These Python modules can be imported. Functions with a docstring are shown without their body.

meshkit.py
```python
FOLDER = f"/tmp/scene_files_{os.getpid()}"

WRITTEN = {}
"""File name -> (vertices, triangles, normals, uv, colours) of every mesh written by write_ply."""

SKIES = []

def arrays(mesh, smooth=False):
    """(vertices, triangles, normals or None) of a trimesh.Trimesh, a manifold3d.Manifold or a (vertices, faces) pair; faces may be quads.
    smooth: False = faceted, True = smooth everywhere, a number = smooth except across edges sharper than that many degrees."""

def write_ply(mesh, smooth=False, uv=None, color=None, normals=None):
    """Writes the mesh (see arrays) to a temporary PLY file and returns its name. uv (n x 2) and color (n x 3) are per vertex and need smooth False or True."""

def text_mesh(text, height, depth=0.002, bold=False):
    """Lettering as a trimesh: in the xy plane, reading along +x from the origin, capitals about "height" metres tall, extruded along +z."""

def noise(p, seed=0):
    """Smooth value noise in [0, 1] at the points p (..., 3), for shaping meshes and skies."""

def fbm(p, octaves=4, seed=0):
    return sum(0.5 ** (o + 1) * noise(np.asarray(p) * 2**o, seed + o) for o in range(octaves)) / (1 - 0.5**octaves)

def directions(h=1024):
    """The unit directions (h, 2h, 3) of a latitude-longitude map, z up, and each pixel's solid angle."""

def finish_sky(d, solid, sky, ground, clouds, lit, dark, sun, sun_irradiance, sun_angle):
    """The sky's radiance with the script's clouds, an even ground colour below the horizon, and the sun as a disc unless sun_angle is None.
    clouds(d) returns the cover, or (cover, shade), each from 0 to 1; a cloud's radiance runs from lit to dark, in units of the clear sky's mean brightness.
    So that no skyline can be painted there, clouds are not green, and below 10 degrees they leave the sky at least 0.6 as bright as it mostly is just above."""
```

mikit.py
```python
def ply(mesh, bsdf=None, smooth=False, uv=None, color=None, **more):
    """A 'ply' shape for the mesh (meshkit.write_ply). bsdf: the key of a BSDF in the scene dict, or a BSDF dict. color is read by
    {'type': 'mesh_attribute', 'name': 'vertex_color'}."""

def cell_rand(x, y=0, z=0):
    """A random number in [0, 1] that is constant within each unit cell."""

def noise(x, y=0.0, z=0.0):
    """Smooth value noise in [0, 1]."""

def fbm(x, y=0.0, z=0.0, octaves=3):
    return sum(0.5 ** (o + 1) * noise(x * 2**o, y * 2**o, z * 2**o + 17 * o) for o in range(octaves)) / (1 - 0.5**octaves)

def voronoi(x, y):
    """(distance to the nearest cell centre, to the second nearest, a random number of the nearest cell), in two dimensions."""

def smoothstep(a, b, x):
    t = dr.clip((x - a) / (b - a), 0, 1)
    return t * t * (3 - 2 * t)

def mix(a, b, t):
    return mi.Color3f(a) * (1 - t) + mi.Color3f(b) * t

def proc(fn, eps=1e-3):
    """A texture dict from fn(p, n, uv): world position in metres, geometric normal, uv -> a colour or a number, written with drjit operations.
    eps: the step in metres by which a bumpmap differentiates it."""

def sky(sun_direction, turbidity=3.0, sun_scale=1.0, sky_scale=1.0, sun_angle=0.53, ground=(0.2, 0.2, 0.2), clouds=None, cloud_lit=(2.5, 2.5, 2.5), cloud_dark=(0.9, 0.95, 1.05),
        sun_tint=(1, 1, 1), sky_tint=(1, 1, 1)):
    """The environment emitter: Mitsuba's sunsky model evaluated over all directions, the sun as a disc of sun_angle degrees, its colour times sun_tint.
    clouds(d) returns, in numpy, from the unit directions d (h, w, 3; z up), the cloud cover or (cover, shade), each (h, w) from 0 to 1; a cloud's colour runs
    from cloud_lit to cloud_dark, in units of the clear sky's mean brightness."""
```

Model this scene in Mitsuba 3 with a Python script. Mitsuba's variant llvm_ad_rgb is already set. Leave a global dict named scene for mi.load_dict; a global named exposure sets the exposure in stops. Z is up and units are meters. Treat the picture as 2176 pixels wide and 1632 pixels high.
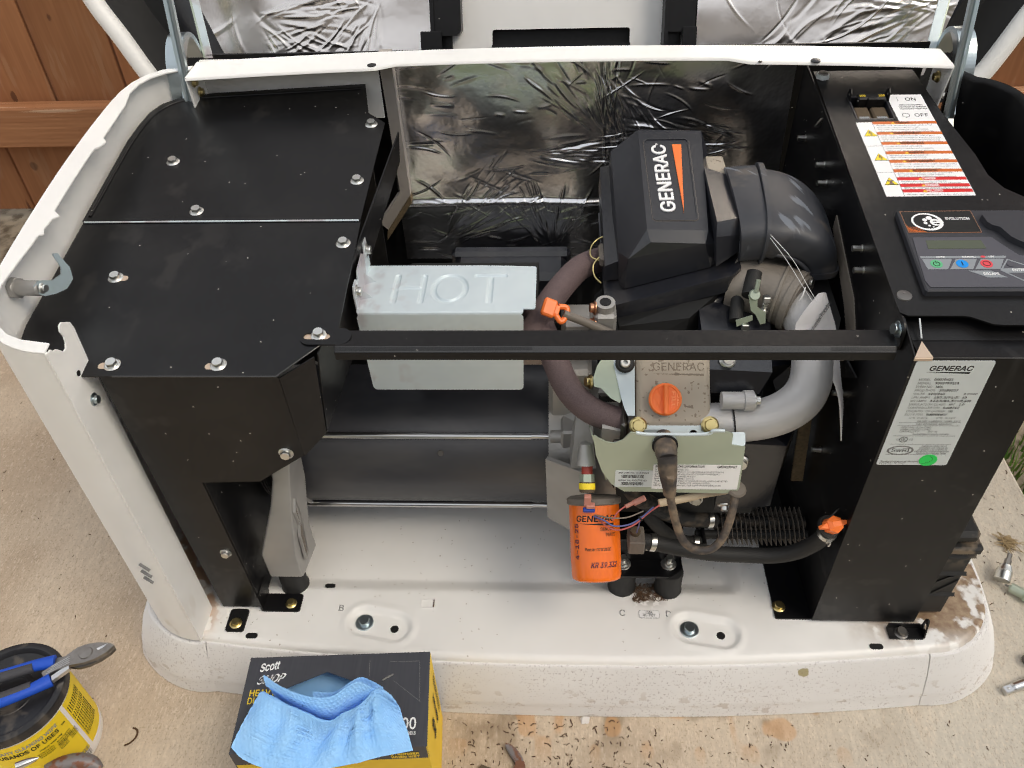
import math
import numpy as np, trimesh, manifold3d as m3, shapely
from shapely.geometry import Polygon, Point, LineString, box as sbox
from shapely.ops import unary_union
from shapely import affinity
import drjit as dr, mitsuba as mi
import mikit, meshkit
from mikit import proc, noise, fbm, voronoi, cell_rand, smoothstep, mix

T = mi.ScalarTransform4f
PI = math.pi
scene, labels = {}, {}

# ------------------------------------------------------------------ camera, sky, exposure
CAM = [-0.0115, -0.5948, 1.1341]
yaw, pitch, roll = math.radians(-3.80), math.radians(42.49), math.radians(2.46)
fw = np.array([math.sin(yaw) * math.cos(pitch), math.cos(yaw) * math.cos(pitch), -math.sin(pitch)])
rt = np.array([math.cos(yaw), -math.sin(yaw), 0.0])
dn = np.cross(fw, rt)
up = -(-math.sin(roll) * rt + math.cos(roll) * dn)
scene['camera'] = {'type': 'perspective', 'fov': math.degrees(2 * math.atan(1088 / 1755.6)), 'fov_axis': 'x', 'near_clip': 0.02, 'far_clip': 200.0,
                   'to_world': T().look_at(origin=CAM, target=(np.array(CAM) + fw).tolist(), up=up.tolist())}


def overcast(d):
    n = meshkit.fbm(d * 2.3 + 5, 4, 3)
    return np.clip(0.80 + 0.5 * n, 0, 1), np.clip(0.9 * n - 0.15, 0, 1)


scene['sky'] = mikit.sky((0.50, -0.30, 0.80), turbidity=3.5, sun_scale=0.26, sun_angle=26, sun_tint=(0.93, 0.98, 1.06), clouds=overcast, cloud_lit=(2.25, 2.3, 2.38), cloud_dark=(1.0, 1.03, 1.08))
exposure = 2.2


# ------------------------------------------------------------------ materials
def C(r, g=None, b=None):
    return {'type': 'rgb', 'value': [r, r, r] if g is None else [r, g, b]}


def pr(color, rough=0.5, metal=0.0, spec=0.5, **k):
    return {'type': 'principled', 'base_color': color if isinstance(color, dict) else C(*color) if isinstance(color, tuple) else C(color), 'roughness': rough if isinstance(rough, dict) else float(rough), 'metallic': float(metal), 'specular': float(spec), **k}


def mat(name, b, bump=None, scale=1.0, eps=1e-3):
    if bump is not None:
        b = {'type': 'bumpmap', 'arbitrary': proc(bump, eps), 'scale': float(scale), 'bsdf': b}
    scene['mat_' + name] = {'type': 'twosided', 'bsdf': b}
    return 'mat_' + name


def concrete_col(p, n, uv):
    a = fbm(p.x * 5, p.y * 5, 0, 4)
    streak = fbm(p.x * 330, p.y * 55, 3, 3)
    fine = fbm(p.x * 420, p.y * 420, 9, 2)
    c = mix((0.445, 0.355, 0.262), (0.54, 0.450, 0.345), smoothstep(0.3, 0.7, a))
    c = mix(c, (0.51, 0.475, 0.405), smoothstep(0.1, 0.6, p.x) * 0.85)
    c = c * (0.84 + 0.32 * (0.55 * streak + 0.45 * fine))
    pit = smoothstep(0.62, 0.80, fbm(p.x * 640 + 7, p.y * 330, 1, 2))
    c = mix(c, (0.29, 0.215, 0.14), pit * 0.4)
    c = mix(c, (0.66, 0.57, 0.46), smoothstep(0.64, 0.80, fbm(p.x * 520, p.y * 190 + 3, 5, 2)) * 0.45)
    near = smoothstep(-0.135, -0.06, p.y) * smoothstep(-0.17, -0.12, p.x) * (1 - smoothstep(0.3, 0.55, p.x))
    st = smoothstep(0.52, 0.70, fbm(p.x * 28, p.y * 28, 4, 3))
    c = mix(c, (0.16, 0.11, 0.065), st * 0.55 * near)
    rust = smoothstep(0.60, 0.72, noise(p.x * 42 + 3, p.y * 30, 8)) * near
    return mix(c, (0.50, 0.26, 0.10), rust * 0.5)


M = {}
M['concrete'] = mat('concrete', pr(proc(concrete_col), 0.9, 0, 0.25), lambda p, n, uv: fbm(p.x * 300, p.y * 40, 3, 3) + 0.5 * fbm(p.x * 300, p.y * 300, 1, 2), 0.0016)


def soil_col(p, n, uv):
    a = fbm(p.x * 30, p.y * 30, 2, 4)
    c = mix((0.10, 0.075, 0.05), (0.28, 0.235, 0.175), smoothstep(0.3, 0.7, a))
    g = smoothstep(0.30, 0.45, fbm(p.x * 3, p.y * 3, 6, 3)) * smoothstep(1.74, 1.85, -p.y)
    return mix(c, mix((0.10, 0.17, 0.04), (0.20, 0.27, 0.08), fbm(p.x * 40, p.y * 40, 1, 3)), g)


M['soil'] = mat('soil', pr(proc(soil_col), 0.95, 0, 0.2), lambda p, n, uv: fbm(p.x * 60, p.y * 60, 2, 4), 0.012)


def wood_col(p, n, uv):
    b = dr.floor((p.x + 1.432) / 0.187)
    r = cell_rand(b, 3)
    g = fbm(p.x * 170 + r * 50, p.y * 20, p.z * 6 + r * 9, 4)
    g2 = fbm(p.x * 9 + r * 31, 0, p.z * 2 + r, 3)
    c = mix((0.225, 0.088, 0.036), (0.40, 0.185, 0.085), 0.55 * g + 0.6 * g2 - 0.08)
    c = c * (0.82 + 0.36 * r)
    knot = smoothstep(0.90, 0.95, noise(p.x * 30 + r * 20, 0, p.z * 16))
    c = mix(c, (0.06, 0.022, 0.01), knot * 0.7)
    wear = smoothstep(0.60, 0.72, fbm(p.x * 60, 3, p.z * 8, 3)) * smoothstep(0.55, 0.4, p.z)
    return mix(c, (0.40, 0.25, 0.15), wear * 0.25)


M['board'] = mat('board', pr(proc(wood_col), 0.7, 0, 0.3), lambda p, n, uv: fbm(p.x * 160, p.y * 30, p.z * 8, 3), 0.0015)


def rail_col(p, n, uv):
    g = fbm(p.x * 6, p.y * 120, p.z * 120, 4)
    c = mix((0.255, 0.105, 0.045), (0.44, 0.215, 0.105), g)
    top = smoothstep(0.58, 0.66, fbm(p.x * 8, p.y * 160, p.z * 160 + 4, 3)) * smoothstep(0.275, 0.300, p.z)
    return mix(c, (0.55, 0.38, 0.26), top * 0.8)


M['fence_rail'] = mat('fence_rail', pr(proc(rail_col), 0.7, 0, 0.3), lambda p, n, uv: fbm(p.x * 8, p.y * 200, p.z * 200, 3), 0.0012)


def white_col(p, n, uv):
    a = fbm(p.x * 14, p.y * 14, p.z * 14, 3)
    c = mix((0.74, 0.735, 0.71), (0.80, 0.795, 0.775), a)
    low = smoothstep(0.56, 0.72, fbm(p.x * 50, p.y * 50, p.z * 18, 3)) * smoothstep(0.22, 0.10, p.z)
    return mix(c, (0.45, 0.36, 0.25), low * 0.35)


M['white'] = mat('white', pr(proc(white_col), 0.38, 0, 0.5), lambda p, n, uv: noise(p.x * 700, p.y * 700, p.z * 700), 0.00012, 3e-4)


def pan_col(p, n, uv):
    c = mix((0.74, 0.73, 0.70), (0.79, 0.785, 0.765), fbm(p.x * 12, p.y * 12, 0, 3))
    f = fbm(p.x * 45, p.y * 45, 3, 4)
    reg = smoothstep(0.415, 0.50, p.x + 0.05 * f) * smoothstep(-0.01, 0.045, p.y)
    k = smoothstep(0.36, 0.52, f + 0.25 * (fbm(p.x * 9, p.y * 9, 4, 2) - 0.5)) * reg
    c = mix(c, mix((0.17, 0.10, 0.055), (0.40, 0.30, 0.20), fbm(p.x * 150, p.y * 150, 1, 3)), k)
    l = smoothstep(-0.462, -0.495, p.x + 0.03 * f) * smoothstep(0.0, 0.03, p.y)
    c = mix(c, (0.42, 0.22, 0.10), l * smoothstep(0.38, 0.5, f) * 0.8)
    foot = smoothstep(0.035, 0.0, dr.abs(p.x - 0.126)) * smoothstep(0.03, 0.0, dr.abs(p.y - 0.085))
    c = mix(c, (0.12, 0.08, 0.05), foot * smoothstep(0.35, 0.5, fbm(p.x * 160, p.y * 160, 7, 2)))
    sp = smoothstep(0.9965, 0.997, cell_rand(dr.floor(p.x * 620), dr.floor(p.y * 620), 5)) * smoothstep(0.4, 0.7, noise(p.x * 9, p.y * 9, 3))
    return mix(c, (0.25, 0.19, 0.13), sp * 0.7)


M['pan'] = mat('pan', pr(proc(pan_col), 0.36, 0, 0.5))


def skirt_col(p, n, uv):
    c = mix((0.63, 0.615, 0.60), (0.74, 0.735, 0.72), fbm(p.x * 9, p.y * 9, p.z * 14, 4))
    sp = smoothstep(0.58, 0.82, fbm(p.x * 520, p.y * 520, p.z * 300, 3)) * smoothstep(0.3, 0.6, fbm(p.x * 14, p.y * 14, p.z * 9, 2))
    c = mix(c, (0.36, 0.32, 0.31), sp * 0.8)
    scuff = smoothstep(0.62, 0.70, fbm(p.x * 70, p.y * 70, p.z * 90, 4)) * smoothstep(0.075, 0.02, p.z)
    c = mix(c, (0.40, 0.34, 0.28), scuff * 0.5)
    dotd = dr.sqrt(dr.square(p.x - 0.329) + dr.square((p.z - 0.078) * 1.2))
    return mix(c, (0.30, 0.25, 0.10), smoothstep(0.0105, 0.0085, dotd + 0.003 * noise(p.x * 300, p.z * 300, 2)) * 0.85)


M['skirt'] = mat('skirt', pr(proc(skirt_col), 0.6, 0, 0.4))


def black_col(p, n, uv):
    d = fbm(p.x * 11, p.y * 11, p.z * 11, 4)
    c = mix((0.0030, 0.0030, 0.0038), (0.0075, 0.0072, 0.0076), smoothstep(0.42, 0.72, d))
    du = smoothstep(0.60, 0.75, fbm(p.x * 33, p.y * 24, p.z * 30, 4)) * smoothstep(0.4, 0.7, noise(p.x * 6, p.y * 6, p.z * 6))
    c = mix(c, (0.05, 0.046, 0.042), du * 0.22)
    cx, cy, cz = dr.floor(p.x * 700), dr.floor(p.y * 700), dr.floor(p.z * 700)
    s = smoothstep(0.9996, 0.9997, cell_rand(cx, cy, cz))
    sm = smoothstep(0.55, 0.8, fbm(p.x * 60 + p.y * 25, p.y * 9, p.z * 9, 4)) * smoothstep(0.55, 0.75, noise(p.x * 5 + 3, p.y * 5, p.z * 5))
    c = mix(c, (0.055, 0.055, 0.055), sm * 0.45)
    return mix(c, (0.5, 0.47, 0.42), s * 0.9)


M['black'] = mat('black', pr(proc(black_col), proc(lambda p, n, uv: 0.30 + 0.16 * fbm(p.x * 14, p.y * 14, p.z * 14, 3)), 0, 0.34))
M['black_edge'] = mat('black_edge', pr(0.02, 0.22, 0, 0.9))
M['black_gloss'] = mat('black_gloss', pr((0.008, 0.009, 0.013), 0.22, 0, 0.8))
M['orange_light'] = mat('orange_light', pr((0.95, 0.33, 0.12), 0.45, 0, 0.5))
M['black_in'] = mat('black_in', pr(0.010, 0.5, 0, 0.3))


def plastic_col(p, n, uv):
    d = fbm(p.x * 18, p.y * 12, p.z * 18, 4)
    c = mix((0.0095, 0.0105, 0.0150), (0.0170, 0.0180, 0.0235), d)
    du = smoothstep(0.54, 0.72, fbm(p.x * 40 + 4, p.y * 16, p.z * 30, 4))
    return mix(c, (0.085, 0.07, 0.055), du * 0.13)


M['plastic'] = mat('plastic', pr(proc(plastic_col), 0.33, 0, 0.75), lambda p, n, uv: noise(p.x * 900, p.y * 900, p.z * 900), 0.0001, 3e-4)


def rubber_col(p, n, uv):
    d = fbm(p.x * 20, p.y * 20, p.z * 20, 4)
    c = mix((0.026, 0.028, 0.035), (0.060, 0.063, 0.072), d)
    du = smoothstep(0.58, 0.80, fbm(p.x * 26, p.y * 40, p.z * 26, 4))
    c = mix(c, (0.17, 0.14, 0.11), du * 0.35)
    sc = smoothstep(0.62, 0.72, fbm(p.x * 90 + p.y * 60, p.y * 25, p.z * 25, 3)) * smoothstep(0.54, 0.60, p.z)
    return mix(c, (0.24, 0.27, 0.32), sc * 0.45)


M['duct'] = mat('duct', pr(proc(rubber_col), 0.45, 0, 0.4))
M['cast_tan'] = mat('cast_tan', pr(proc(lambda p, n, uv: mix((0.17, 0.15, 0.13), (0.27, 0.24, 0.205), fbm(p.x * 40, p.y * 40, p.z * 40, 3))), 0.5, 0.3, 0.5), lambda p, n, uv: fbm(p.x * 420, p.y * 420, p.z * 420, 2), 0.0003, 5e-4)
M['dusty_dark'] = mat('dusty_dark', pr((0.20, 0.165, 0.125), 0.7))
M['rubber'] = mat('rubber', pr(0.022, 0.6, 0, 0.3))
M['hose'] = mat('hose', pr(proc(lambda p, n, uv: mix((0.02, 0.02, 0.02), (0.12, 0.095, 0.07), smoothstep(0.45, 0.75, fbm(p.x * 60, p.y * 60, p.z * 60, 3)))), 0.6, 0, 0.3))
M['lead'] = mat('lead', pr(proc(lambda p, n, uv: mix((0.050, 0.045, 0.044), (0.20, 0.15, 0.105), smoothstep(0.35, 0.75, fbm(p.x * 70, p.y * 70, p.z * 60, 4)))), 0.6, 0, 0.3))


def galv_col(p, n, uv):
    d = fbm(p.x * 22, p.y * 22, p.z * 22, 3)
    c = mix((0.52, 0.60, 0.64), (0.62, 0.70, 0.73), d)
    st = smoothstep(0.56, 0.7, fbm(p.x * 55, p.y * 55, p.z * 40, 3)) * smoothstep(-0.16, -0.24, p.x)
    c = mix(c, (0.42, 0.36, 0.36), st * 0.5)
    ht = smoothstep(0.50, 0.62, fbm(p.x * 40, p.y * 30, p.z * 20 + 3, 4)) * smoothstep(-0.205, -0.235, p.x + 0.02 * noise(p.x * 90, p.y * 90)) * smoothstep(0.5, 0.53, p.z)
    c = mix(c, (0.36, 0.29, 0.31), ht * 0.6)
    return c


M['galv'] = mat('galv', pr(proc(galv_col), 0.45, 0.30, 0.5))
M['galv_green'] = mat('galv_green', pr(proc(lambda p, n, uv: mix((0.37, 0.43, 0.345), (0.47, 0.53, 0.43), fbm(p.x * 18, p.y * 18, p.z * 18, 3))), 0.36, 0.45, 0.5))
M['steel'] = mat('steel', pr(0.62, 0.24, 1.0))
M['zinc'] = mat('zinc', pr((0.66, 0.66, 0.63), 0.30, 1.0))
M['zinc_blue'] = mat('zinc_blue', pr((0.48, 0.55, 0.58), 0.30, 1.0))
M['brass'] = mat('brass', pr((0.62, 0.51, 0.24), 0.30, 1.0))
M['copper'] = mat('copper', pr((0.60, 0.30, 0.18), 0.35, 1.0))
M['dark_steel'] = mat('dark_steel', pr((0.20, 0.19, 0.18), 0.38, 1.0))


def cast_bump(p, n, uv):
    return fbm(p.x * 420, p.y * 420, p.z * 420, 2)


M['cast'] = mat('cast', pr(proc(lambda p, n, uv: mix((0.34, 0.33, 0.315), (0.46, 0.45, 0.43), fbm(p.x * 24, p.y * 24, p.z * 24, 3))), 0.48, 0.55, 0.5), cast_bump, 0.0003, 5e-4)


def dusty_col(p, n, uv):
    c = mix((0.33, 0.29, 0.235), (0.44, 0.385, 0.31), fbm(p.x * 26, p.y * 26, p.z * 26, 3))
    s = smoothstep(0.66, 0.76, fbm(p.x * 260, p.y * 260, p.z * 260, 2))
    return mix(c, (0.15, 0.11, 0.08), s * 0.7)


M['dusty'] = mat('dusty', pr(proc(dusty_col), 0.6, 0.15, 0.4), cast_bump, 0.00035, 5e-4)
M['pipe_gray'] = mat('pipe_gray', pr(proc(lambda p, n, uv: mix((0.43, 0.42, 0.415), (0.54, 0.535, 0.53), fbm(p.x * 30, p.y * 30, p.z * 30, 4))), 0.5, 0.35, 0.5), cast_bump, 0.00035, 5e-4)
M['exhaust'] = mat('exhaust', pr(proc(lambda p, n, uv: mix((0.088, 0.062, 0.064), (0.155, 0.112, 0.112), 0.4 * fbm(p.x * 20, p.y * 20, p.z * 20, 3) + 0.6 * noise(p.x * 900, p.y * 900, p.z * 900))), 0.72, 0.1, 0.35))
M['can_black'] = mat('can_black', pr(proc(lambda p, n, uv: mix((0.022, 0.023, 0.030), (0.040, 0.039, 0.043), smoothstep(0.4, 0.75, fbm(p.x * 9, p.y * 20, p.z * 20, 4)))), 0.46, 0, 1.0))
M['orange'] = mat('orange', pr((0.86, 0.185, 0.035), 0.42, 0, 0.5))
M['orange_gloss'] = mat('orange_gloss', pr((0.80, 0.155, 0.012), 0.22, 0, 0.55))
M['ink'] = mat('ink', pr(0.015, 0.6, 0, 0.3))
M['ink_gray'] = mat('ink_gray', pr(0.16, 0.6, 0, 0.3))
M['ink_purple'] = mat('ink_purple', pr((0.08, 0.02, 0.05), 0.6, 0, 0.3))
M['label_white'] = mat('label_white', pr(0.80, 0.42, 0, 0.45))
M['label_gray'] = mat('label_gray', pr((0.60, 0.645, 0.655), 0.38, 0.1, 0.5))
M['stripe_orange'] = mat('stripe_orange', pr((0.56, 0.13, 0.022), 0.42, 0, 0.45))
M['stripe_red'] = mat('stripe_red', pr((0.60, 0.02, 0.02), 0.42, 0, 0.45))
M['yellow'] = mat('yellow', pr((0.85, 0.66, 0.03), 0.45, 0, 0.45))
M['yellow_card'] = mat('yellow_card', pr((0.62, 0.42, 0.03), 0.55, 0, 0.4))
M['green'] = mat('green', pr((0.02, 0.62, 0.10), 0.45, 0, 0.45))
M['btn_green'] = mat('btn_green', pr((0.10, 0.42, 0.20), 0.4))
M['btn_blue'] = mat('btn_blue', pr((0.0, 0.24, 0.70), 0.4))
M['btn_red'] = mat('btn_red', pr((0.66, 0.06, 0.08), 0.4))
M['key_gray'] = mat('key_gray', pr((0.23, 0.25, 0.27), 0.4))
M['key_dark'] = mat('key_dark', pr((0.07, 0.07, 0.085), 0.42))
M['lcd'] = mat('lcd', pr((0.055, 0.065, 0.035), 0.12, 0, 0.6))
M['print_white'] = mat('print_white', pr(0.80, 0.5))
M['print_gold'] = mat('print_gold', pr((0.75, 0.52, 0.03), 0.5))
M['ctrl'] = mat('ctrl', pr((0.032, 0.033, 0.040), 0.42, 0, 0.45))
M['brown'] = mat('brown', pr((0.10, 0.075, 0.05), 0.85, 0, 0.2))
M['foam'] = mat('foam', pr((0.36, 0.33, 0.30), 0.95, 0, 0.1))
M['foam_dark'] = mat('foam_dark', pr(proc(lambda p, n, uv: mix((0.09, 0.07, 0.045), (0.20, 0.15, 0.09), fbm(p.x * 300, p.y * 300, p.z * 300, 2))), 0.95, 0, 0.1))
M['foil'] = mat('foil', {'type': 'roughconductor', 'material': 'Al', 'distribution': 'ggx', 'alpha': 0.07, 'specular_reflectance': C(0.84, 0.81, 0.78)})
M['foil_dark'] = mat('foil_dark', {'type': 'roughconductor', 'material': 'Al', 'distribution': 'ggx', 'alpha': 0.055, 'specular_reflectance': C(0.82, 0.83, 0.85)})
M['gusset'] = mat('gusset', pr((0.60, 0.47, 0.36), 0.45, 0.5))
M['paper'] = mat('paper', pr((0.66, 0.635, 0.63), 0.7, 0, 0.3))
M['towel'] = mat('towel', pr(proc(lambda p, n, uv: mix((0.24, 0.50, 0.86), (0.34, 0.60, 0.91), fbm(p.x * 60, p.y * 60, p.z * 60, 2))), 0.8, 0, 0.2, sheen=0.4), lambda p, n, uv: fbm(p.x * 600, p.y * 600, p.z * 600, 2), 0.0002, 4e-4)
M['card'] = mat('card', pr(proc(lambda p, n, uv: mix((0.040, 0.042, 0.052), (0.060, 0.061, 0.070), fbm(p.x * 400, p.y * 20, p.z * 20, 2))), 0.5, 0, 0.4))
M['grip_blue'] = mat('grip_blue', pr((0.012, 0.075, 0.48), 0.5, 0, 0.4))
M['grip_gray'] = mat('grip_gray', pr((0.055, 0.055, 0.062), 0.6, 0, 0.3))
M['tool'] = mat('tool', pr(proc(lambda p, n, uv: mix((0.20, 0.185, 0.17), (0.34, 0.32, 0.30), fbm(p.x * 120, p.y * 120, p.z * 60, 3))), 0.38, 0.9))
M['rusty'] = mat('rusty', pr(proc(lambda p, n, uv: mix((0.22, 0.20, 0.20), (0.20, 0.09, 0.055), smoothstep(0.4, 0.6, fbm(p.x * 120, p.y * 120, p.z * 120, 3)))), 0.55, 0.5))
M['tub'] = mat('tub', pr((0.72, 0.70, 0.68), 0.45, 0, 0.4))
M['tub_yellow'] = mat('tub_yellow', pr((0.74, 0.55, 0.012), 0.42, 0, 0.45))
M['tub_lid'] = mat('tub_lid', pr(proc(lambda p, n, uv: mix((0.014, 0.014, 0.016), (0.07, 0.06, 0.05), smoothstep(0.55, 0.8, fbm(p.x * 50, p.y * 50, 0, 4)))), 0.42, 0, 0.45))
M['battery'] = mat('battery', pr(proc(lambda p, n, uv: mix((0.018, 0.018, 0.018), (0.17, 0.13, 0.09), smoothstep(0.5, 0.72, fbm(p.x * 60, p.y * 60, p.z * 60, 3)) * smoothstep(0.2, 0.26, p.z))), 0.5, 0, 0.4))
M['grass'] = mat('grass', pr(proc(lambda p, n, uv: mix((0.06, 0.15, 0.02), (0.16, 0.26, 0.05), noise(p.x * 70, p.y * 70, 1))), 0.6, 0, 0.3))
M['straw'] = mat('straw', pr((0.36, 0.27, 0.15), 0.8, 0, 0.2))
M['twig'] = mat('twig', pr((0.085, 0.05, 0.028), 0.85, 0, 0.2))
M['red_plastic'] = mat('red_plastic', pr((0.34, 0.045, 0.03), 0.45))
M['wire_red'] = mat('wire_red', pr((0.45, 0.10, 0.09), 0.5))
M['wire_blue'] = mat('wire_blue', pr((0.10, 0.11, 0.28), 0.5))
M['wire_gray'] = mat('wire_gray', pr((0.20, 0.17, 0.14), 0.5))
M['sleeve'] = mat('sleeve', pr((0.48, 0.39, 0.27), 0.7))
M['conn_blue'] = mat('conn_blue', pr((0.02, 0.05, 0.30), 0.5))
M['conn_pink'] = mat('conn_pink', pr((0.50, 0.22, 0.17), 0.5))
M['sensor'] = mat('sensor', pr((0.15, 0.13, 0.11), 0.6))

# ------------------------------------------------------------------ scene helpers
taken = {}
reserved = set()


def key_for(name):
    k = taken.get(name, -1) + 1
    taken[name] = k
    return name if k == 0 else f'{name}_{k:03d}'


def add(name, mesh, m, smooth=30, uv=None, **lab):
    """One entry of the scene. name may hold a parent's key: parent__part."""
    k = name if name in reserved and name not in scene else key_for(name)
    scene[k] = mikit.ply(mesh, M[m], smooth, uv=uv)
    if lab:
        labels[k] = lab
    return k


def thing(name, label, category, group=None):
    k = key_for(name)
    reserved.add(k)
    labels[k] = {'label': label, 'category': category}
    if group:
        labels[k]['group'] = group
    return k


def V(*a):
    return np.array(a, float)


def unit(v):
    v = np.asarray(v, float)
    return v / np.linalg.norm(v)


def cat(*ms):
    ms = [x for m in ms for x in (m if isinstance(m, (list, tuple)) else [m])]
    return trimesh.util.concatenate(ms)


def frame(o, u, v, n=None):
    """4x4 matrix of a local frame: x along u, y along v, z along n (both given lengths kept)."""
    u, v = np.asarray(u, float), np.asarray(v, float)
    n = unit(np.cross(u, v)) if n is None else np.asarray(n, float)
    A = np.eye(4)
    A[:3, 0], A[:3, 1], A[:3, 2], A[:3, 3] = u, v, n, o
    return A


def moved(m, A):
    m = m.copy()
    m.apply_transform(A)
    return m


def axis_frame(o, n, ref=None):
    n = unit(n)
    ref = V(0, 0, 1) if ref is None else np.asarray(ref, float)
    if abs(n @ unit(ref)) > 0.95:
        ref = V(0, 1, 0)
    u = unit(np.cross(ref, n))
    return frame(o, u, np.cross(n, u), n)


def hull(pts):
    return trimesh.convex.convex_hull(np.asarray(pts, float))


def box(x0, x1, y0, y1, z0, z1, b=0.0):
    if b <= 0:
        m = trimesh.creation.box([x1 - x0, y1 - y0, z1 - z0])
        m.apply_translation([(x0 + x1) / 2, (y0 + y1) / 2, (z0 + z1) / 2])
        return m
    P = []
    for X in ((x0, x1)):
        for Y in ((y0, y1)):
            for Z in ((z0, z1)):
                sx, sy, sz = (1 if X == x0 else -1), (1 if Y == y0 else -1), (1 if Z == z0 else -1)
                P += [(X + sx * b, Y + sy * b, Z), (X + sx * b, Y, Z + sz * b), (X, Y + sy * b, Z + sz * b)]
    return hull(P)


def ext(poly, h, A=None):
    if not isinstance(poly, shapely.geometry.base.BaseGeometry):
        poly = Polygon(poly)
    poly = shapely.make_valid(poly)
    m = cat([trimesh.creation.extrude_polygon(g, h, engine='earcut') for g in getattr(poly, 'geoms', [poly]) if g.geom_type == 'Polygon'])
    return m if A is None else moved(m, A)


def rnd(poly, r, q=4):
    """Round the corners of a polygon."""
    p = poly if isinstance(poly, shapely.geometry.base.BaseGeometry) else Polygon(poly)
    return p.buffer(-r, join_style=2).buffer(r, quad_segs=q)


def plate(pts, t, r=0.0):
    """A flat sheet through 3D points, thickness t towards its normal (counter-clockwise side)."""
    P = np.asarray(pts, float)
    n = np.zeros(3)
    for i in range(len(P)):
        n += np.cross(P[i], P[(i + 1) % len(P)])
    n = unit(n)
    u = unit(P[1] - P[0])
    v = np.cross(n, u)
    q = Polygon([((p - P[0]) @ u, (p - P[0]) @ v) for p in P])
    if r:
        q = rnd(q, r)
    return ext(q, t, frame(P[0], u, v, n))


def spline(pts, n=12):
    P = np.asarray(pts, float)
    E = np.vstack([2 * P[0] - P[1], P, 2 * P[-1] - P[-2]])
    out = []
    for i in range(1, len(E) - 2):
        a, b, c, d = E[i - 1], E[i], E[i + 1], E[i + 2]
        for t in np.linspace(0, 1, n, endpoint=False):
            out.append(0.5 * (2 * b + (c - a) * t + (2 * a - 5 * b + 4 * c - d) * t * t + (3 * b - a - 3 * c + d) * t ** 3))
    return np.vstack(out + [P[-1]])


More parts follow.
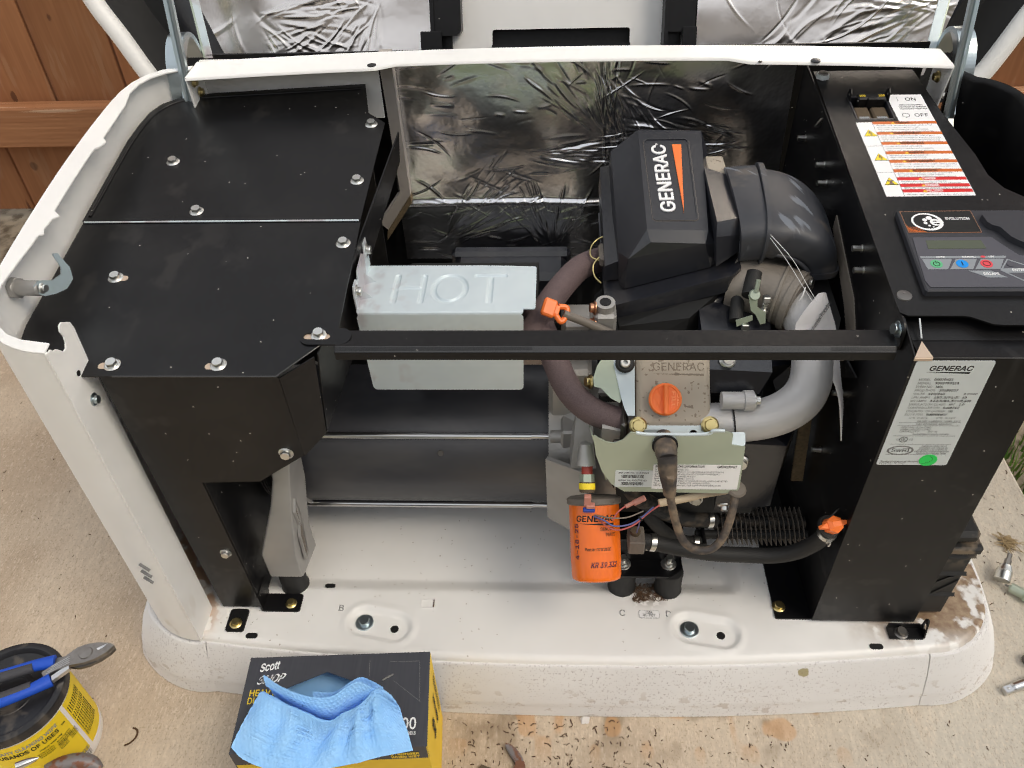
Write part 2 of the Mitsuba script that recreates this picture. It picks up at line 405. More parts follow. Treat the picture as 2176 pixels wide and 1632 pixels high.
def tube(pts, r, sides=12, smooth_n=10, cap=True, flat=1.0, ref=None):
    """Round (or flattened) tube through points; r a number or one radius per point."""
    P = np.asarray(pts, float)
    if np.ndim(r):
        R = np.asarray(r, float)
        if smooth_n:
            Q = spline(np.c_[P, R], smooth_n)
            P, R = Q[:, :3], Q[:, 3]
    else:
        if smooth_n:
            P = spline(P, smooth_n)
        R = np.full(len(P), float(r))
    Tn = np.gradient(P, axis=0)
    Tn /= np.linalg.norm(Tn, axis=1, keepdims=True) + 1e-12
    a = np.cross(Tn[0], V(0, 0, 1) if ref is None else ref)
    if np.linalg.norm(a) < 0.05:
        a = np.cross(Tn[0], V(0, 1, 0))
    a = unit(a)
    th = np.arange(sides) * 2 * PI / sides
    rings = []
    for i in range(len(P)):
        a = unit(a - Tn[i] * (a @ Tn[i]))
        b = np.cross(Tn[i], a)
        rings.append(P[i] + R[i] * (np.cos(th)[:, None] * a + flat * np.sin(th)[:, None] * b))
    v = np.vstack(rings)
    k = len(P)
    i, j = np.meshgrid(np.arange(k - 1), np.arange(sides), indexing='ij')
    q = np.stack([i * sides + j, i * sides + (j + 1) % sides, (i + 1) * sides + (j + 1) % sides, (i + 1) * sides + j], -1).reshape(-1, 4)
    f = np.vstack([q[:, [0, 1, 2]], q[:, [0, 2, 3]]])
    if cap:
        v = np.vstack([v, P[0], P[-1]])
        j = np.arange(sides)
        f = np.vstack([f, np.stack([np.full(sides, k * sides), (j + 1) % sides, j], 1), np.stack([np.full(sides, k * sides + 1), (k - 1) * sides + j, (k - 1) * sides + (j + 1) % sides], 1)])
    m = trimesh.Trimesh(v, f, process=False)
    return m


def cyl(a, b, r, sides=24, r2=None):
    return tube([a, b], [r, r if r2 is None else r2], sides, 0)


def lathe(profile, o=(0, 0, 0), n=(0, 0, 1), sides=32):
    m = trimesh.creation.revolve(np.asarray(profile, float), sections=sides)
    return moved(m, axis_frame(o, n))


def text(s, A, x, y, h, width=None, bold=False, rot=0.0, shear=0.0, center=False, t=0.00025, lift=0.0):
    """Lettering in the frame A at (x, y); width stretches it to that length."""
    m = meshkit.text_mesh(s, h, t, bold)
    w = m.bounds[1, 0]
    sx = 1.0 if width is None else width / w
    B = np.diag([sx, 1, 1, 1.0])
    B[0, 1] = shear
    if center:
        B[0, 3] = -w * sx / 2
    R = np.eye(4)
    c, sn = math.cos(rot), math.sin(rot)
    R[:2, :2] = [[c, -sn], [sn, c]]
    R[:3, 3] = [x, y, lift]
    return moved(m, np.asarray(A) @ R @ B)


def fq(A, x0, x1, y0, y1, h=0.0004, lift=0.0, r=0.0, shear=0.0):
    """A thin rectangle in frame A."""
    p = Polygon([(x0 + shear * y0, y0), (x1 + shear * y0, y0), (x1 + shear * y1, y1), (x0 + shear * y1, y1)])
    if r:
        p = rnd(p, r)
    return moved(ext(p, h), np.asarray(A) @ frame((0, 0, lift), (1, 0, 0), (0, 1, 0)))


def fp(A, pts, h=0.0004, lift=0.0, r=0.0):
    p = Polygon(pts) if not isinstance(pts, shapely.geometry.base.BaseGeometry) else pts
    if r:
        p = rnd(p, r)
    return moved(ext(p, h), np.asarray(A) @ frame((0, 0, lift), (1, 0, 0), (0, 1, 0)))


def bolt_mesh(r=0.0062, h=0.006, flange=True):
    a = np.arange(6) * PI / 3 + 0.3
    hexp = np.c_[r * np.cos(a), r * np.sin(a)]
    pts = [(x, y, 0) for x, y in hexp] + [(x, y, h * 0.78) for x, y in hexp]
    a2 = np.arange(24) * 2 * PI / 24
    pts += [(0.84 * r * math.cos(t), 0.84 * r * math.sin(t), h) for t in a2]
    out = [hull(pts)]
    if flange:
        out.append(trimesh.creation.revolve([[0, -0.0008], [r * 1.42, -0.0008], [r * 1.42, 0.0004], [r * 1.15, 0.0016], [0, 0.0018]], sections=24))
    return cat(out)


BOLT = bolt_mesh()


def bolt(parent, o, n, m='zinc', s=1.0, spin=0.0, name='bolt'):
    A = axis_frame(o, n)
    c, sn = math.cos(spin), math.sin(spin)
    R = np.eye(4)
    R[:2, :2] = [[c * s, -sn * s], [sn * s, c * s]]
    R[2, 2] = s
    return add(parent + '__' + name, moved(BOLT, A @ R), m, 25)


def drape(poly, zf, t, step=0.02):
    """A sheet over the plan polygon whose height is zf(y), built in slabs along y, t thick (downwards)."""
    x0, y0, x1, y1 = poly.bounds
    ms = []
    n = max(1, int((y1 - y0) / step))
    ys = np.linspace(y0, y1, n + 1)
    for a, b in zip(ys[:-1], ys[1:]):
        g = poly.intersection(sbox(x0 - 1, a, x1 + 1, b))
        for q in getattr(g, 'geoms', [g]):
            if q.geom_type == 'Polygon' and q.area > 1e-9:
                m = trimesh.creation.extrude_polygon(q, 1.0, engine='earcut')
                ms.append(m)
    m = cat(ms)
    # keep only the outer skin: drop the walls between slabs
    v = m.vertices.copy()
    top = v[:, 2] > 0.5
    v[:, 2] = zf(v[:, 1]) - np.where(top, 0, t)
    m = trimesh.Trimesh(v, m.faces, process=False)
    n = m.face_normals
    keep = np.ones(len(m.faces), bool)
    cy = m.triangles[:, :, 1]
    flat = (np.ptp(cy, axis=1) < 1e-9)
    for a in ys[1:-1]:
        keep &= ~(flat & (np.abs(cy[:, 0] - a) < 1e-7))
    m.update_faces(keep)
    return m


def sweep(path, profile, closed=False, grow=None):
    """profile: list of (outward offset, z or function of the path point); path: (n,2) plan points, outward = right-hand side normal."""
    P = np.asarray(path, float)
    tg = np.gradient(P, axis=0)
    tg /= np.linalg.norm(tg, axis=1, keepdims=True)
    nr = np.c_[tg[:, 1], -tg[:, 0]]
    rows = []
    for o, z in profile:
        zz = z(P) if callable(z) else np.full(len(P), z)
        rows.append(np.c_[P + nr * (o if grow is None or o < 0 else (o * grow)[:, None]), zz])
    n, k = len(P), len(profile)
    v = np.stack(rows, 1).reshape(-1, 3)
    f = []
    for i in range(n - 1):
        for j in range(k if closed else k - 1):
            a, b, c, d = i * k + j, i * k + (j + 1) % k, (i + 1) * k + (j + 1) % k, (i + 1) * k + j
            f += [(a, b, c), (a, c, d)]
    if closed:
        for i in (0, n - 1):
            c = [i * k + j for j in range(k)]
            for j in range(1, k - 1):
                f.append((c[0], c[j], c[j + 1]) if i else (c[0], c[j + 1], c[j]))
    return trimesh.Trimesh(v, f, process=False)


def arc(cx, cy, r, a0, a1, n=12):
    t = np.radians(np.linspace(a0, a1, n))
    return np.c_[cx + r * np.cos(t), cy + r * np.sin(t)]


def foil_sheet(P0, U, W, nu, nv, seed, n_w=60, amp=0.0016, wid=0.0035, fine=0.0005, back=0.012, heading=None, length=(0.03, 0.12), fan=None, mask=None, sag=0.003, extra=None):
    """A foil-faced pad: front with creases as a height field, and its edges folded back. P0 corner, U and W edge vectors."""
    P0, U, W = V(*P0), V(*U), V(*W)
    lu, lw = np.linalg.norm(U), np.linalg.norm(W)
    u, w = np.meshgrid(np.linspace(0, lu, nu), np.linspace(0, lw, nv), indexing='ij')
    g = np.random.default_rng(seed)
    h = fine * (meshkit.fbm(np.stack([u * 90, w * 90, 0 * u + seed], -1), 3, seed) - 0.5) * 2 + sag * (meshkit.fbm(np.stack([u * 10, w * 10, 0 * u + seed], -1), 2, seed + 9) - 0.5) * 2
    for k in range(n_w):
        cx, cy = g.uniform(0, lu), g.uniform(0, lw)
        if fan is not None and g.random() < 0.75:
            f = fan[g.integers(len(fan))]
            a = g.uniform(f[2], f[3])
            rr = f[4] * g.uniform(0.25, 1.0)
            cx, cy = f[0] + rr * math.cos(a), f[1] + rr * math.sin(a)
        else:
            a = g.uniform(0, PI) if heading is None else g.normal(*heading)
        L = g.uniform(*length)
        c, s = math.cos(a), math.sin(a)
        du, dw = u - cx, w - cy
        bend = g.uniform(-6, 6)
        al = du * c + dw * s
        d = -du * s + dw * c + bend * al ** 2
        ww = wid * g.uniform(0.5, 1.5)
        h += amp * g.uniform(0.3, 1.2) * g.choice([1, 1, -0.7]) * np.exp(-(d / ww) ** 2) * np.exp(-(al / (L / 2)) ** 4)
    if extra is not None:
        h = h + extra(w)
    N = unit(np.cross(U, W))
    pos = P0 + u[..., None] * (U / lu) + w[..., None] * (W / lw) + h[..., None] * N
    v = pos.reshape(-1, 3)
    i, j = np.meshgrid(np.arange(nu - 1), np.arange(nv - 1), indexing='ij')
    q = np.stack([i * nv + j, (i + 1) * nv + j, (i + 1) * nv + j + 1, i * nv + j + 1], -1).reshape(-1, 4)
    f = np.vstack([q[:, [0, 1, 2]], q[:, [0, 2, 3]]])
    if mask is not None:
        cu, cw = u.reshape(-1)[f].mean(1), w.reshape(-1)[f].mean(1)
        f = f[mask(cu, cw)]
    m = trimesh.Trimesh(v, f, process=False)
    # folded edges
    rim = [m]
    e = np.sort(m.edges, axis=1)
    uq, cnt = np.unique(e, axis=0, return_counts=True)
    bset = {tuple(x) for x in uq[cnt == 1]}
    be = np.array([x for x in m.edges if tuple(sorted(x)) in bset])
    ids, inv = np.unique(be.reshape(-1), return_inverse=True)
    inv = inv.reshape(-1, 2)
    vv = np.vstack([v[ids], v[ids] - N * back])
    k = len(ids)
    ff = np.vstack([np.c_[inv[:, 0], inv[:, 0] + k, inv[:, 1]], np.c_[inv[:, 1], inv[:, 0] + k, inv[:, 1] + k]])
    m.remove_unreferenced_vertices()
    return cat(m, trimesh.Trimesh(vv, ff, process=False))

# ------------------------------------------------------------------ the setting
labels[add('soil', box(-30, 30, -30, 30, -0.6, -0.035), 'soil', False)] = {'label': 'bare brown soil and thin lawn around the concrete slab', 'kind': 'structure'}
labels[add('concrete_slab', box(-2.6, 0.807, -1.75, 0.98, -0.12, 0.0, 0.006), 'concrete', False)] = {'label': 'tan broom finished concrete slab the generator stands on', 'kind': 'structure'}

# fence along the back
fence = thing('wood_fence', 'brown stained board fence with a horizontal rail behind the open lid', 'fence')
g = np.random.default_rng(4)
for i in range(-11, 21):
    x0 = -1.432 + 0.187 * i
    dz = g.uniform(-0.003, 0.003)
    add(fence + '__board', box(x0 + 0.003, x0 + 0.184, 1.352 + dz, 1.370 + dz, -0.005, 1.75, 0.002), 'board', False)
add(fence + '__rail', box(-3.6, 2.6, 1.305, 1.351, 0.198, 0.302, 0.004), 'fence_rail', False)
add(fence + '__rail', box(-3.6, 2.6, 1.305, 1.351, 1.30, 1.40, 0.004), 'fence_rail', False)


def blades(pts, seed, hmin, hmax, w=0.0022, lean=0.5):
    g = np.random.default_rng(seed)
    ms_v, ms_f = [], []
    for k, (x, y, z) in enumerate(pts):
        h = g.uniform(hmin, hmax)
        a = g.uniform(0, 2 * PI)
        d = V(math.cos(a), math.sin(a), 0)
        s = V(-d[1], d[0], 0) * w * g.uniform(0.6, 1.3)
        L = g.uniform(0.1, lean) * h
        b = V(x, y, z)
        m1, m2 = b + V(0, 0, h * 0.55) + d * L * 0.35, b + V(0, 0, h) + d * L
        o = 5 * k
        ms_v += [b - s, b + s, m1 + s * 0.7, m1 - s * 0.7, m2]
        ms_f += [(o, o + 1, o + 2), (o, o + 2, o + 3), (o + 3, o + 2, o + 4)]
    return trimesh.Trimesh(np.array(ms_v), np.array(ms_f), process=False)


g = np.random.default_rng(11)
p = np.c_[0.815 + 0.22 * g.random(260) ** 1.3, g.uniform(0.30, 0.52, 260), np.full(260, -0.035)]
labels[add('grass', blades(p, 3, 0.025, 0.075), 'grass', False)] = {'label': 'green grass growing at the right edge of the concrete slab', 'category': 'grass', 'kind': 'stuff'}
p = np.c_[g.uniform(0.815, 1.3, 900), g.uniform(0.25, 1.3, 900), np.full(900, -0.036)]
labels[add('dry_grass', blades(p, 5, 0.004, 0.02, 0.0016, 3.0), 'straw', False)] = {'label': 'dry straw coloured grass on the soil beside the slab', 'category': 'dry grass', 'kind': 'stuff'}
p = np.c_[g.uniform(0.118, 0.178, 16), g.uniform(-0.165, -0.15, 16), np.full(16, 0.0)]
labels[add('weed_tuft', blades(p, 8, 0.025, 0.05, 0.0016, 0.7), 'grass', False)] = {'label': 'few green grass blades at the bottom edge in front of the generator', 'category': 'grass', 'kind': 'stuff'}


def debris(n, x0, x1, y0, y1, seed, lmax=0.012, r=0.0006):
    g = np.random.default_rng(seed)
    ms = []
    for _ in range(n):
        x, y, a = g.uniform(x0, x1), g.uniform(y0, y1), g.uniform(0, 2 * PI)
        L = g.uniform(0.002, lmax)
        b = g.normal(0, 0.8)
        P = [(x, y, r * 0.7), (x + L / 2 * math.cos(a), y + L / 2 * math.sin(a), r * 0.9), (x + L / 2 * math.cos(a) + L / 2 * math.cos(a + b), y + L / 2 * math.sin(a) + L / 2 * math.sin(a + b), r * 0.7)]
        ms.append(tube(P, r * g.uniform(0.6, 1.5), 4, 0))
    return cat(ms)


labels[add('twig_debris', cat(debris(170, -0.16, 0.14, -0.17, -0.056, 21, 0.011), debris(150, -0.16, 0.3, -0.17, -0.056, 29, 0.004, 0.0005), debris(40, 0.16, 0.6, -0.16, -0.05, 22, 0.006), debris(60, -1.1, -0.62, -0.1, 0.6, 23, 0.006), debris(40, 0.63, 0.8, 0.1, 0.45, 24, 0.010)), 'twig', False)] = {
    'label': 'small brown bits of dead grass and twigs scattered on the concrete', 'category': 'plant debris', 'kind': 'stuff'}
labels[add('twig', tube([(-0.604, -0.083, 0.0015), (-0.597, -0.086, 0.002), (-0.5945, -0.095, 0.002), (-0.6, -0.104, 0.0015), (-0.607, -0.108, 0.0015)], 0.0013, 6, 5), 'twig')] = {'label': 'curved brown twig lying on the concrete beside the wipes tub', 'category': 'twig'}


def leaf(x, y, a, L, seed):
    g = np.random.default_rng(seed)
    t = np.linspace(0, 1, 9)
    w = 0.36 * L * np.sin(PI * t ** 0.8)
    top = np.c_[t * L, w + g.normal(0, 0.04 * L, 9) * (w > 0)]
    bot = np.c_[t[::-1] * L, -w[::-1] + g.normal(0, 0.04 * L, 9) * (w > 0)]
    m = ext(Polygon(np.vstack([top, bot[1:-1]])).buffer(0), 0.0006)
    m = m.subdivide()
    m.vertices[:, 2] += 0.0015 + 0.10 * np.abs(m.vertices[:, 1]) + 0.003 * np.sin(m.vertices[:, 0] / L * 3)
    c, s = math.cos(a), math.sin(a)
    return moved(m, frame((x, y, 0), (c, s, 0), (-s, c, 0)))


for i, (x, y, a, L) in enumerate([(-0.115, -0.139, 0.4, 0.027), (-0.137, -0.150, 2.2, 0.024), (0.085, -0.150, 1.0, 0.03)]):
    k = add('dead_leaf', leaf(x, y, a, L, i + 1), 'brown')
    labels[k] = {'label': ['dark dead leaf on the concrete right of the towel box, left of the rusty jaw', 'dark dead leaf at the bottom edge nearest the towel box', 'dark dead leaf on the concrete right of the rusty plier jaw'][i], 'category': 'dead leaf'}

# ------------------------------------------------------------------ the generator
G = thing('standby_generator', 'open white home standby generator with its lid up and engine, alternator and control panel showing', 'generator')


def yf(x):
    return -0.0262 + 0.0262 * (np.abs(x) / 0.5) ** 2.2


# ---- base pan: one pressed sheet
def sst(a, b, x):
    t = np.clip((x - a) / (b - a), 0, 1)
    return t * t * (3 - 2 * t)


nx, ny = 470, 240
X, Y = np.meshgrid(np.linspace(-0.602, 0.602, nx), np.linspace(0, 1, ny) ** 1.15, indexing='ij')
front = np.where(np.abs(X) < 0.5, yf(X), np.interp(np.abs(X) + 0.004 * sst(0.5, 0.58, np.abs(X)), [0.5, 0.522, 0.5445, 0.5665, 0.5845, 0.5975, 0.6045, 0.6095], [0.0002, 0.0022, 0.0085, 0.0215, 0.0375, 0.0560, 0.0830, 0.1200])) + 0.0030
Yw = front + Y * (0.60 - front)


Z = np.full_like(X, 0.1)
rec = sst(0.082, 0.113, Yw) * sst(0.268, 0.236, X) * sst(-0.47, -0.44, X)
Z -= 0.013 * rec
for cx, cy, ang in ((-0.2555, 0.0285, -0.19), (0.2015, 0.0265, -0.17)):
    dx, dy = X - cx, Yw - cy
    c, s = math.cos(ang), math.sin(ang)
    a, b = dx * c + dy * s, -dx * s + dy * c
    d = np.hypot(np.maximum(np.abs(a) - 0.023, 0), b)
    Z += 0.0016 * np.exp(-((d - 0.027) / 0.005) ** 2) - 0.0052 * sst(0.0245, 0.0165, d)
d0 = Yw - front
Z -= 0.011 * (1 - np.sqrt(np.clip(1 - (1 - np.clip(d0 / 0.011, 0, 1)) ** 2, 0, 1)))
holes = [(-0.2338, 0.0240, 0.0058, 0.0058), (0.2222, 0.0223, 0.0058, 0.0058), (-0.4332, 0.007, 0.0085, 0.0042), (0.4275, 0.0068, 0.0092, 0.0042), (-0.338, 0.0905, 0.0078, 0.0035)]
v = np.stack([X, Yw, Z], -1).reshape(-1, 3)
ii, jj = np.meshgrid(np.arange(nx - 1), np.arange(ny - 1), indexing='ij')
q = np.stack([ii * ny + jj, (ii + 1) * ny + jj, (ii + 1) * ny + jj + 1, ii * ny + jj + 1], -1).reshape(-1, 4)
f = np.vstack([q[:, [0, 1, 2]], q[:, [0, 2, 3]]])
BP = G + '__base_pan'
pan = trimesh.Trimesh(v, f, process=False)
lip = np.stack([v.reshape(nx, ny, 3)[:, 0], v.reshape(nx, ny, 3)[:, 0] + V(0, 0.002, -0.05)], 1).reshape(-1, 3)
k = np.arange(nx - 1) * 2
pan = cat(pan, trimesh.Trimesh(lip, np.vstack([np.c_[k, k + 1, k + 2], np.c_[k + 1, k + 3, k + 2]]), process=False))
add(BP, pan, 'pan', True)
for x, y, a, b in holes:
    zc = 0.0952 if abs(y - 0.023) < 0.002 else 0.1002
    if a == b:
        add(BP + '__hole', cat(lathe([[0, -0.016], [a, -0.016]], (x, y, zc + 0.0015), (0, 0, 1), 24), lathe([[0, 0], [a, 0], [a, 0.0002], [0, 0.0002]], (x, y, zc - 0.0002), (0, 0, 1), 24)), 'black_in')
    else:
        slot = LineString([(x - (a - b), y), (x + (a - b), y)]).buffer(b)
        add(BP + '__hole', moved(ext(slot, 0.0004), frame((0, 0, zc), (1, 0, 0), (0, 1, 0))), 'black_in')
for x, y in ((-0.2778, 0.0331), (0.1799, 0.0303)):
    add(BP + '__washer', lathe([[0, 0], [0.0128, 0], [0.0128, 0.0018], [0.0115, 0.0024], [0, 0.0024]], (x, y, 0.0950)), 'zinc_blue')
    add(BP + '__bolt', moved(bolt_mesh(0.0082, 0.0062, False), frame((x, y, 0.0973), (1, 0, 0), (0, 1, 0))), 'zinc_blue', 25)
pf = frame((0, 0, 0.1003), (1, 0, 0), (0, 1, 0))
add(BP + '__sticker_edge', fq(pf, 0.1109, 0.1401, 0.0446, 0.0571, 0.0004, 0, 0.0028), 'ink_gray', False)
add(BP + '__lettering', cat(*[text(s, pf, x, y, 0.0095, lift=0, center=True) for s, x, y in (('B', -0.3149, 0.049), ('C', 0.0877, 0.048), ('D', 0.1524, 0.0475))]), 'ink_gray', False)
add(BP + '__sticker', fq(pf, 0.1115, 0.1395, 0.0452, 0.0565, 0.0005, 0, 0.0025), 'label_white', False)
add(BP + '__lettering', cat(text('CSA', pf, 0.1255, 0.0518, 0.0034, bold=True, center=True, lift=0.0006), text('HI-POT', pf, 0.1252, 0.0475, 0.0034, bold=True, center=True, lift=0.0006)), 'ink', False)
sq = Polygon([(-0.200, 0.0565), (-0.1815, 0.0565), (-0.1815, 0.070), (-0.200, 0.070)])
add(BP + '__tab', fp(pf, sq.buffer(0.0005).difference(sq.buffer(-0.0010)), 0.0012, 0, 0), 'pan', False)
add(BP + '__slit', fq(pf, -0.1822, -0.1808, 0.0567, 0.0690, 0.0016), 'twig', False)

# ---- skirt: three plastic mouldings round the base
side = lambda s: None
xs = np.linspace(-0.4988, 0.4988, 60)
mid = np.c_[xs, yf(xs)]


CPX = {1: [0.5008, 0.522, 0.5445, 0.5665, 0.5845, 0.5975, 0.6045, 0.6095, 0.6120], -1: [0.5008, 0.5196, 0.5388, 0.5609, 0.5813, 0.5975, 0.6055, 0.6105, 0.6125]}
CPY = {1: [0.0002, 0.0022, 0.0085, 0.0215, 0.0375, 0.0560, 0.0830, 0.1200, 0.1800], -1: [0.0, -0.0004, 0.0040, 0.0143, 0.0290, 0.0455, 0.0590, 0.0900, 0.1500]}


def corner_path(sx):
    p_ = spline([(x, y, 0) for x, y in zip(CPX[sx], CPY[sx])], 4)[:, :2]
    pth = np.vstack([p_, [[0.6120, 0.35], [0.610, 0.60]]]) * V(sx, 1)
    return pth if sx > 0 else pth[::-1]


prof = [(-0.012, 0.088), (-0.004, 0.0905), (-0.0010, 0.0902), (0.0014, 0.0878), (0.0125, 0.060), (0.0205, 0.030), (0.0222, 0.0225), (0.0215, 0.0185), (0.0260, 0.003), (0.0255, 0.0005), (-0.012, 0.0005)]
prof = prof[::-1]
SK = G + '__skirt'
for pth in (mid, corner_path(-1), corner_path(1)):
    Q = pth
    add(SK, sweep(Q, prof, True, np.interp(np.abs(Q[:, 0]), [0.50, 0.60], [1.0, 1.35])), 'skirt', 35)

# ---- left side wall with its rolled rim
def zr(y):
    return 0.628 + 0.19 * y - 0.155 * y * y


wl = np.vstack([[-0.505, -0.0008], arc(-0.505, 0.096, 0.096, -91, -178, 14), [[-0.6025, 0.18], [-0.604, 0.28], [-0.604, 0.38], [-0.603, 0.455]],
                np.array([(-0.601, 0.485), (-0.595, 0.513), (-0.583, 0.537), (-0.566, 0.553), (-0.545, 0.562), (-0.526, 0.565)])])[::-1]
SW = G + '__side_wall'
wall = sweep(wl, [(0.0, 0.097), (0.0, lambda P: zr(P[:, 1]) - 0.0035), (-0.0012, lambda P: zr(P[:, 1]) - 0.001), (-0.0032, lambda P: zr(P[:, 1]) - 0.0007), (-0.0030, lambda P: zr(P[:, 1]) - 0.003), (-0.0016, lambda P: zr(P[:, 1]) - 0.005), (-0.0016, 0.097)], True)
inner = [(-0.505, 0.0120), (-0.5352, 0.0165), (-0.553, 0.0235), (-0.572, 0.040), (-0.5835, 0.062), (-0.5875, 0.092), (-0.5815, 0.143), (-0.5790, 0.168), (-0.5735, 0.170), (-0.5770, 0.178), (-0.5745, 0.196), (-0.5680, 0.201), (-0.5780, 0.211), (-0.5790, 0.290), (-0.5790, 0.335),
         (-0.5720, 0.343), (-0.5700, 0.352), (-0.5770, 0.361), (-0.5785, 0.41), (-0.5795, 0.445), (-0.5865, 0.480), (-0.583, 0.507), (-0.5735, 0.527), (-0.558, 0.5415), (-0.542, 0.5490), (-0.526, 0.552)]
outer = [tuple(a) for a in wl]
rim_poly = Polygon(outer + [(x, y) for x, y in inner]).buffer(0)
rim = drape(rim_poly, lambda y: zr(y), 0.0016, 0.012)
add(SW, wall, 'white', 35)
add(SW + '__rim', rim, 'white', 35)
# front return flange of the side wall, its top cut into a hook
hook = [(-0.0015, 0.1), (0.0505, 0.086), (0.0520, 0.549), (0.0440, 0.556), (0.0500, 0.5665), (0.0530, 0.6170), (0.0510, 0.6260), (0.0400, 0.6345), (0.0340, 0.6340), (0.0315, 0.6290), (0.0335, 0.6215), (0.0320, 0.6150), (0.0280, 0.6100), (0.0225, 0.6100), (0.0190, 0.6150), (0.0150, 0.6200), (0.0100, 0.6220), (0.0070, 0.6262), (0.0030, 0.6255), (-0.0015, 0.6275)]
# local: x = y-coordinate, y = z
add(SW + '__flange', ext(Polygon(hook).buffer(-0.0006).buffer(0.0006), 0.0018, frame((-0.5048, 0, 0), (0, 1, 0), (0, 0, 1))), 'white', False)
add(SW + '__hole', lathe([[0, 0], [0.0032, 0], [0.0032, 0.0004], [0, 0.0004]], (-0.5028, 0.027, 0.5775), (1, 0, 0), 16), 'black_in')
bolt(SW, (-0.503, 0.030, 0.5370), (1, 0, 0), 'zinc_blue', 0.85)
for sl_ in ([(-0.5337, 0.0035, 0.2745), (-0.5280, 0.0020, 0.2697), (-0.5228, 0.0009, 0.2642)], [(-0.5369, 0.0044, 0.2589), (-0.5309, 0.0028, 0.2541), (-0.5247, 0.0011, 0.2495)], [(-0.5388, 0.0051, 0.2433), (-0.5332, 0.0034, 0.2395), (-0.5275, 0.0017, 0.2359)]):
    add(SW + '__vent_slot', tube(sl_, 0.0022, 8, 3), 'ink_gray', 30)

# cam latch on the left wall
LT = G + '__latch'
n = unit(V(1, -0.16, 0.10))
o = V(-0.597, 0.118, 0.6205)
add(LT, cat(moved(bolt_mesh(0.0125, 0.006, False), axis_frame(o, n)), lathe([[0, 0.005], [0.0085, 0.005], [0.0085, 0.033], [0.0072, 0.035], [0, 0.035]], o, n, 20)), 'cast', 25)
e = o + n * 0.034
cam = [(0, -0.009), (0.012, -0.0088), (0.024, -0.006), (0.034, 0.003), (0.036, 0.016), (0.030, 0.034), (0.0245, 0.034), (0.0275, 0.018), (0.0245, 0.0105), (0.014, 0.006), (0, 0.009), (-0.007, 0.004), (-0.007, -0.004)]
add(LT + '__cam', ext(rnd(cam, 0.0018), 0.0032, frame(e, unit(V(0.62, 0.72, -0.25)), unit(V(-0.15, 0.25, 0.95)))), 'zinc_blue', 30)
bolt(LT, e + n * 0.003, n, 'zinc', 0.7, name='screw')

# ---- rear rail
RL = G + '__rear_rail'
xs = np.linspace(-0.521, 0.519, 40)
zz = 0.688 + 0.010 * (1 - (xs / 0.52) ** 2)
deep = np.where((xs < -0.247) | (xs > 0.252), 0.515, 0.527)
rows = []
for x, z0, y0 in zip(xs, zz, deep + 0.008 * (1 - (xs / 0.52) ** 2)):
    yb = 0.575 + 0.007 * (1 - (x / 0.52) ** 2)
    rows.append([(x, y0, z0 - 0.004), (x, y0 + 0.0008, z0 - 0.0015), (x, y0 + 0.003, z0), (x, yb - 0.004, z0 + 0.001), (x, yb - 0.001, z0), (x, yb, z0 - 0.003), (x, yb, z0 - 0.012), (x, yb - 0.0015, z0 - 0.012), (x, yb - 0.0015, z0 - 0.003), (x, y0 + 0.003, z0 - 0.002), (x, y0 + 0.002, z0 - 0.005)])
R = np.array(rows)
n_, k_ = R.shape[:2]
f = []
for i in range(n_ - 1):
    for j in range(k_):
        a, b, c, d = i * k_ + j, i * k_ + (j + 1) % k_, (i + 1) * k_ + (j + 1) % k_, (i + 1) * k_ + j
        f += [(a, c, b), (a, d, c)]
add(RL, trimesh.Trimesh(R.reshape(-1, 3), f, process=False), 'white', 40)
add(RL + '__end_plate', plate([(-0.519, 0.516, 0.688), (-0.519, 0.574, 0.688), (-0.519, 0.574, 0.612), (-0.519, 0.545, 0.600), (-0.519, 0.520, 0.625)], 0.002), 'white', False)
add(RL + '__end_plate', plate([(0.520, 0.516, 0.686), (0.520, 0.574, 0.686), (0.520, 0.574, 0.606), (0.520, 0.530, 0.610)], 0.002), 'white', False)
bolt(RL, (-0.517, 0.533, 0.675), (1, 0, 0), 'brass', 0.8)
bolt(RL, (-0.517, 0.545, 0.6560), (1, 0, 0), 'brass', 0.8)
bolt(RL, (0.516, 0.548, 0.660), (-1, 0, 0), 'brass', 0.9)
add(RL + '__hole', lathe([[0, 0], [0.0062, 0], [0.0062, 0.0006], [0, 0.0006]], (-0.2606, 0.530, 0.6958), (0, -0.02, 1), 20), 'black_in')
add(RL + '__plug', lathe([[0, 0], [0.0065, 0], [0.006, 0.0018], [0.003, 0.003], [0, 0.003]], (0.3384, 0.523, 0.6938), (0, -0.02, 1), 20), 'plastic')
add(RL + '__hole', lathe([[0, 0], [0.0026, 0], [0.0026, 0.0006], [0, 0.0006]], (0.2648, 0.5205, 0.6952), (0, -0.02, 1), 16), 'black_in')
add(RL + '__back_panel', box(-0.5185, -0.262, 0.5735, 0.5760, 0.60, 0.690), 'white', False)

# ---- rear wall with foil faced insulation
RW = G + '__rear_wall'
add(RW, box(-0.53, 0.53, 0.632, 0.636, 0.09, 0.676), 'black', False)
crease = lambda w: 0.004 * np.exp(-((w - 0.108) / 0.004) ** 2) - 0.006 * sst(0.108, 0.0, w)
add(RW + '__foil_panel', foil_sheet((-0.262, 0.588, 0.336), (0.603, 0, 0), (0, 0.0240, 0.334), 700, 420, 7, 520, 0.0009, 0.0018, 0.00016, 0.010, heading=(0.0, 0.42),
    fan=[(0.34, 0.20, 1.3, 2.5, 0.20), (0.32, 0.33, -1.5, -0.8, 0.17), (0.56, 0.20, 2.7, 3.5, 0.22), (0.20, 0.19, -0.2, 0.2, 0.2), (0.05, 0.02, 0.3, 1.1, 0.2), (0.25, 0.01, 0.8, 2.4, 0.12)], length=(0.012, 0.06), sag=0.0050, extra=crease), 'foil_dark', True)
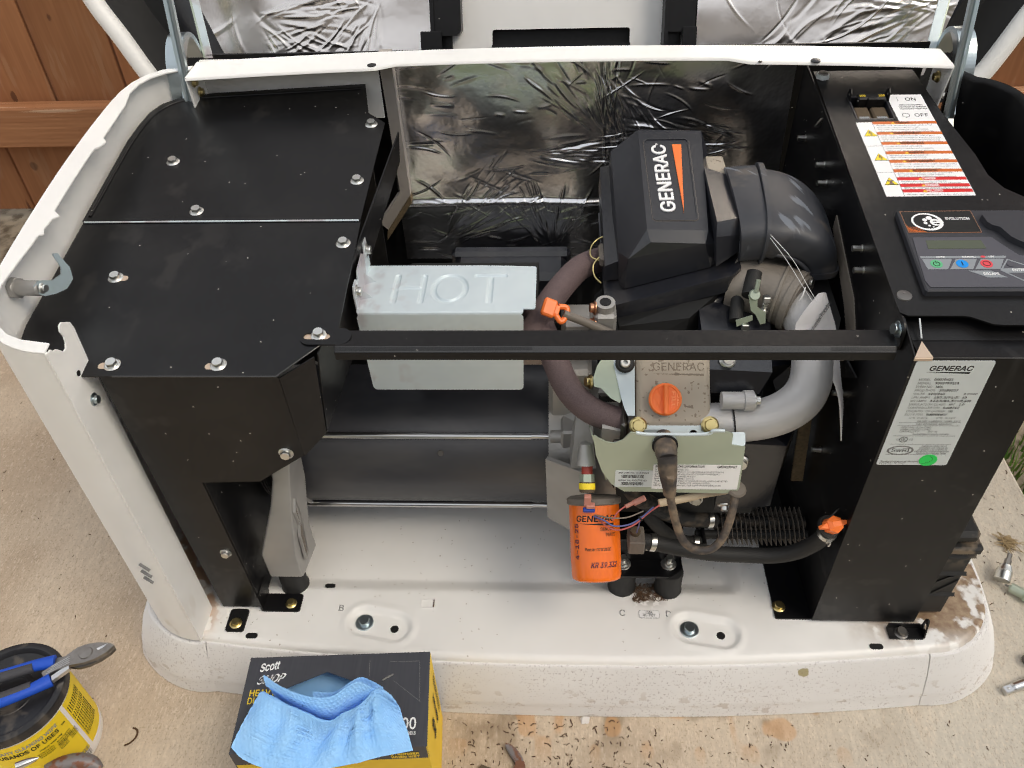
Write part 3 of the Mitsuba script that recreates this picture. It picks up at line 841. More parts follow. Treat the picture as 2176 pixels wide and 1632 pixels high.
# foam edge round the opening at the left of the foil
add(RW + '__foam_edge', ext(Polygon([(-0.262, 0.69), (-0.244, 0.69), (-0.2405, 0.465), (-0.285, 0.40), (-0.297, 0.413), (-0.2565, 0.470)]), 0.020, frame((0, 0.604, 0), (1, 0, 0), (0, 0, 1), (0, -1, 0)) @ np.diag([1, 1, 1, 1])), 'foam', False)
add(RW + '__foam_edge', ext(Polygon([(-0.2405, 0.4645), (-0.2395, 0.452), (-0.288, 0.382), (-0.286, 0.3985)]), 0.024, frame((0, 0.605, 0), (1, 0, 0), (0, 0, 1), (0, -1, 0))), 'foam_dark', False)
# black moulded box below the foil
BX = G + '__outlet_box'
add(BX, cat(box(-0.172, 0.012, 0.49, 0.56, 0.30, 0.372, 0.010), box(-0.178, 0.018, 0.545, 0.57, 0.29, 0.378, 0.006), box(-0.165, 0.005, 0.45, 0.50, 0.30, 0.345, 0.010)), 'plastic', 30)

# ---- exhaust box on the left: black cover sheets
EB = G + '__exhaust_cover'


def zc(y):
    return 0.566 + 0.143 * y


CA = frame((0, 0, 0.566), (1, 0, 0), (0, 1, 0.143))
edge = [(-0.593, 0.10), (-0.592, 0.272)]
fs = Polygon([(-0.556, 0.0285), (-0.2965, 0.0295), (-0.2425, 0.0900), (-0.2450, 0.2760), (-0.592, 0.2760), (-0.5925, 0.10), (-0.588, 0.070), (-0.575, 0.045)])
rs = Polygon([(-0.5925, 0.273), (-0.2450, 0.273), (-0.2420, 0.476), (-0.268, 0.500), (-0.2835, 0.574), (-0.505, 0.556), (-0.523, 0.550), (-0.553, 0.543), (-0.571, 0.530), (-0.582, 0.510), (-0.588, 0.480), (-0.592, 0.44)])
add(EB + '__front_sheet', moved(ext(rnd(fs, 0.001), 0.0018), CA @ frame((0, 0, 0), (1, 0, 0), (0, 1, 0))), 'black', False)
add(EB + '__rear_sheet', moved(ext(rnd(rs, 0.001), 0.0018), CA @ frame((0, 0, 0.0022), (1, 0, 0), (0, 1, 0))), 'black', False)
bead = [tuple(CA @ V(x, y, 0.004, 1))[:3] for x, y in [(-0.586, 0.282), (-0.5855, 0.40), (-0.582, 0.462), (-0.573, 0.505), (-0.555, 0.530), (-0.530, 0.541), (-0.505, 0.545), (-0.40, 0.553), (-0.288, 0.562)]]
add(EB + '__bead', tube(bead, 0.0022, 8, 5), 'black', 60)
add(EB + '__seam_edge', tube([(CA @ V(-0.590, 0.2725, 0.0032, 1))[:3], (CA @ V(-0.247, 0.2725, 0.0032, 1))[:3]], 0.0012, 10, 0), 'galv', 60)
add(EB + '__front_edge', tube([(CA @ V(x, y, 0.0009, 1))[:3] for x, y in ((-0.4700, 0.0290), (-0.2968, 0.0293), (-0.2430, 0.0897))], 0.0010, 8, 0), 'black_edge', 60)
for u_, v_ in ((-0.5135, 0.3921), (-0.4531, 0.2904), (-0.2601, 0.472), (-0.2607, 0.3482)):
    bolt(EB, (u_, v_, zc(v_) + 0.0040), (0, -0.14, 1), 'zinc', 1.0, u_ * 40)
for u_, v_ in ((-0.2598, 0.2321), (-0.517, 0.1754), (-0.4749, 0.0439), (-0.361, 0.044)):
    bolt(EB, (u_, v_, zc(v_) + 0.0018), (0, -0.14, 1), 'zinc', 1.0, u_ * 40)
for u_, v_ in ((-0.4815, 0.0425), (-0.3665, 0.0420), (-0.510, 0.1745)):
    add(EB + '__slot', moved(ext(LineString([(u_ - 0.004, v_), (u_ + 0.004, v_)]).buffer(0.0042), 0.0003), CA @ frame((0, 0, 0.0018), (1, 0, 0), (0, 1, 0))), 'gusset', False)
# front face of the box, cut back at the lower right, and its long leg to the base
FA = frame((0, 0.0555, 0), (1, 0, 0), (0, -0.043, 1))
ff = Polygon([(-0.486, 0.104), (-0.4295, 0.104), (-0.4295, 0.3915), (-0.3585, 0.3945), (-0.2955, 0.4430), (-0.2955, 0.5680), (-0.486, 0.5680)])
add(EB + '__front_face', moved(ext(ff, 0.0018), FA @ frame((0, 0, -0.0018), (1, 0, 0), (0, 1, 0))), 'black', False)
bolt(EB, (-0.3151, 0.0363, 0.4469), (0, -1, 0.04), 'zinc', 1.0, 0.3)
bolt(EB, (-0.4432, 0.0451, 0.2418), (0, -1, 0.04), 'zinc', 0.9, 0.1)
# right wall of the box
add(EB + '__chamfer_face', plate([(-0.2955, 0.0364, 0.443), (-0.2715, 0.0580, 0.4590), (-0.2670, 0.0628, 0.5730), (-0.2955, 0.0311, 0.5685)], 0.0016), 'black', False)
add(EB + '__right_wall', plate([(-0.2715, 0.0585, 0.459), (-0.2605, 0.186, 0.470), (-0.2480, 0.300, 0.545), (-0.2470, 0.470, 0.585), (-0.2460, 0.470, 0.630), (-0.2480, 0.0950, 0.577), (-0.2660, 0.0640, 0.573)], 0.0016), 'black', False)
add(EB + '__inner_wall', cat(plate([(-0.4295, 0.0525, 0.104), (-0.4295, 0.36, 0.104), (-0.4295, 0.36, 0.42), (-0.4295, 0.040, 0.3915)], 0.0016), box(-0.595, -0.26, 0.44, 0.444, 0.10, 0.60), box(-0.4295, -0.41, 0.34, 0.342, 0.10, 0.45)), 'black', False)
add(EB + '__foot_bracket', cat(fp(frame((0, 0, 0.1004), (1, 0, 0), (0, 1, 0)), Polygon([(-0.429, 0.0455), (-0.3735, 0.0455), (-0.3735, 0.0745), (-0.429, 0.0745)]), 0.0025, 0, 0.004), box(-0.4290, -0.4265, 0.046, 0.080, 0.1004, 0.135)), 'black', False)
add(EB + '__foot_bracket', cat(fp(frame((0, 0, 0.1004), (1, 0, 0), (0, 1, 0)), Polygon([(-0.4730, 0.012), (-0.4465, 0.012), (-0.4465, 0.048), (-0.4730, 0.048)]), 0.0025, 0, 0.004)), 'black', False)
bolt(EB, (-0.3882, 0.058, 0.1030), (0, 0, 1), 'brass', 0.95)
bolt(EB, (-0.460, 0.0245, 0.1030), (0, 0, 1), 'brass', 1.0)
for pts in ([(-0.35, 0.40), (-0.34, 0.41), (-0.33, 0.405)], [(-0.415, 0.13), (-0.405, 0.136)]):
    pass

# ---- cross bar
CB = G + '__cross_bar'
add(CB, cat(box(-0.2415, 0.342, 0.0665, 0.0935, 0.5775, 0.5800), ), 'black', False)
rb = sweep(np.array([(-0.2415, 0.0), (0.3395, 0.0)]), [(0.0, 0.0)] , False) if False else None
bar_prof = [(0.0665, 0.5800), (0.0628, 0.5763), (0.0620, 0.5750), (0.0620, 0.5655), (0.0640, 0.5655), (0.0640, 0.5745), (0.0665, 0.5772)]
add(CB + '__front_lip', moved(ext(Polygon([(y, z) for y, z in bar_prof]), 0.581), frame((-0.2415, 0, 0), (0, 1, 0), (0, 0, 1), (1, 0, 0))), 'black', 30)
add(CB + '__bevel', ext(Polygon([(0.0669, 0.5804), (0.0624, 0.5759), (0.0628, 0.5755), (0.0673, 0.5800)]), 0.579, frame((-0.2405, 0, 0), (0, 1, 0), (0, 0, 1), (1, 0, 0))), 'black_edge', False)
add(CB + '__end_tab', fp(frame((0, 0, 0.5793), (1, 0, 0), (0, 1, 0.143)), LineString([(-0.2700, 0.0806 - 0.0), (-0.2380, 0.0806)]).buffer(0.0118).difference(LineString([(-0.2735, 0.0806), (-0.2530, 0.0806)]).buffer(0.0042)), 0.0022, -0.0114 + 0.0), 'black', False)
add(CB + '__slot', fp(frame((0, 0, 0.5793), (1, 0, 0), (0, 1, 0.143)), LineString([(-0.2735, 0.0806), (-0.2530, 0.0806)]).buffer(0.0042), 0.0004, -0.0112), 'gusset', False)
bolt(CB, (-0.2618, 0.0850, 0.5812), (0, -0.14, 1), 'zinc', 1.0, 0.4)
add(CB + '__end_tab', ext(LineString([(0.0, 0.0), (0.0, 0.012)]).buffer(0.0135), 0.0022, frame((0.3445, 0.0850, 0.577), (0, 1, 0), (0, 0, 1))), 'black', False)
bolt(CB, (0.3445, 0.0850, 0.5880), (-1, -0.12, 0.2), 'zinc_blue', 1.05, 0.2)

# ---- heat shield with pressed lettering
HS = G + '__heat_shield'
hz = 0.545
hp = Polygon([(-0.243, 0.1700), (-0.0455, 0.1700), (-0.0455, 0.1770), (-0.0315, 0.1770), (-0.0315, 0.2640), (-0.1, 0.2670), (-0.243, 0.2670)])
top = Polygon(list(rnd(hp, 0.004).exterior.coords))
nx_, ny_ = 300, 140
gx, gy = np.meshgrid(np.linspace(-0.243, -0.0315, nx_), np.linspace(0.1700, 0.2670, ny_), indexing='ij')


def seg_d(px, py, a, b):
    a, b = V(*a), V(*b)
    d = b - a
    t = np.clip(((px - a[0]) * d[0] + (py - a[1]) * d[1]) / (d @ d), 0, 1)
    return np.hypot(px - a[0] - t * d[0], py - a[1] - t * d[1])


D = np.full_like(gx, 9.0)
y0, y1 = 0.1915, 0.2440
for a, b in (((-0.2020, y0), (-0.2020, y1)), ((-0.1690, y0), (-0.1690, y1)), ((-0.2020, 0.2185), (-0.1690, 0.2185)), ((-0.1040, y1), (-0.0700, y1)), ((-0.0870, y0), (-0.0870, y1))):
    D = np.minimum(D, seg_d(gx, gy, a, b))
ell = np.hypot((gx + 0.1360) / 0.0195, (gy - 0.2178) / 0.0262)
D = np.minimum(D, np.abs(ell - 1) * 0.0215)
hzz = hz - 0.0024 * sst(0.0040, 0.0018, D) + 0.0008 * (meshkit.fbm(np.stack([gx * 14, gy * 14, gx * 0], -1), 3, 4) - 0.5)
rr = np.maximum(0, 0.0035 - (gy - 0.1700))
hzz -= 0.0035 - np.sqrt(np.maximum(0, 0.0035 ** 2 - rr ** 2))
pv = np.stack([gx, gy, hzz], -1).reshape(-1, 3)
ii, jj = np.meshgrid(np.arange(nx_ - 1), np.arange(ny_ - 1), indexing='ij')
q = np.stack([ii * ny_ + jj, (ii + 1) * ny_ + jj, (ii + 1) * ny_ + jj + 1, ii * ny_ + jj + 1], -1).reshape(-1, 4)
f = np.vstack([q[:, [0, 1, 2]], q[:, [0, 2, 3]]])
cc = pv[f].mean(1)
keep = shapely.contains_xy(top, cc[:, 0], cc[:, 1])
und = pv.copy()
und[:, 2] -= 0.0014
add(HS, cat(trimesh.Trimesh(pv, f[keep], process=False), trimesh.Trimesh(und, f[keep][:, ::-1], process=False)), 'galv', True)
fr = rnd(Polygon([(-0.239, 0.4220), (-0.0480, 0.4220), (-0.0455, 0.5425), (-0.243, 0.5425)]), 0.006)
add(HS + '__front_face', ext(fr, 0.0014, frame((0, 0.1714, 0), (1, 0, 0), (0, 0, 1))), 'galv', False)
fl = Polygon([(0.176, 0.540), (0.174, 0.566), (0.178, 0.577), (0.193, 0.577), (0.196, 0.571), (0.202, 0.571), (0.205, 0.580), (0.240, 0.582), (0.243, 0.575), (0.250, 0.575), (0.254, 0.586), (0.268, 0.588), (0.270, 0.545)])
add(HS + '__end_flange', ext(rnd(fl, 0.0015), 0.0016, frame((-0.2432, 0, 0), (0, 1, 0), (0, 0, 1))), 'galv', False)
add(HS + '__gusset', cat(*[hull([(-0.2416, y - 0.005, hz), (-0.2416, y + 0.005, hz), (-0.2416, y, hz + 0.014), (-0.228, y, hz)]) for y in (0.2, 0.232)]), 'galv', False)
bolt(HS, (-0.2416, 0.186, 0.564), (1, 0, 0), 'zinc', 0.95)
bolt(HS, (-0.2416, 0.262, 0.572), (1, 0, 0), 'zinc', 0.95)

# ---- alternator
AL = G + '__alternator'
ac, az, ar = 0.262, 0.249, 0.1015
add(AL, tube([(-0.37, ac, az), (-0.0160, ac, az)], ar, 72, 0), 'can_black', 40)
for i, (dy, dz) in enumerate([(-0.0785, 0.0745), (-0.0765, -0.0745), (0.078, -0.075)]):
    rod = cat(cyl((-0.385, ac + dy, az + dz), (-0.040, ac + dy, az + dz), 0.0048, 16), cyl((-0.040, ac + dy, az + dz), (-0.010, ac + dy, az + dz), 0.0040, 12))
    add(AL + '__tie_rod', rod, 'steel', 40)
add(AL + '__plug', lathe([[0, 0], [0.0045, 0], [0.004, 0.0015], [0, 0.0015]], (-0.165, ac - 0.088, az + 0.050), (0, -0.87, 0.5), 16), 'dark_steel')
# cast end bracket: a leg that flares to its foot, over the rubber mount
ls = [(0.055, 0.150), (0.055, 0.205), (0.078, 0.235), (0.100, 0.275), (0.108, 0.320), (0.135, 0.375), (0.170, 0.405), (0.220, 0.400), (0.200, 0.340), (0.165, 0.300), (0.150, 0.262), (0.160, 0.150)]
xs0, xs1 = [], []
leg_pts = [  # (z, y front, x left, x right)
    (0.1495, 0.0720, -0.4130, -0.3640), (0.2010, 0.0700, -0.4125, -0.3630), (0.2350, 0.0800, -0.4015, -0.3615), (0.2750, 0.0960, -0.3890, -0.3600), (0.3120, 0.1100, -0.3815, -0.3570), (0.3400, 0.1190, -0.3830, -0.3540), (0.3600, 0.1290, -0.3870, -0.3500), (0.3900, 0.150, -0.3930, -0.3460), (0.42, 0.19, -0.395, -0.345)]
rings = []
for z, y, xl, xr in leg_pts:
    yb = min(y + 0.055, 0.20) if z < 0.36 else y + 0.03
    b = 0.003
    rings.append([(xl + b, y, z), (xr - b, y, z), (xr, y + b, z), (xr + 0.006 if z < 0.30 else xr, yb, z), (xl, yb, z), (xl, y + b, z)])
R = np.array(rings)
n_, k_ = R.shape[:2]
f = []
for i in range(n_ - 1):
    for j in range(k_):
        a, b, c, d = i * k_ + j, i * k_ + (j + 1) % k_, (i + 1) * k_ + (j + 1) % k_, (i + 1) * k_ + j
        f += [(a, b, c), (a, c, d)]
for j in range(1, k_ - 1):
    f += [(0, j + 1, j)]
    o_ = (n_ - 1) * k_
    f += [(o_, o_ + j, o_ + j + 1)]
add(AL + '__end_bracket', trimesh.Trimesh(R.reshape(-1, 3), f, process=False), 'cast', 40)
pk = Polygon([(0.086, 0.176), (0.097, 0.176), (0.110, 0.245), (0.108, 0.276), (0.098, 0.264), (0.099, 0.236), (0.090, 0.222)])
pk_f = frame((-0.3575, 0, 0), (0, 1, 0), (0, 0, 1), (1, 0, 0))
add(AL + '__end_bracket_rib', moved(ext(rnd(pk.buffer(0.003), 0.002).difference(rnd(pk, 0.0015)), 0.0035), frame((-0.3600, 0, 0), (0, 1, 0), (0, 0, 1), (1, 0, 0))), 'cast', False)
add(AL + '__end_bracket_pocket', moved(ext(rnd(pk, 0.0015), 0.0006), frame((-0.3596, 0, 0), (0, 1, 0), (0, 0, 1), (1, 0, 0))), 'sensor', False)
# end bell and the mesh screen behind the leg
add(AL + '__end_bell', cat(tube([(-0.405, ac, az), (-0.3695, ac, az)], [0.098, 0.107], 48, 0)), 'cast', 40)
mesh_rows = []
for a in np.linspace(0, 2 * PI, 60, endpoint=False):
    mesh_rows.append(tube([(-0.408, ac + 0.098 * math.cos(a), az + 0.098 * math.sin(a)), (-0.428, ac + 0.094 * math.cos(a + 0.06), az + 0.094 * math.sin(a + 0.06))], 0.0007, 4, 0))
for x_ in np.linspace(-0.427, -0.408, 6):
    mesh_rows.append(tube(np.c_[np.full(49, x_), ac + 0.096 * np.cos(np.linspace(0, 2 * PI, 49)), az + 0.096 * np.sin(np.linspace(0, 2 * PI, 49))], 0.0007, 4, 0, False))
scr = add(AL + '__screen', cat(*mesh_rows, tube([(-0.430, ac, az), (-0.406, ac, az)], 0.092, 32, 0)), 'black_in', 30)
g = np.random.default_rng(6)
add(AL + '__lint', cat(*[tube(V(-0.415, 0.155, 0.305) + V(0.008, 0.004, -0.02) * t_ + g.normal(0, 0.0035, (3, 3)), 0.0006, 4, 3) for t_ in np.linspace(-0.6, 1.1, 40)]), 'straw', 30)
RM = G + '__rubber_mount'
for x, y in ((-0.391, 0.0935), (0.0897, 0.0985), (0.1555, 0.0960)):
    add(RM, lathe([[0, 0], [0.0205, 0], [0.0190, 0.004], [0.0190, 0.042], [0.018, 0.046], [0, 0.046]], (x, y, 0.0990), (0, 0, 1), 32), 'rubber', 40)

# ---- engine adaptor casting between alternator and engine
EN = G + '__engine'
add(EN + '__adaptor_casting', cat(tube([(-0.0165, ac, az), (0.012, ac, az)], [0.116, 0.116], 56, 0), tube([(0.010, ac, az + 0.005), (0.075, ac, az + 0.01)], [0.112, 0.135], 48, 0),
    box(-0.0165, 0.040, 0.200, 0.290, 0.34, 0.425, 0.006), box(0.003, 0.036, 0.225, 0.262, 0.41, 0.450, 0.004),
    cyl((-0.014, ac - 0.0785, az + 0.0745), (0.022, ac - 0.0785, az + 0.0745), 0.0115, 24), box(0.000, 0.020, ac - 0.094, ac - 0.060, az + 0.055, az + 0.098, 0.003),
    cyl((-0.014, ac - 0.0765, az - 0.0745), (0.006, ac - 0.0765, az - 0.0745), 0.010, 20), box(-0.014, 0.010, ac - 0.092, ac - 0.06, az - 0.095, az - 0.06, 0.003),
    plate([(-0.0150, 0.148, 0.200), (0.055, 0.110, 0.185), (0.040, 0.112, 0.33), (-0.0150, 0.150, 0.325)], 0.006), hull([(0.016, 0.135, 0.36), (0.041, 0.135, 0.36), (0.012, 0.12, 0.33), (0.045, 0.12, 0.33), (0.02, 0.17, 0.4), (0.04, 0.17, 0.4), (0.012, 0.17, 0.32), (0.045, 0.17, 0.32)])), 'cast', 35)
add(EN + '__block', cat(box(0.05, 0.275, 0.17, 0.42, 0.20, 0.42, 0.02), tube([(0.06, 0.30, 0.40), (0.26, 0.30, 0.40)], 0.085, 32, 0)), 'black_in', 30)
add(EN + '__lower_block', cat(box(0.06, 0.27, 0.13, 0.20, 0.22, 0.34, 0.01)), 'rubber', 30)
bolt(EN, (0.034, 0.148, 0.4560), (-1, -0.3, 0.3), 'brass', 1.0)

# cylinder head and valve cover; local frame on the cover: x right, y up the slope
VA = frame((0.1318, 0.0998, 0.4298), (1, 0, 0), (0, 0.7071, 0.7071))
base = rnd([(-0.0445, -0.002), (0.0445, -0.002), (0.0445, 0.100), (-0.0445, 0.100)], 0.016, 6)
vc = []
for off, h in ((0.0, -0.020), (0.0, -0.006), (-0.0012, -0.003), (-0.0045, -0.0008), (-0.0085, 0.0)):
    vc.append([(x, y, h) for x, y in np.array(base.buffer(off).simplify(0.0003).exterior.coords)])
cover = hull(np.vstack(vc))
add(EN + '__valve_cover', moved(cover, VA), 'dusty', 25)
add(EN + '__cylinder_head', moved(box(-0.049, 0.049, -0.006, 0.102, -0.075, -0.0205, 0.004), VA), 'cast', 30)
vt = VA
add(EN + '__emblem', cat(text('GENERAC', vt, -0.0245, 0.0655, 0.0095, 0.0610, False, t=0.0004), fp(vt, [(-0.0240, 0.0618), (0.0360, 0.0618), (0.0360, 0.0592)], 0.0004)), 'dusty_dark', False)
# oil filler cap
ca = vt @ frame((-0.0105, 0.0310, 0.0), (1, 0, 0), (0, 1, 0))
add(EN + '__filler_neck', moved(lathe([[0, -0.004], [0.0205, -0.004], [0.0198, 0.004], [0, 0.004]], sides=36), ca), 'dusty', 30)
OC = EN + '__oil_cap'
pr_ = [[0, 0.003], [0.0188, 0.003], [0.0192, 0.004], [0.0192, 0.0105], [0.0178, 0.0120], [0.0160, 0.0120], [0.0155, 0.0110], [0, 0.0110]]
add(OC, moved(cat(lathe(pr_, sides=40), box(-0.0026, 0.0026, -0.0180, 0.0180, 0.0105, 0.0185, 0.0012),
    tube([(-0.0075, -0.0095, 0.0112), (-0.0095, -0.004, 0.0112), (-0.0135, 0.002, 0.0112), (-0.0125, 0.0075, 0.0112), (-0.0085, 0.0095, 0.0112), (-0.0085, 0.013, 0.0112)], 0.0005, 5, 3), tube([(-0.0075, -0.0095, 0.0112), (-0.0055, -0.001, 0.0112), (-0.0062, 0.006, 0.0112), (-0.0105, 0.0085, 0.0112)], 0.0005, 5, 3)), ca), 'orange', 25)
add(OC + '__lettering', moved(cat(text('OIL', np.eye(4), 0.0135, 0.0085, 0.0046, 0.0165, True, rot=-PI / 2, t=0.0008, lift=0.0110), text('FILL', np.eye(4), 0.0070, 0.0100, 0.0044, 0.0195, True, rot=-PI / 2, t=0.0008, lift=0.0110)), ca), 'orange_light', False)
bolt(EN, VA @ V(-0.0420, -0.0015, 0.001, 1) @ np.eye(4)[:, :3], VA[:3, 2], 'brass', 1.15, 0.2) if False else None
for x, y, m_, s_ in ((-0.0415, 0.0, 'brass', 1.2), (0.0430, 0.001, 'brass', 1.2), (0.066, 0.0790, 'zinc', 1.15)):
    bolt(EN, (VA @ V(x, y, 0.000 if y < 0.05 else -0.008, 1))[:3], VA[:3, 2], m_, s_, 0.2)
# lifting eye and small bracket plate under the cover
add(EN + '__bracket_plate', cat(moved(ext(rnd(Polygon([(-0.049, -0.021), (0.047, -0.022), (0.047, 0.006), (-0.049, 0.006)]), 0.003).difference(Point(0.024, -0.010).buffer(0.0052)), 0.0022), VA @ frame((0, 0, -0.0045), (1, 0, 0), (0, 1, 0))),
    moved(ext(rnd(Polygon([(-0.048, -0.021), (-0.010, -0.021), (-0.004, -0.012), (-0.013, -0.003), (-0.040, -0.003)]), 0.004).difference(affinity.scale(Point(-0.026, -0.0115).buffer(0.0062), 1, 0.62)), 0.0028), VA @ frame((0, -0.001, 0.001), (1, 0, 0), (0, 0.85, 0.5)))), 'galv', False)

# blower shrouds
SH = EN + '__shroud'
sp_ = Polygon([(0.0355, 0.4420), (0.0420, 0.4360), (0.0520, 0.4300), (0.0610, 0.4285), (0.0700, 0.4330), (0.0790, 0.4450), (0.0830, 0.4440), (0.1030, 0.4410), (0.1640, 0.4420), (0.1730, 0.4470), (0.1860, 0.4470), (0.1960, 0.4430), (0.1960, 0.4270), (0.2120, 0.4250), (0.2140, 0.3600), (0.2100, 0.3510), (0.0760, 0.3530), (0.0600, 0.3650), (0.0480, 0.3850), (0.0400, 0.4100)])
sp_ = sp_.difference(Point(0.1190, 0.4300).buffer(0.0140))
SHA = frame((0, 0.0700, 0), (1, 0, 0), (0, 0.12, 1))
so = SHA.copy()
SHA[:3, 3] = (0, 0.0700 - 0.12 * 0.40, 0)
add(SH, moved(ext(rnd(sp_, 0.0015), 0.0018), SHA), 'galv_green', False)
add(SH + '_top', moved(ext(rnd(Polygon([(0.1962, 0), (0.2122, 0), (0.2122, 0.012), (0.1962, 0.012)]), 0.002), 0.0016), frame((0, 0.0730, 0.4245), (1, 0, 0), (0, 0.95, 0.9))), 'galv', False)
add(SH + '_lip', tube([(0.0850, 0.0752, 0.4430), (0.1030, 0.0750, 0.4405), (0.1640, 0.0750, 0.4415), (0.1730, 0.0755, 0.4465), (0.1860, 0.0755, 0.4465)], 0.0022, 12, 4), 'galv', 60)
add(SH + '_side', plate([(0.0355, 0.0725, 0.4420), (0.0345, 0.120, 0.4100), (0.0400, 0.115, 0.345), (0.060, 0.075, 0.362), (0.0480, 0.0700, 0.3850), (0.0400, 0.0720, 0.4100)], 0.0016), 'galv_green', False)
# upper left shroud
add(SH + '_left', cat(plate([(0.0600, 0.1580, 0.4890), (0.0480, 0.1560, 0.4880), (0.0415, 0.1500, 0.4798), (0.0370, 0.1405, 0.4690), (0.0380, 0.1330, 0.4615), (0.0460, 0.1318, 0.4605), (0.0580, 0.1232, 0.4515), (0.0690, 0.1192, 0.4475), (0.0715, 0.1224, 0.4524), (0.0650, 0.1423, 0.4723)], 0.0016)), 'galv_green', False)
add(SH + '_strip', plate([(0.0590, 0.1590, 0.4880), (0.0640, 0.1425, 0.4725), (0.0703, 0.1226, 0.4526), (0.0740, 0.1138, 0.4438), (0.0778, 0.1080, 0.4380), (0.0862, 0.1080, 0.4380), (0.0862, 0.1590, 0.4880)], 0.0024), 'galv', False)
add(SH + '_label', cat(fq(SHA, 0.0640, 0.1105, 0.3610, 0.3870, 0.0004, 0.0019, 0.001)), 'label_gray', False)
add(SH + '_label', cat(fq(SHA, 0.1085, 0.2110, 0.3585, 0.3970, 0.0004, 0.0024, 0.001)), 'label_white', False)
bars_ = []
g = np.random.default_rng(77)
for y_ in (0.3755, 0.3640):
    x_ = 0.0715
    while x_ < 0.0985:
        w_ = g.choice([0.0003, 0.0005, 0.0009])
        bars_.append(fq(SHA, x_, x_ + w_, y_, y_ + 0.0048, 0.0002, 0.0023))
        x_ += w_ + g.choice([0.0004, 0.0007])
add(SH + '_barcode', cat(*bars_), 'ink', False)
add(SH + '_lettering', cat(text('ENG. IDENT No. 1000004444', SHA, 0.0680, 0.3825, 0.0022, 0.036, lift=0.0023), text('SERIAL No. 3002753115', SHA, 0.0680, 0.3705, 0.0022, 0.034, lift=0.0023), text('IMPORTANT ENGINE INFORMATION', SHA, 0.1105, 0.3930, 0.0030, 0.0580, True, lift=0.0028), text('GENERAC', SHA, 0.1830, 0.3925, 0.0034, 0.0230, True, lift=0.0028, shear=0.2)), 'ink', False)
add(SH + '_small_lettering', cat(*[text(t_, SHA, 0.1105, 0.3885 - 0.0036 * i, 0.0022, w_, lift=0.0028) for i, (t_, w_) in enumerate([('GENERAC POWER SYSTEMS, INC', 0.040), ('THIS ENGINE CONFORMS TO U.S. EPA REGULATIONS FOR 2018,', 0.082), ('AND IS CERTIFIED FOR USE AS A STATIONARY EMERGENCY', 0.078), ('ENGINE FAMILY: JGNXB.9992ST', 0.050), ('ENGINE DISPLACEMENT: 999 cc', 0.048), ('THIS ENGINE IS CERTIFIED TO OPERATE ON NG, WHEN CONVERTED', 0.088), ('TO LP, THE ENGINE FAMILY IS JGNXB.9992SL', 0.068), ('REFER TO OWNERS MANUAL FOR FURTHER INFORMATION', 0.080)])]), 'ink_gray', False)
add(SH + '_grommet', moved(lathe([[0.003, 0], [0.0105, 0], [0.0115, 0.003], [0.0095, 0.0065], [0.003, 0.0065]], sides=28), axis_frame((0.0745, 0.1500, 0.4830), (0, -0.60, 0.80))), 'rubber', 40)
sa = axis_frame((0.0745, 0.1470, 0.4870), (0, -0.60, 0.80))
add(SH + '_screw', moved(cat(lathe([[0.0028, 0.002], [0.0028, 0.0062], [0.0052, 0.0062], [0.0062, 0.0052], [0.0062, 0], [0, 0], [0, 0.002]], sides=28), ), sa), 'zinc', 30)
# exhaust port flange and its nut
add(EN + '__exhaust_flange', cat(box(0.0700, 0.0765, 0.095, 0.160, 0.392, 0.436, 0.003), box(0.0765, 0.091, 0.105, 0.16, 0.395, 0.43, 0.003)), 'dark_steel', 30)
add(EN + '__flange_nut', moved(bolt_mesh(0.0068, 0.0085, False), axis_frame((0.070, 0.088, 0.4090), (-1, 0, 0))), 'dark_steel', 30)
add(EN + '__port_casting', cat(hull([(0.048, 0.10, 0.40), (0.07, 0.10, 0.40), (0.048, 0.10, 0.425), (0.07, 0.10, 0.42), (0.05, 0.14, 0.43), (0.07, 0.14, 0.43), (0.05, 0.14, 0.37), (0.07, 0.14, 0.37)]), hull([(0.044, 0.135, 0.45), (0.072, 0.135, 0.45), (0.046, 0.16, 0.465), (0.072, 0.16, 0.465), (0.048, 0.15, 0.43), (0.072, 0.15, 0.43)])), 'cast', 30)

# exhaust pipe, two runs meeting under the cross bar
EX = G + '__exhaust_pipe'
add(EX, tube([(0.0720, 0.1190, 0.4180), (0.0560, 0.1210, 0.4220), (0.0360, 0.1260, 0.4290), (0.0180, 0.1370, 0.4380), (0.0040, 0.1530, 0.4490), (-0.0060, 0.1720, 0.4630), (-0.0140, 0.1900, 0.4740), (-0.0240, 0.2120, 0.4860), (-0.033, 0.2450, 0.4930)], 0.0166, 28, 8), 'exhaust', 60)
add(EX, tube([(0.110, 0.400, 0.4700), (0.0800, 0.3850, 0.4780), (0.0520, 0.3620, 0.4880), (0.0260, 0.3320, 0.4960), (0.0060, 0.3000, 0.4960), (-0.0100, 0.2680, 0.4950), (-0.0220, 0.2380, 0.4950), (-0.030, 0.215, 0.492), (-0.045, 0.200, 0.480)], 0.0168, 28, 8), 'exhaust', 60)
add(EX + '__muffler', cat(tube([(-0.20, 0.30, 0.46), (-0.03, 0.30, 0.46)], 0.055, 36, 0)), 'black_in', 40)

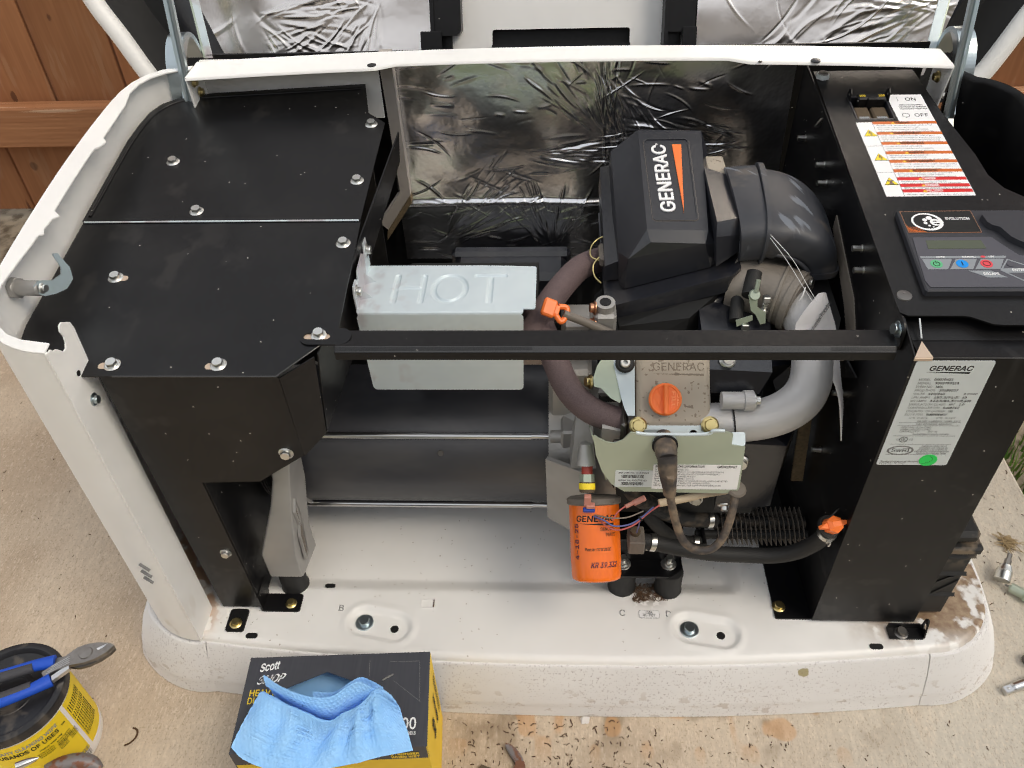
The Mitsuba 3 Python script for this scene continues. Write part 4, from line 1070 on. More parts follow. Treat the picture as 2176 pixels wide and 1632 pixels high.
# gray intake pipe
IP = G + '__intake_pipe'
add(IP, tube([(0.2020, 0.1180, 0.4160), (0.2200, 0.1180, 0.4180), (0.2450, 0.1190, 0.4240), (0.2680, 0.1230, 0.4330), (0.2860, 0.1320, 0.4450), (0.2960, 0.1460, 0.4590), (0.3000, 0.1660, 0.4730), (0.3015, 0.1900, 0.4840), (0.2990, 0.2140, 0.4910), (0.2920, 0.2360, 0.4960), (0.280, 0.2600, 0.4990)], [0.0235, 0.0238, 0.0245, 0.025, 0.025, 0.0245, 0.0242, 0.024, 0.0238, 0.0245, 0.026], 32, 8), 'pipe_gray', 60)
add(IP + '__boss', cat(tube([(0.1880, 0.120, 0.4520), (0.2140, 0.120, 0.4520)], 0.0105, 24, 0), tube([(0.2140, 0.120, 0.4520), (0.2250, 0.120, 0.4520)], [0.0125, 0.0125], 24, 0)), 'pipe_gray', 40)
add(IP + '__boss_washer', tube([(0.2250, 0.120, 0.4520), (0.2275, 0.120, 0.4520)], 0.0085, 20, 0), 'zinc', 40)
add(IP + '__gasket', tube([(0.2045, 0.119, 0.4180), (0.2062, 0.119, 0.4182)], 0.0250, 32, 0), 'ink', 40)
add(IP + '__port', tube([(0.165, 0.119, 0.4170), (0.2045, 0.119, 0.4180)], 0.0230, 28, 0), 'pipe_gray', 40)
bolt(IP, (0.2275, 0.120, 0.4520), (1, -0.1, 0.1), 'zinc', 1.0)
add(IP + '__lettering', text('N G', frame((0.3105, 0.1540, 0.4890), unit(V(0.1, -0.75, -0.62)), unit(V(0.80, 0.35, -0.35))), -0.012, -0.003, 0.0065, bold=False, t=0.0006), 'ink_gray', False)
# throttle body the pipe ends in
TB = G + '__throttle_body'
add(TB, tube([(0.2960, 0.2450, 0.5010), (0.2820, 0.2560, 0.5020), (0.2600, 0.2680, 0.5030), (0.2400, 0.2790, 0.5030), (0.222, 0.288, 0.503)], [0.0350, 0.0375, 0.0375, 0.0405, 0.0415], 36, 4), 'cast_tan', 50)
add(TB + '__rib', cat(tube([(0.2760, 0.2590, 0.5025), (0.2730, 0.2605, 0.5027)], 0.0400, 36, 0), tube([(0.2930, 0.2470, 0.5010), (0.2860, 0.2520, 0.5015)], 0.0395, 36, 0), cyl((0.305, 0.262, 0.523), (0.292, 0.272, 0.525), 0.009, 16)), 'cast_tan', 40)
add(TB + '__rear_housing', box(0.252, 0.300, 0.300, 0.340, 0.46, 0.520, 0.006), 'cast_tan', 30)
bolt(TB, (0.3060, 0.2580, 0.5240), (0.8, -0.5, 0.2), 'zinc', 0.8)
add(TB + '__linkage', cat(cyl((0.2380, 0.262, 0.535), (0.2300, 0.235, 0.520), 0.010, 20), cyl((0.222, 0.26, 0.51), (0.215, 0.22, 0.492), 0.0085, 20)), 'rubber', 40)
add(TB + '__lever', cat(plate([(0.2260, 0.226, 0.527), (0.2370, 0.226, 0.530), (0.2380, 0.222, 0.513), (0.2490, 0.219, 0.506), (0.2500, 0.215, 0.493), (0.2440, 0.215, 0.491), (0.2370, 0.219, 0.503), (0.2310, 0.221, 0.508)], 0.0018),
    plate([(0.2130, 0.214, 0.498), (0.2320, 0.214, 0.506), (0.2330, 0.212, 0.500), (0.2150, 0.212, 0.490)], 0.0018), tube([(0.236, 0.232, 0.546), (0.2345, 0.227, 0.532)], 0.0028, 8, 0), lathe([[0, 0], [0.007, 0], [0.006, 0.003], [0, 0.003]], (0.2335, 0.2275, 0.5270), (0, -0.8, 0.6), 16)), 'galv_green', 30)
for x, y, z in ((0.2250, 0.212, 0.4870), (0.2485, 0.226, 0.5180)):
    sp = [(x + 0.003 * math.cos(t), y + 0.003 * math.sin(t), z - 0.0022 * t / PI) for t in np.linspace(0, 6 * PI, 48)]
    add(TB + '__spring_screw', cat(box(x - 0.0045, x + 0.0045, y - 0.004, y + 0.004, z, z + 0.008, 0.001), tube(sp, 0.0009, 6, 0), cyl((x, y, z), (x, y, z - 0.015), 0.0018, 10), lathe([[0, 0], [0.0048, 0], [0.0048, 0.002], [0, 0.0028]], (x, y, z - 0.0145), (0, 0, -1), 16)), 'zinc', 30)

# ---- air box
AB = G + '__air_box'
F_ = dict(R1=(0.1050, 0.4820, 0.6200), R2=(0.1905, 0.4780, 0.6192), F1=(0.1044, 0.2880, 0.5826), F2=(0.1786, 0.2850, 0.5820))
upper = hull([F_['R1'], F_['R2'], F_['F1'], F_['F2'], (0.1085, 0.2745, 0.5725), (0.1750, 0.2735, 0.5705), (0.0705, 0.4930, 0.5830), (0.0715, 0.2900, 0.5480), (0.0825, 0.2700, 0.5515), (0.1890, 0.2800, 0.5650), (0.2010, 0.4760, 0.5950),
    (0.0745, 0.2830, 0.5020), (0.0810, 0.2765, 0.5010), (0.1860, 0.2765, 0.5340), (0.1940, 0.2830, 0.5370), (0.0660, 0.4900, 0.5400), (0.2010, 0.4800, 0.5600)])
add(AB, upper, 'plastic', 12)
AF = frame((0, 0.2865, 0.5823), (1, 0, 0), (0, 1, 0.1936))
rec_ = Polygon([(0.1135, 0.0195), (0.1165, 0.0165), (0.1650, 0.0165), (0.1680, 0.0195), (0.1705, 0.1690), (0.1675, 0.1735), (0.1150, 0.1735), (0.1115, 0.1690)])
add(AB + '__emblem_frame', fp(AF, rec_.buffer(0.0007).difference(rec_.buffer(-0.0012)), 0.0011), 'plastic', False)
add(AB + '__emblem_ridge', fp(AF, rec_.buffer(0.0014).difference(rec_.buffer(0.0006)), 0.0003), 'sensor', False)
tl = text('GENERAC', AF, 0.1421, 0.0300, 0.0178, 0.1305, True, rot=PI / 2 + 0.030, t=0.0016)
add(AB + '__lettering', tl, 'print_white', False)
add(AB + '__emblem_wedge', fp(AF, [(0.1483, 0.1615), (0.1520, 0.0300), (0.1604, 0.1610)], 0.0016), 'orange', False)
add(AB + '__mark', fp(AF, Point(0.1275, 0.1625).buffer(0.0016).difference(Point(0.1275, 0.1625).buffer(0.0010)), 0.001), 'print_white', False)
# split flange and lower half
fo = [(0.0555, 0.4800), (0.0555, 0.2600), (0.0600, 0.2500), (0.2080, 0.2500), (0.2210, 0.2630), (0.2210, 0.4800)]
fz = lambda x: 0.4740 + 0.318 * (x - 0.0)
flp = []
for x, y in fo:
    flp += [(x, y, 0.4735 + 0.3150 * x), (x, y, 0.4735 + 0.3150 * x - 0.006)]
add(AB + '__flange', hull(flp), 'plastic', 12)
lo = []
for x, y in [(0.0570, 0.478), (0.0570, 0.262), (0.0615, 0.2520), (0.2060, 0.2520), (0.2190, 0.265), (0.2190, 0.478)]:
    lo += [(x, y, 0.4665 + 0.3150 * x), (x, y, 0.448 + 0.3150 * x)]
add(AB + '__lower_rim', hull(lo), 'plastic', 12)
add(AB + '__lower_case', hull([(0.0700, 0.2600, 0.474), (0.202, 0.2600, 0.512), (0.215, 0.30, 0.51), (0.068, 0.46, 0.475), (0.215, 0.46, 0.51), (0.0740, 0.238, 0.470), (0.0760, 0.226, 0.430), (0.1600, 0.232, 0.488), (0.1520, 0.226, 0.430), (0.10, 0.42, 0.40), (0.19, 0.42, 0.40)]), 'black_in', 12)
add(AB + '__lower_duct', hull([(0.15, 0.25, 0.47), (0.205, 0.255, 0.505), (0.145, 0.235, 0.43), (0.175, 0.24, 0.44), (0.16, 0.33, 0.44), (0.205, 0.33, 0.49)]), 'plastic', 12)
# side ledge at the left with the wire clip
add(AB + '__side_ledge', hull([(0.0545, 0.300, 0.497), (0.0545, 0.480, 0.531), (0.0560, 0.490, 0.560), (0.0560, 0.300, 0.520), (0.0780, 0.300, 0.50), (0.0780, 0.300, 0.53), (0.0780, 0.480, 0.54), (0.0780, 0.490, 0.565)]), 'plastic', 12)
add(AB + '__wire_clip', tube([(0.0575, 0.322, 0.5120), (0.0400, 0.330, 0.5140), (0.0400, 0.348, 0.5180), (0.0500, 0.360, 0.5230), (0.0640, 0.358, 0.5290), (0.0660, 0.340, 0.5270), (0.0640, 0.330, 0.5220), (0.0500, 0.326, 0.5160), (0.0420, 0.318, 0.508), (0.0440, 0.306, 0.500), (0.0520, 0.296, 0.496)], 0.0013, 8, 5), 'brass', 60)
add(AB + '__clip_boss', box(0.050, 0.066, 0.318, 0.356, 0.505, 0.5205, 0.003), 'sensor', False)
# neck to the duct, and the tan rear stiffener
add(AB + '__neck', hull([(0.185, 0.272, 0.602), (0.185, 0.396, 0.6080), (0.222, 0.2920, 0.5970), (0.222, 0.386, 0.6000), (0.185, 0.264, 0.586), (0.222, 0.2790, 0.580), (0.19, 0.262, 0.545), (0.222, 0.2790, 0.558), (0.185, 0.39, 0.55), (0.222, 0.386, 0.555)]), 'plastic', 12)
add(AB + '__rear_stay', cat(box(0.192, 0.2175, 0.395, 0.445, 0.56, 0.5990, 0.002)), 'dusty', False)

# ---- black intake elbow
DU = G + '__intake_elbow'
path = spline([(0.2160, 0.3380, 0.5740), (0.2360, 0.3380, 0.5760), (0.2560, 0.3370, 0.5760), (0.2830, 0.3330, 0.5710), (0.3030, 0.3260, 0.5600), (0.3160, 0.3190, 0.5450), (0.3220, 0.3140, 0.5270), (0.3235, 0.3110, 0.5130)], 8)
taper = np.interp(np.arange(len(path)), [0, 20, 36, 48, 60], [1.0, 1.0, 0.88, 0.70, 0.62])


def oval_tube(P, hy, hz, inner=None, sides=40, grow=None, sup=3.2):
    """Superelliptic duct: half sizes hy across and hz along the bend's radius."""
    Tn = np.gradient(P, axis=0)
    Tn /= np.linalg.norm(Tn, axis=1, keepdims=True)
    th = np.arange(sides) * 2 * PI / sides
    ce, se = np.cos(th), np.sin(th)
    ex, ey = np.sign(ce) * np.abs(ce) ** (2 / sup), np.sign(se) * np.abs(se) ** (2 / sup)
    rows = []
    for i, p in enumerate(P):
        a = V(0.0, 1, 0.10)
        a = unit(a - Tn[i] * (a @ Tn[i]))
        b = np.cross(Tn[i], a)
        s = 1.0 if grow is None else grow[i]
        rows.append(p + ex[:, None] * a * hy * s + ey[:, None] * b * hz * (0.35 + 0.65 * s))
    v = np.vstack(rows)
    k = len(P)
    i, j = np.meshgrid(np.arange(k - 1), np.arange(sides), indexing='ij')
    q = np.stack([i * sides + j, i * sides + (j + 1) % sides, (i + 1) * sides + (j + 1) % sides, (i + 1) * sides + j], -1).reshape(-1, 4)
    j = np.arange(sides)
    f = np.vstack([q[:, [0, 1, 2]], q[:, [0, 2, 3]]])
    v = np.vstack([v, P[0], P[-1]])
    f = np.vstack([f, np.stack([np.full(sides, k * sides), (j + 1) % sides, j], 1), np.stack([np.full(sides, k * sides + 1), (k - 1) * sides + j, (k - 1) * sides + (j + 1) % sides], 1)])
    return trimesh.Trimesh(v, f, process=False)


add(DU, oval_tube(path, 0.0720, 0.0315, grow=taper), 'duct', 50)
k0 = oval_tube(path[:14], 0.0750, 0.0345)
add(DU + '__cuff', k0, 'duct', 50)
add(DU + '__rib', oval_tube(path[13:16], 0.0785, 0.0385), 'duct', 50)
add(DU + '__seam', tube(path[14:] + np.array([unit(np.cross(t_, V(0, 1, 0.1))) * -0.0317 for t_ in np.gradient(path, axis=0)[14:]]) * (0.35 + 0.65 * taper[14:, None]), 0.0012, 6, 0), 'duct', 50)
front_e = np.array([p_ + V(0, -0.0680 * s_, -0.0068) + unit(np.cross(t_, V(0, 1, 0.1))) * -0.012 for p_, s_, t_ in zip(path[14:], taper[14:], np.gradient(path, axis=0)[14:])])
add(DU + '__front_ridge', tube(front_e, 0.0026, 8, 0), 'duct', 50)
add(DU + '__end_rim', oval_tube(path[-6:], 0.0750, 0.0340, grow=taper[-6:]), 'duct', 50)
add(DU + '__lower_boot', hull([(0.302, 0.30, 0.51), (0.340, 0.32, 0.51), (0.305, 0.25, 0.500), (0.344, 0.225, 0.492), (0.336, 0.20, 0.472), (0.322, 0.20, 0.468), (0.33, 0.30, 0.45)]), 'rubber', 30)
add(DU + '__lower_panel', plate([(0.3070, 0.228, 0.520), (0.3450, 0.140, 0.470), (0.3460, 0.30, 0.33), (0.3070, 0.36, 0.40)], 0.002), 'black', False)
add(DU + '__clip_strap', cat(plate([(0.3470, 0.335, 0.572), (0.3470, 0.215, 0.530), (0.3470, 0.170, 0.492), (0.3470, 0.186, 0.470), (0.3470, 0.235, 0.505), (0.3470, 0.335, 0.552)], 0.002), box(0.330, 0.349, 0.166, 0.190, 0.474, 0.478)), 'sensor', False)

# ---- dipstick
DS = G + '__dipstick'
add(DS, tube([(0.0020, 0.2020, 0.5180), (0.030, 0.2000, 0.5060), (0.072, 0.196, 0.4860)], 0.0052, 14, 3), 'sensor', 40)
d_ = unit(V(0.70, -0.05, -0.30))
Ad = frame((-0.0130, 0.2040, 0.5245), d_, unit(np.cross(V(0, -0.55, 0.83), d_)))
add(DS + '__handle', moved(cat(box(-0.0115, 0.0055, -0.0110, 0.0110, -0.0040, 0.0050, 0.0022), box(0.003, 0.010, -0.006, 0.006, -0.003, 0.004, 0.001), tube([(0.006, -0.004, 0), (0.016, -0.011, 0), (0.020, -0.002, 0), (0.018, 0.008, 0), (0.008, 0.006, 0)], 0.0036, 10, 5)), Ad), 'orange', 30)
for p in ((0.0400, 0.2180, 0.5150), (0.0400, 0.2120, 0.4960)):
    bolt(EN, p, (-1, -0.1, 0.15), 'copper', 1.0)
add(EN + '__breather_casting', cat(box(0.0400, 0.0670, 0.205, 0.240, 0.455, 0.5120, 0.004), cyl((0.0530, 0.2220, 0.5000), (0.0530, 0.2190, 0.5230), 0.0120, 24)), 'cast', 30)
add(EN + '__breather_hole', lathe([[0, 0], [0.007, 0], [0.007, 0.0005], [0, 0.0005]], (0.0530, 0.2190, 0.5232), (0, -0.13, 0.99), 20), 'black_in')
add(EN + '__rear_head_cover', box(0.0, 0.042, 0.245, 0.29, 0.40, 0.470, 0.006), 'cast', 30)
# black cover behind the head at the right
add(EN + '__blower_cover', cat(hull([(0.172, 0.150, 0.475), (0.250, 0.150, 0.470), (0.172, 0.138, 0.448), (0.236, 0.138, 0.446), (0.256, 0.17, 0.448), (0.172, 0.26, 0.50), (0.264, 0.26, 0.49), (0.172, 0.16, 0.42), (0.245, 0.16, 0.42), (0.25, 0.26, 0.42)]), hull([(0.25, 0.17, 0.46), (0.29, 0.2, 0.44), (0.25, 0.3, 0.5), (0.29, 0.3, 0.46), (0.25, 0.2, 0.38), (0.29, 0.25, 0.38)])), 'black_gloss', 25)
add(EN + '__lower_cover', hull([(0.200, 0.10, 0.40), (0.275, 0.11, 0.385), (0.200, 0.10, 0.27), (0.275, 0.11, 0.27), (0.300, 0.16, 0.37), (0.300, 0.18, 0.27), (0.20, 0.16, 0.42)]), 'black_gloss', 20)
bolt(EN, (0.2210, 0.100, 0.3650), (0, -1, 0.2), 'zinc', 1.15)

# ---- oil filter, tilted forward and down
OF = G + '__oil_filter'
f0, f1 = V(0.0415, 0.0850, 0.3085), V(0.0450, 0.0130, 0.2400)
fd = unit(f1 - f0)
fr_ = 0.0318
FL = np.linalg.norm(f1 - f0)
prof_f = [[0, 0.004], [fr_, 0.004], [fr_, FL - 0.022], [fr_ * 0.985, FL - 0.020], [fr_ * 0.985, FL - 0.007], [fr_ * 0.95, FL - 0.002], [fr_ * 0.84, FL], [fr_ * 0.60, FL + 0.001], [fr_ * 0.55, FL - 0.001], [0, FL - 0.001]]
fa = axis_frame(f0, fd)
# local axes: z along the filter, screen-up on the can is -z, 'out' faces the camera
out = unit(V(-0.08, -0.72, 0.78) - fd * (V(-0.08, -0.72, 0.78) @ fd))
rgt = unit(np.cross(fd, out)) * -1.0
if rgt[0] < 0:
    rgt = -rgt
FAx = frame(f0, rgt, -fd, out)
add(OF, moved(trimesh.creation.revolve(np.array(prof_f), sections=48), frame(f0, rgt, np.cross(fd, rgt), fd)), 'orange_gloss', 30)
add(OF + '__adapter', moved(trimesh.creation.revolve(np.array([[0, -0.0060], [0.030, -0.0060], [0.0345, -0.0035], [0.0345, 0.003], [0.0325, 0.0045], [0, 0.0045]]), sections=40), frame(f0, rgt, np.cross(fd, rgt), fd)), 'sensor', 30)


def wrap(m, r, y0=0.0):
    """Bends flat lettering (x across, y up) round a can of radius r about local y; z out."""
    m = m.subdivide_to_size(0.004)
    v = m.vertices.copy()
    a = v[:, 0] / r
    rr = r + v[:, 2]
    m.vertices = np.c_[rr * np.sin(a), v[:, 1] + y0, rr * np.cos(a)]
    return m


I4 = np.eye(4)
fl_ = lambda s, x, y, h, w, **k: moved(wrap(text(s, I4, x, y, h, w, t=0.0003, **k), fr_), FAx)
add(OF + '__lettering', cat(fl_('GENERAC', -0.0245, -0.0240, 0.0072, 0.0530, bold=True, shear=0.12), fl_('GENUINE', 0.0075, -0.0355, 0.0042, 0.0205, bold=False), fl_('PARTS', 0.0145, -0.0425, 0.0042, 0.0140, bold=False), fl_('Part #: 070185E', -0.0125, -0.0600, 0.0036, 0.0335, bold=True),
    moved(wrap(ext(Polygon([(-0.0225, -0.0265), (0.0270, -0.0265), (0.0270, -0.0295)]), 0.0003), fr_), FAx)), 'ink', False)
add(OF + '__handwriting', cat(moved(wrap(text('4-18-25', I4, -0.0215, -0.0720, 0.0058, 0.0450, True, rot=PI / 2, t=0.0003), fr_), FAx), moved(wrap(text('KR 39.332', I4, -0.006, -0.0805, 0.0064, 0.0360, True, rot=0.0, t=0.0003, shear=0.2), fr_ * 0.998), FAx)), 'ink_purple', False)
# pressure switch above the filter
PS = G + '__pressure_switch'
pa_ = V(0, 0.72, 0.69)
p0_ = V(0.0312, 0.0640, 0.3490)
add(PS, cat(lathe([[0, 0], [0.0092, 0], [0.0092, 0.010], [0, 0.010]], p0_ + pa_ * 0.0125, pa_, 6)), 'galv_green', 30)
add(PS + '__port', cat(lathe([[0, 0], [0.0120, 0], [0.0095, 0.016], [0.008, 0.026], [0, 0.030]], p0_ + pa_ * 0.034 + V(-0.002, 0, 0), (0, 0.6, 0.8), 24)), 'cast', 40)
add(PS + '__seal', lathe([[0, 0], [0.0068, 0], [0.0068, 0.014], [0, 0.014]], p0_ + pa_ * 0.0220, pa_, 20), 'red_plastic', 40)
add(PS + '__cap', lathe([[0, 0], [0.0086, 0], [0.0096, 0.002], [0.0096, 0.0115], [0.0090, 0.0130], [0, 0.0130]], p0_, pa_, 28), 'brown', 40)
add(PS + '__band', lathe([[0.0090, 0.0040], [0.0100, 0.0040], [0.0100, 0.0115], [0.0090, 0.0115]], p0_, pa_, 28), 'yellow', 40)
add(PS + '__connector', cat(box(0.0275, 0.0360, 0.0540, 0.0610, 0.3340, 0.3510, 0.001), box(0.0300, 0.0410, 0.0520, 0.0590, 0.3310, 0.3370, 0.001)), 'conn_pink', False)
add(PS + '__connector', cat(box(0.0265, 0.0410, 0.0500, 0.0560, 0.3265, 0.3315, 0.001)), 'conn_blue', False)

# ---- wiring in front of the engine
WR = G + '__wiring'
add(WR + '__wire', tube([(0.0400, 0.049, 0.3215), (0.0520, 0.040, 0.3250), (0.0640, 0.034, 0.3220), (0.0830, 0.036, 0.3230), (0.0980, 0.042, 0.3300), (0.1120, 0.052, 0.3370)], 0.0012, 6, 6), 'wire_blue', 60)
add(WR + '__wire', tube([(0.0420, 0.049, 0.3215), (0.0560, 0.036, 0.3180), (0.0700, 0.032, 0.3170), (0.0880, 0.036, 0.3220), (0.1040, 0.045, 0.3320), (0.1200, 0.056, 0.3360)], 0.0012, 6, 6), 'wire_red', 60)
add(WR + '__wire', tube([(0.0620, 0.038, 0.3280), (0.0680, 0.044, 0.3360), (0.0780, 0.052, 0.3380), (0.0860, 0.056, 0.3400)], 0.0011, 6, 6), 'wire_red', 60)
add(WR + '__wire', tube([(0.0410, 0.050, 0.3230), (0.0600, 0.040, 0.3300), (0.0800, 0.042, 0.3290), (0.1000, 0.048, 0.3340)], 0.0010, 6, 6), 'wire_gray', 60)
add(WR + '__wire', tube([(0.0960, 0.044, 0.3280), (0.0960, 0.046, 0.3100), (0.0955, 0.052, 0.2900), (0.0960, 0.058, 0.278)], 0.0009, 6, 6), 'wire_blue', 60)
add(WR + '__splice', cat(cyl((0.0780, 0.052, 0.3370), (0.0880, 0.057, 0.3390), 0.0026, 12), cyl((0.0880, 0.056, 0.3390), (0.1020, 0.063, 0.3410), 0.0038, 12)), 'conn_pink', 40)
add(WR + '__sleeve', tube([(0.1200, 0.063, 0.3310), (0.1480, 0.068, 0.3330), (0.1780, 0.076, 0.3340), (0.2060, 0.087, 0.3280)], 0.0050, 12, 5), 'sleeve', 60)
add(WR + '__cable_tie', lathe([[0.002, 0], [0.0036, 0], [0.0036, 0.0022], [0.002, 0.0022]], (0.0950, 0.0410, 0.3270), (1, 0.6, 0.6), 12), 'ink', 30)

# ---- spark plug lead
SL = G + '__spark_lead'
add(SL + '__boot', cat(tube([(0.1185, 0.085, 0.4270), (0.1190, 0.062, 0.4300), (0.1200, 0.050, 0.4270)], [0.0105, 0.0130, 0.0115], 24, 5), tube([(0.1198, 0.052, 0.4300), (0.1215, 0.045, 0.4120), (0.1245, 0.040, 0.3920), (0.1260, 0.038, 0.3790)], [0.0115, 0.0108, 0.0085, 0.0076], 24, 5), hull([(0.1160, 0.042, 0.416), (0.1285, 0.041, 0.416), (0.1195, 0.032, 0.413), (0.1265, 0.031, 0.412), (0.1210, 0.033, 0.388), (0.1285, 0.033, 0.387)])), 'lead', 50)
add(SL + '__hole_ring', moved(lathe([[0.0105, 0], [0.0150, 0], [0.0150, 0.0016], [0.0105, 0.0016]], sides=28), axis_frame((0.1190, 0.0690, 0.4290), (0, -1, 0.12))), 'ink', 40)
add(SL, tube([(0.1260, 0.038, 0.3800), (0.1310, 0.032, 0.3580), (0.1390, 0.026, 0.3300), (0.1500, 0.023, 0.3050), (0.1660, 0.021, 0.2930), (0.1830, 0.023, 0.2930), (0.1960, 0.030, 0.3040), (0.2040, 0.042, 0.3220), (0.2080, 0.052, 0.3380), (0.2105, 0.062, 0.3480)], 0.0050, 14, 8), 'lead', 60)
add(SL + '__grommet', lathe([[0, 0], [0.0115, 0], [0.0120, 0.002], [0.0100, 0.0045], [0, 0.005]], (0.2120, 0.0680, 0.3520), (0.1, -0.2, 0.95), 24), 'sensor', 40)
bolt(SL, (0.2010, 0.062, 0.3290), (0, -0.7, -0.4), 'zinc', 1.1)
bolt(SL, (0.1690, 0.080, 0.3180), (0, -0.8, 0.2), 'zinc', 1.0)

# ---- oil cooler with fins, and its hoses
CO = G + '__oil_cooler'
g = np.random.default_rng(2)
for i in range(19):
    x = 0.2200 + i * 0.0066
    yo = 0.0 + 0.0022 * i * 0.5
    fin = ext(rnd([(0.132, 0.1720), (0.110, 0.1830), (0.115, 0.1870), (0.140, 0.1980), (0.168, 0.1980), (0.168, 0.1720)], 0.001), 0.0009, frame((x, 0.0, 0.0 + g.uniform(-0.0008, 0.0008)), (0, 1, 0), (0, 0, 1), (1, 0, 0)))
    add(CO + '__fin', fin, 'sensor', False)
add(CO, tube([(0.196, 0.148, 0.188), (0.345, 0.148, 0.186)], 0.0085, 20, 0), 'hose', 40)
add(CO + '__pipe', tube([(0.190, 0.128, 0.184), (0.345, 0.130, 0.183)], 0.0065, 16, 0), 'rubber', 40)
add(CO + '__end_plate', box(0.196, 0.200, 0.10, 0.17, 0.165, 0.20, 0.0), 'black', False)
HO = G + '__hose'
add(HO, tube([(0.215, 0.136, 0.2080), (0.190, 0.131, 0.2140), (0.165, 0.126, 0.2240), (0.142, 0.120, 0.2420), (0.120, 0.112, 0.2680), (0.100, 0.105, 0.2920), (0.085, 0.105, 0.318)], 0.0118, 18, 8), 'hose', 60)
add(HO, tube([(0.200, 0.110, 0.1880), (0.175, 0.108, 0.1920), (0.150, 0.108, 0.2060), (0.128, 0.108, 0.2330), (0.112, 0.11, 0.26)], 0.0095, 18, 8), 'rubber', 60)
add(HO, tube([(0.106, 0.066, 0.2500), (0.125, 0.066, 0.2450), (0.165, 0.067, 0.2310), (0.205, 0.070, 0.2190), (0.245, 0.072, 0.2140), (0.280, 0.070, 0.2160), (0.306, 0.066, 0.2300), (0.324, 0.062, 0.2530), (0.332, 0.056, 0.2800), (0.334, 0.052, 0.3000)], 0.0104, 20, 8), 'rubber', 60)


def clamp(o, n, r, m='zinc'):
    add(HO + '__clamp', cat(lathe([[r, -0.0035], [r + 0.0012, -0.0035], [r + 0.0012, 0.0035], [r, 0.0035]], o, n, 24), moved(box(-0.0035, 0.0035, -0.0012, 0.0012, r, r + 0.007, 0.0006), axis_frame(o, n) @ frame((0, 0, 0), (0, 0, 1), (1, 0, 0), (0, -1, 0))), moved(box(-0.003, 0.003, -0.003, 0.003, r + 0.001, r + 0.003, 0.0006), axis_frame(o, n) @ frame((0, 0, 0), (0, 0, 1), (1, 0, 0), (0, -1, 0)))), m, 30)


clamp((0.2060, 0.1345, 0.2100), (1, 0.15, -0.2), 0.0121)
clamp((0.1860, 0.108, 0.1900), (1, 0.0, -0.2), 0.0098)
clamp((0.1190, 0.066, 0.2470), (1, 0, -0.25), 0.0107)
clamp((0.3325, 0.0555, 0.2850), (0.15, -0.2, 1), 0.0107)
EL = G + '__hose_elbow'
add(EL, box(0.0870, 0.1080, 0.052, 0.080, 0.2390, 0.2640, 0.0015), 'sensor', False)
add(EL + '__port', lathe([[0, 0], [0.0065, 0], [0.0065, 0.006], [0, 0.006]], (0.096, 0.068, 0.2640), (0, 0, 1), 20), 'brown', 40)
# orange drain valve at the hose end
DV = G + '__drain_valve'
dn_ = unit(V(0.30, -0.45, 0.85))
du_ = unit(V(0.97, 0.10, 0.28) - dn_ * (V(0.97, 0.10, 0.28) @ dn_))
DA = frame((0.3290, 0.0500, 0.3060), du_, np.cross(dn_, du_), dn_)
add(DV, moved(cat(hull([(x, y, z) for x, y in ((0.010, 0.006), (0.010, -0.006), (-0.010, 0.006), (-0.010, -0.006), (0, 0.011), (0, -0.011)) for z in (0.002, 0.013)] + [(0.006, 0.003, 0.017), (-0.006, 0.003, 0.017), (0.006, -0.003, 0.017), (-0.006, -0.003, 0.017)]), hull([(0.009, 0.004, 0.004), (0.009, -0.004, 0.004), (0.0225, 0.0015, 0.0115), (0.0225, -0.0015, 0.0115), (0.009, 0.004, 0.012), (0.009, -0.004, 0.012), (0.0225, 0, 0.0145)]),
    hull([(-0.009, 0.004, 0.004), (-0.009, -0.004, 0.004), (-0.0215, 0.002, 0.0085), (-0.0215, -0.002, 0.0085), (-0.009, 0.004, 0.012), (-0.009, -0.004, 0.012), (-0.0205, 0, 0.0125)])), DA), 'orange', 25)
add(DV + '__collar', moved(lathe([[0.008, -0.006], [0.0135, -0.004], [0.0135, 0.001], [0.009, 0.002]], sides=28), DA), 'rubber', 40)
add(DV + '__tether', tube([(0.3220, 0.052, 0.306), (0.318, 0.050, 0.318), (0.324, 0.046, 0.329), (0.331, 0.05, 0.335), (0.336, 0.055, 0.333)], 0.0010, 6, 6), 'ink', 40)
# engine mount bracket
MB = G + '__engine_mount'
mp = Polygon([(0.040, 0.0800), (0.152, 0.0800), (0.1720, 0.0945), (0.1720, 0.1350), (0.040, 0.1350)])
add(MB, cat(ext(mp, 0.0035, frame((0, 0, 0.1460), (1, 0, 0), (0, 1, 0))), box(0.040, 0.1690, 0.108, 0.112, 0.1495, 0.205), box(0.040, 0.1690, 0.100, 0.112, 0.205, 0.2075), box(0.05, 0.168, 0.112, 0.2, 0.15, 0.215)), 'black', False)
for x, y in ((0.0890, 0.1010), (0.1530, 0.1015)):
    add(MB + '__nut', cat(moved(bolt_mesh(0.0078, 0.0085, True), frame((x, y, 0.1500), (1, 0, 0), (0, 1, 0))), cyl((x, y, 0.158), (x, y, 0.1665), 0.0045, 16)), 'zinc', 30)
g = np.random.default_rng(44)
add(G + '__debris', cat(*[tube(V(g.uniform(0.105, 0.148), g.uniform(0.072, 0.10), 0.1008) + g.normal(0, 0.003, (3, 3)) * V(1, 1, 0.25), 0.0006, 4, 2) for _ in range(120)]), 'twig', 30)
labels[G + '__debris'] = {'label': 'dry grass and dirt caught between the two rubber mounts', 'kind': 'stuff'}

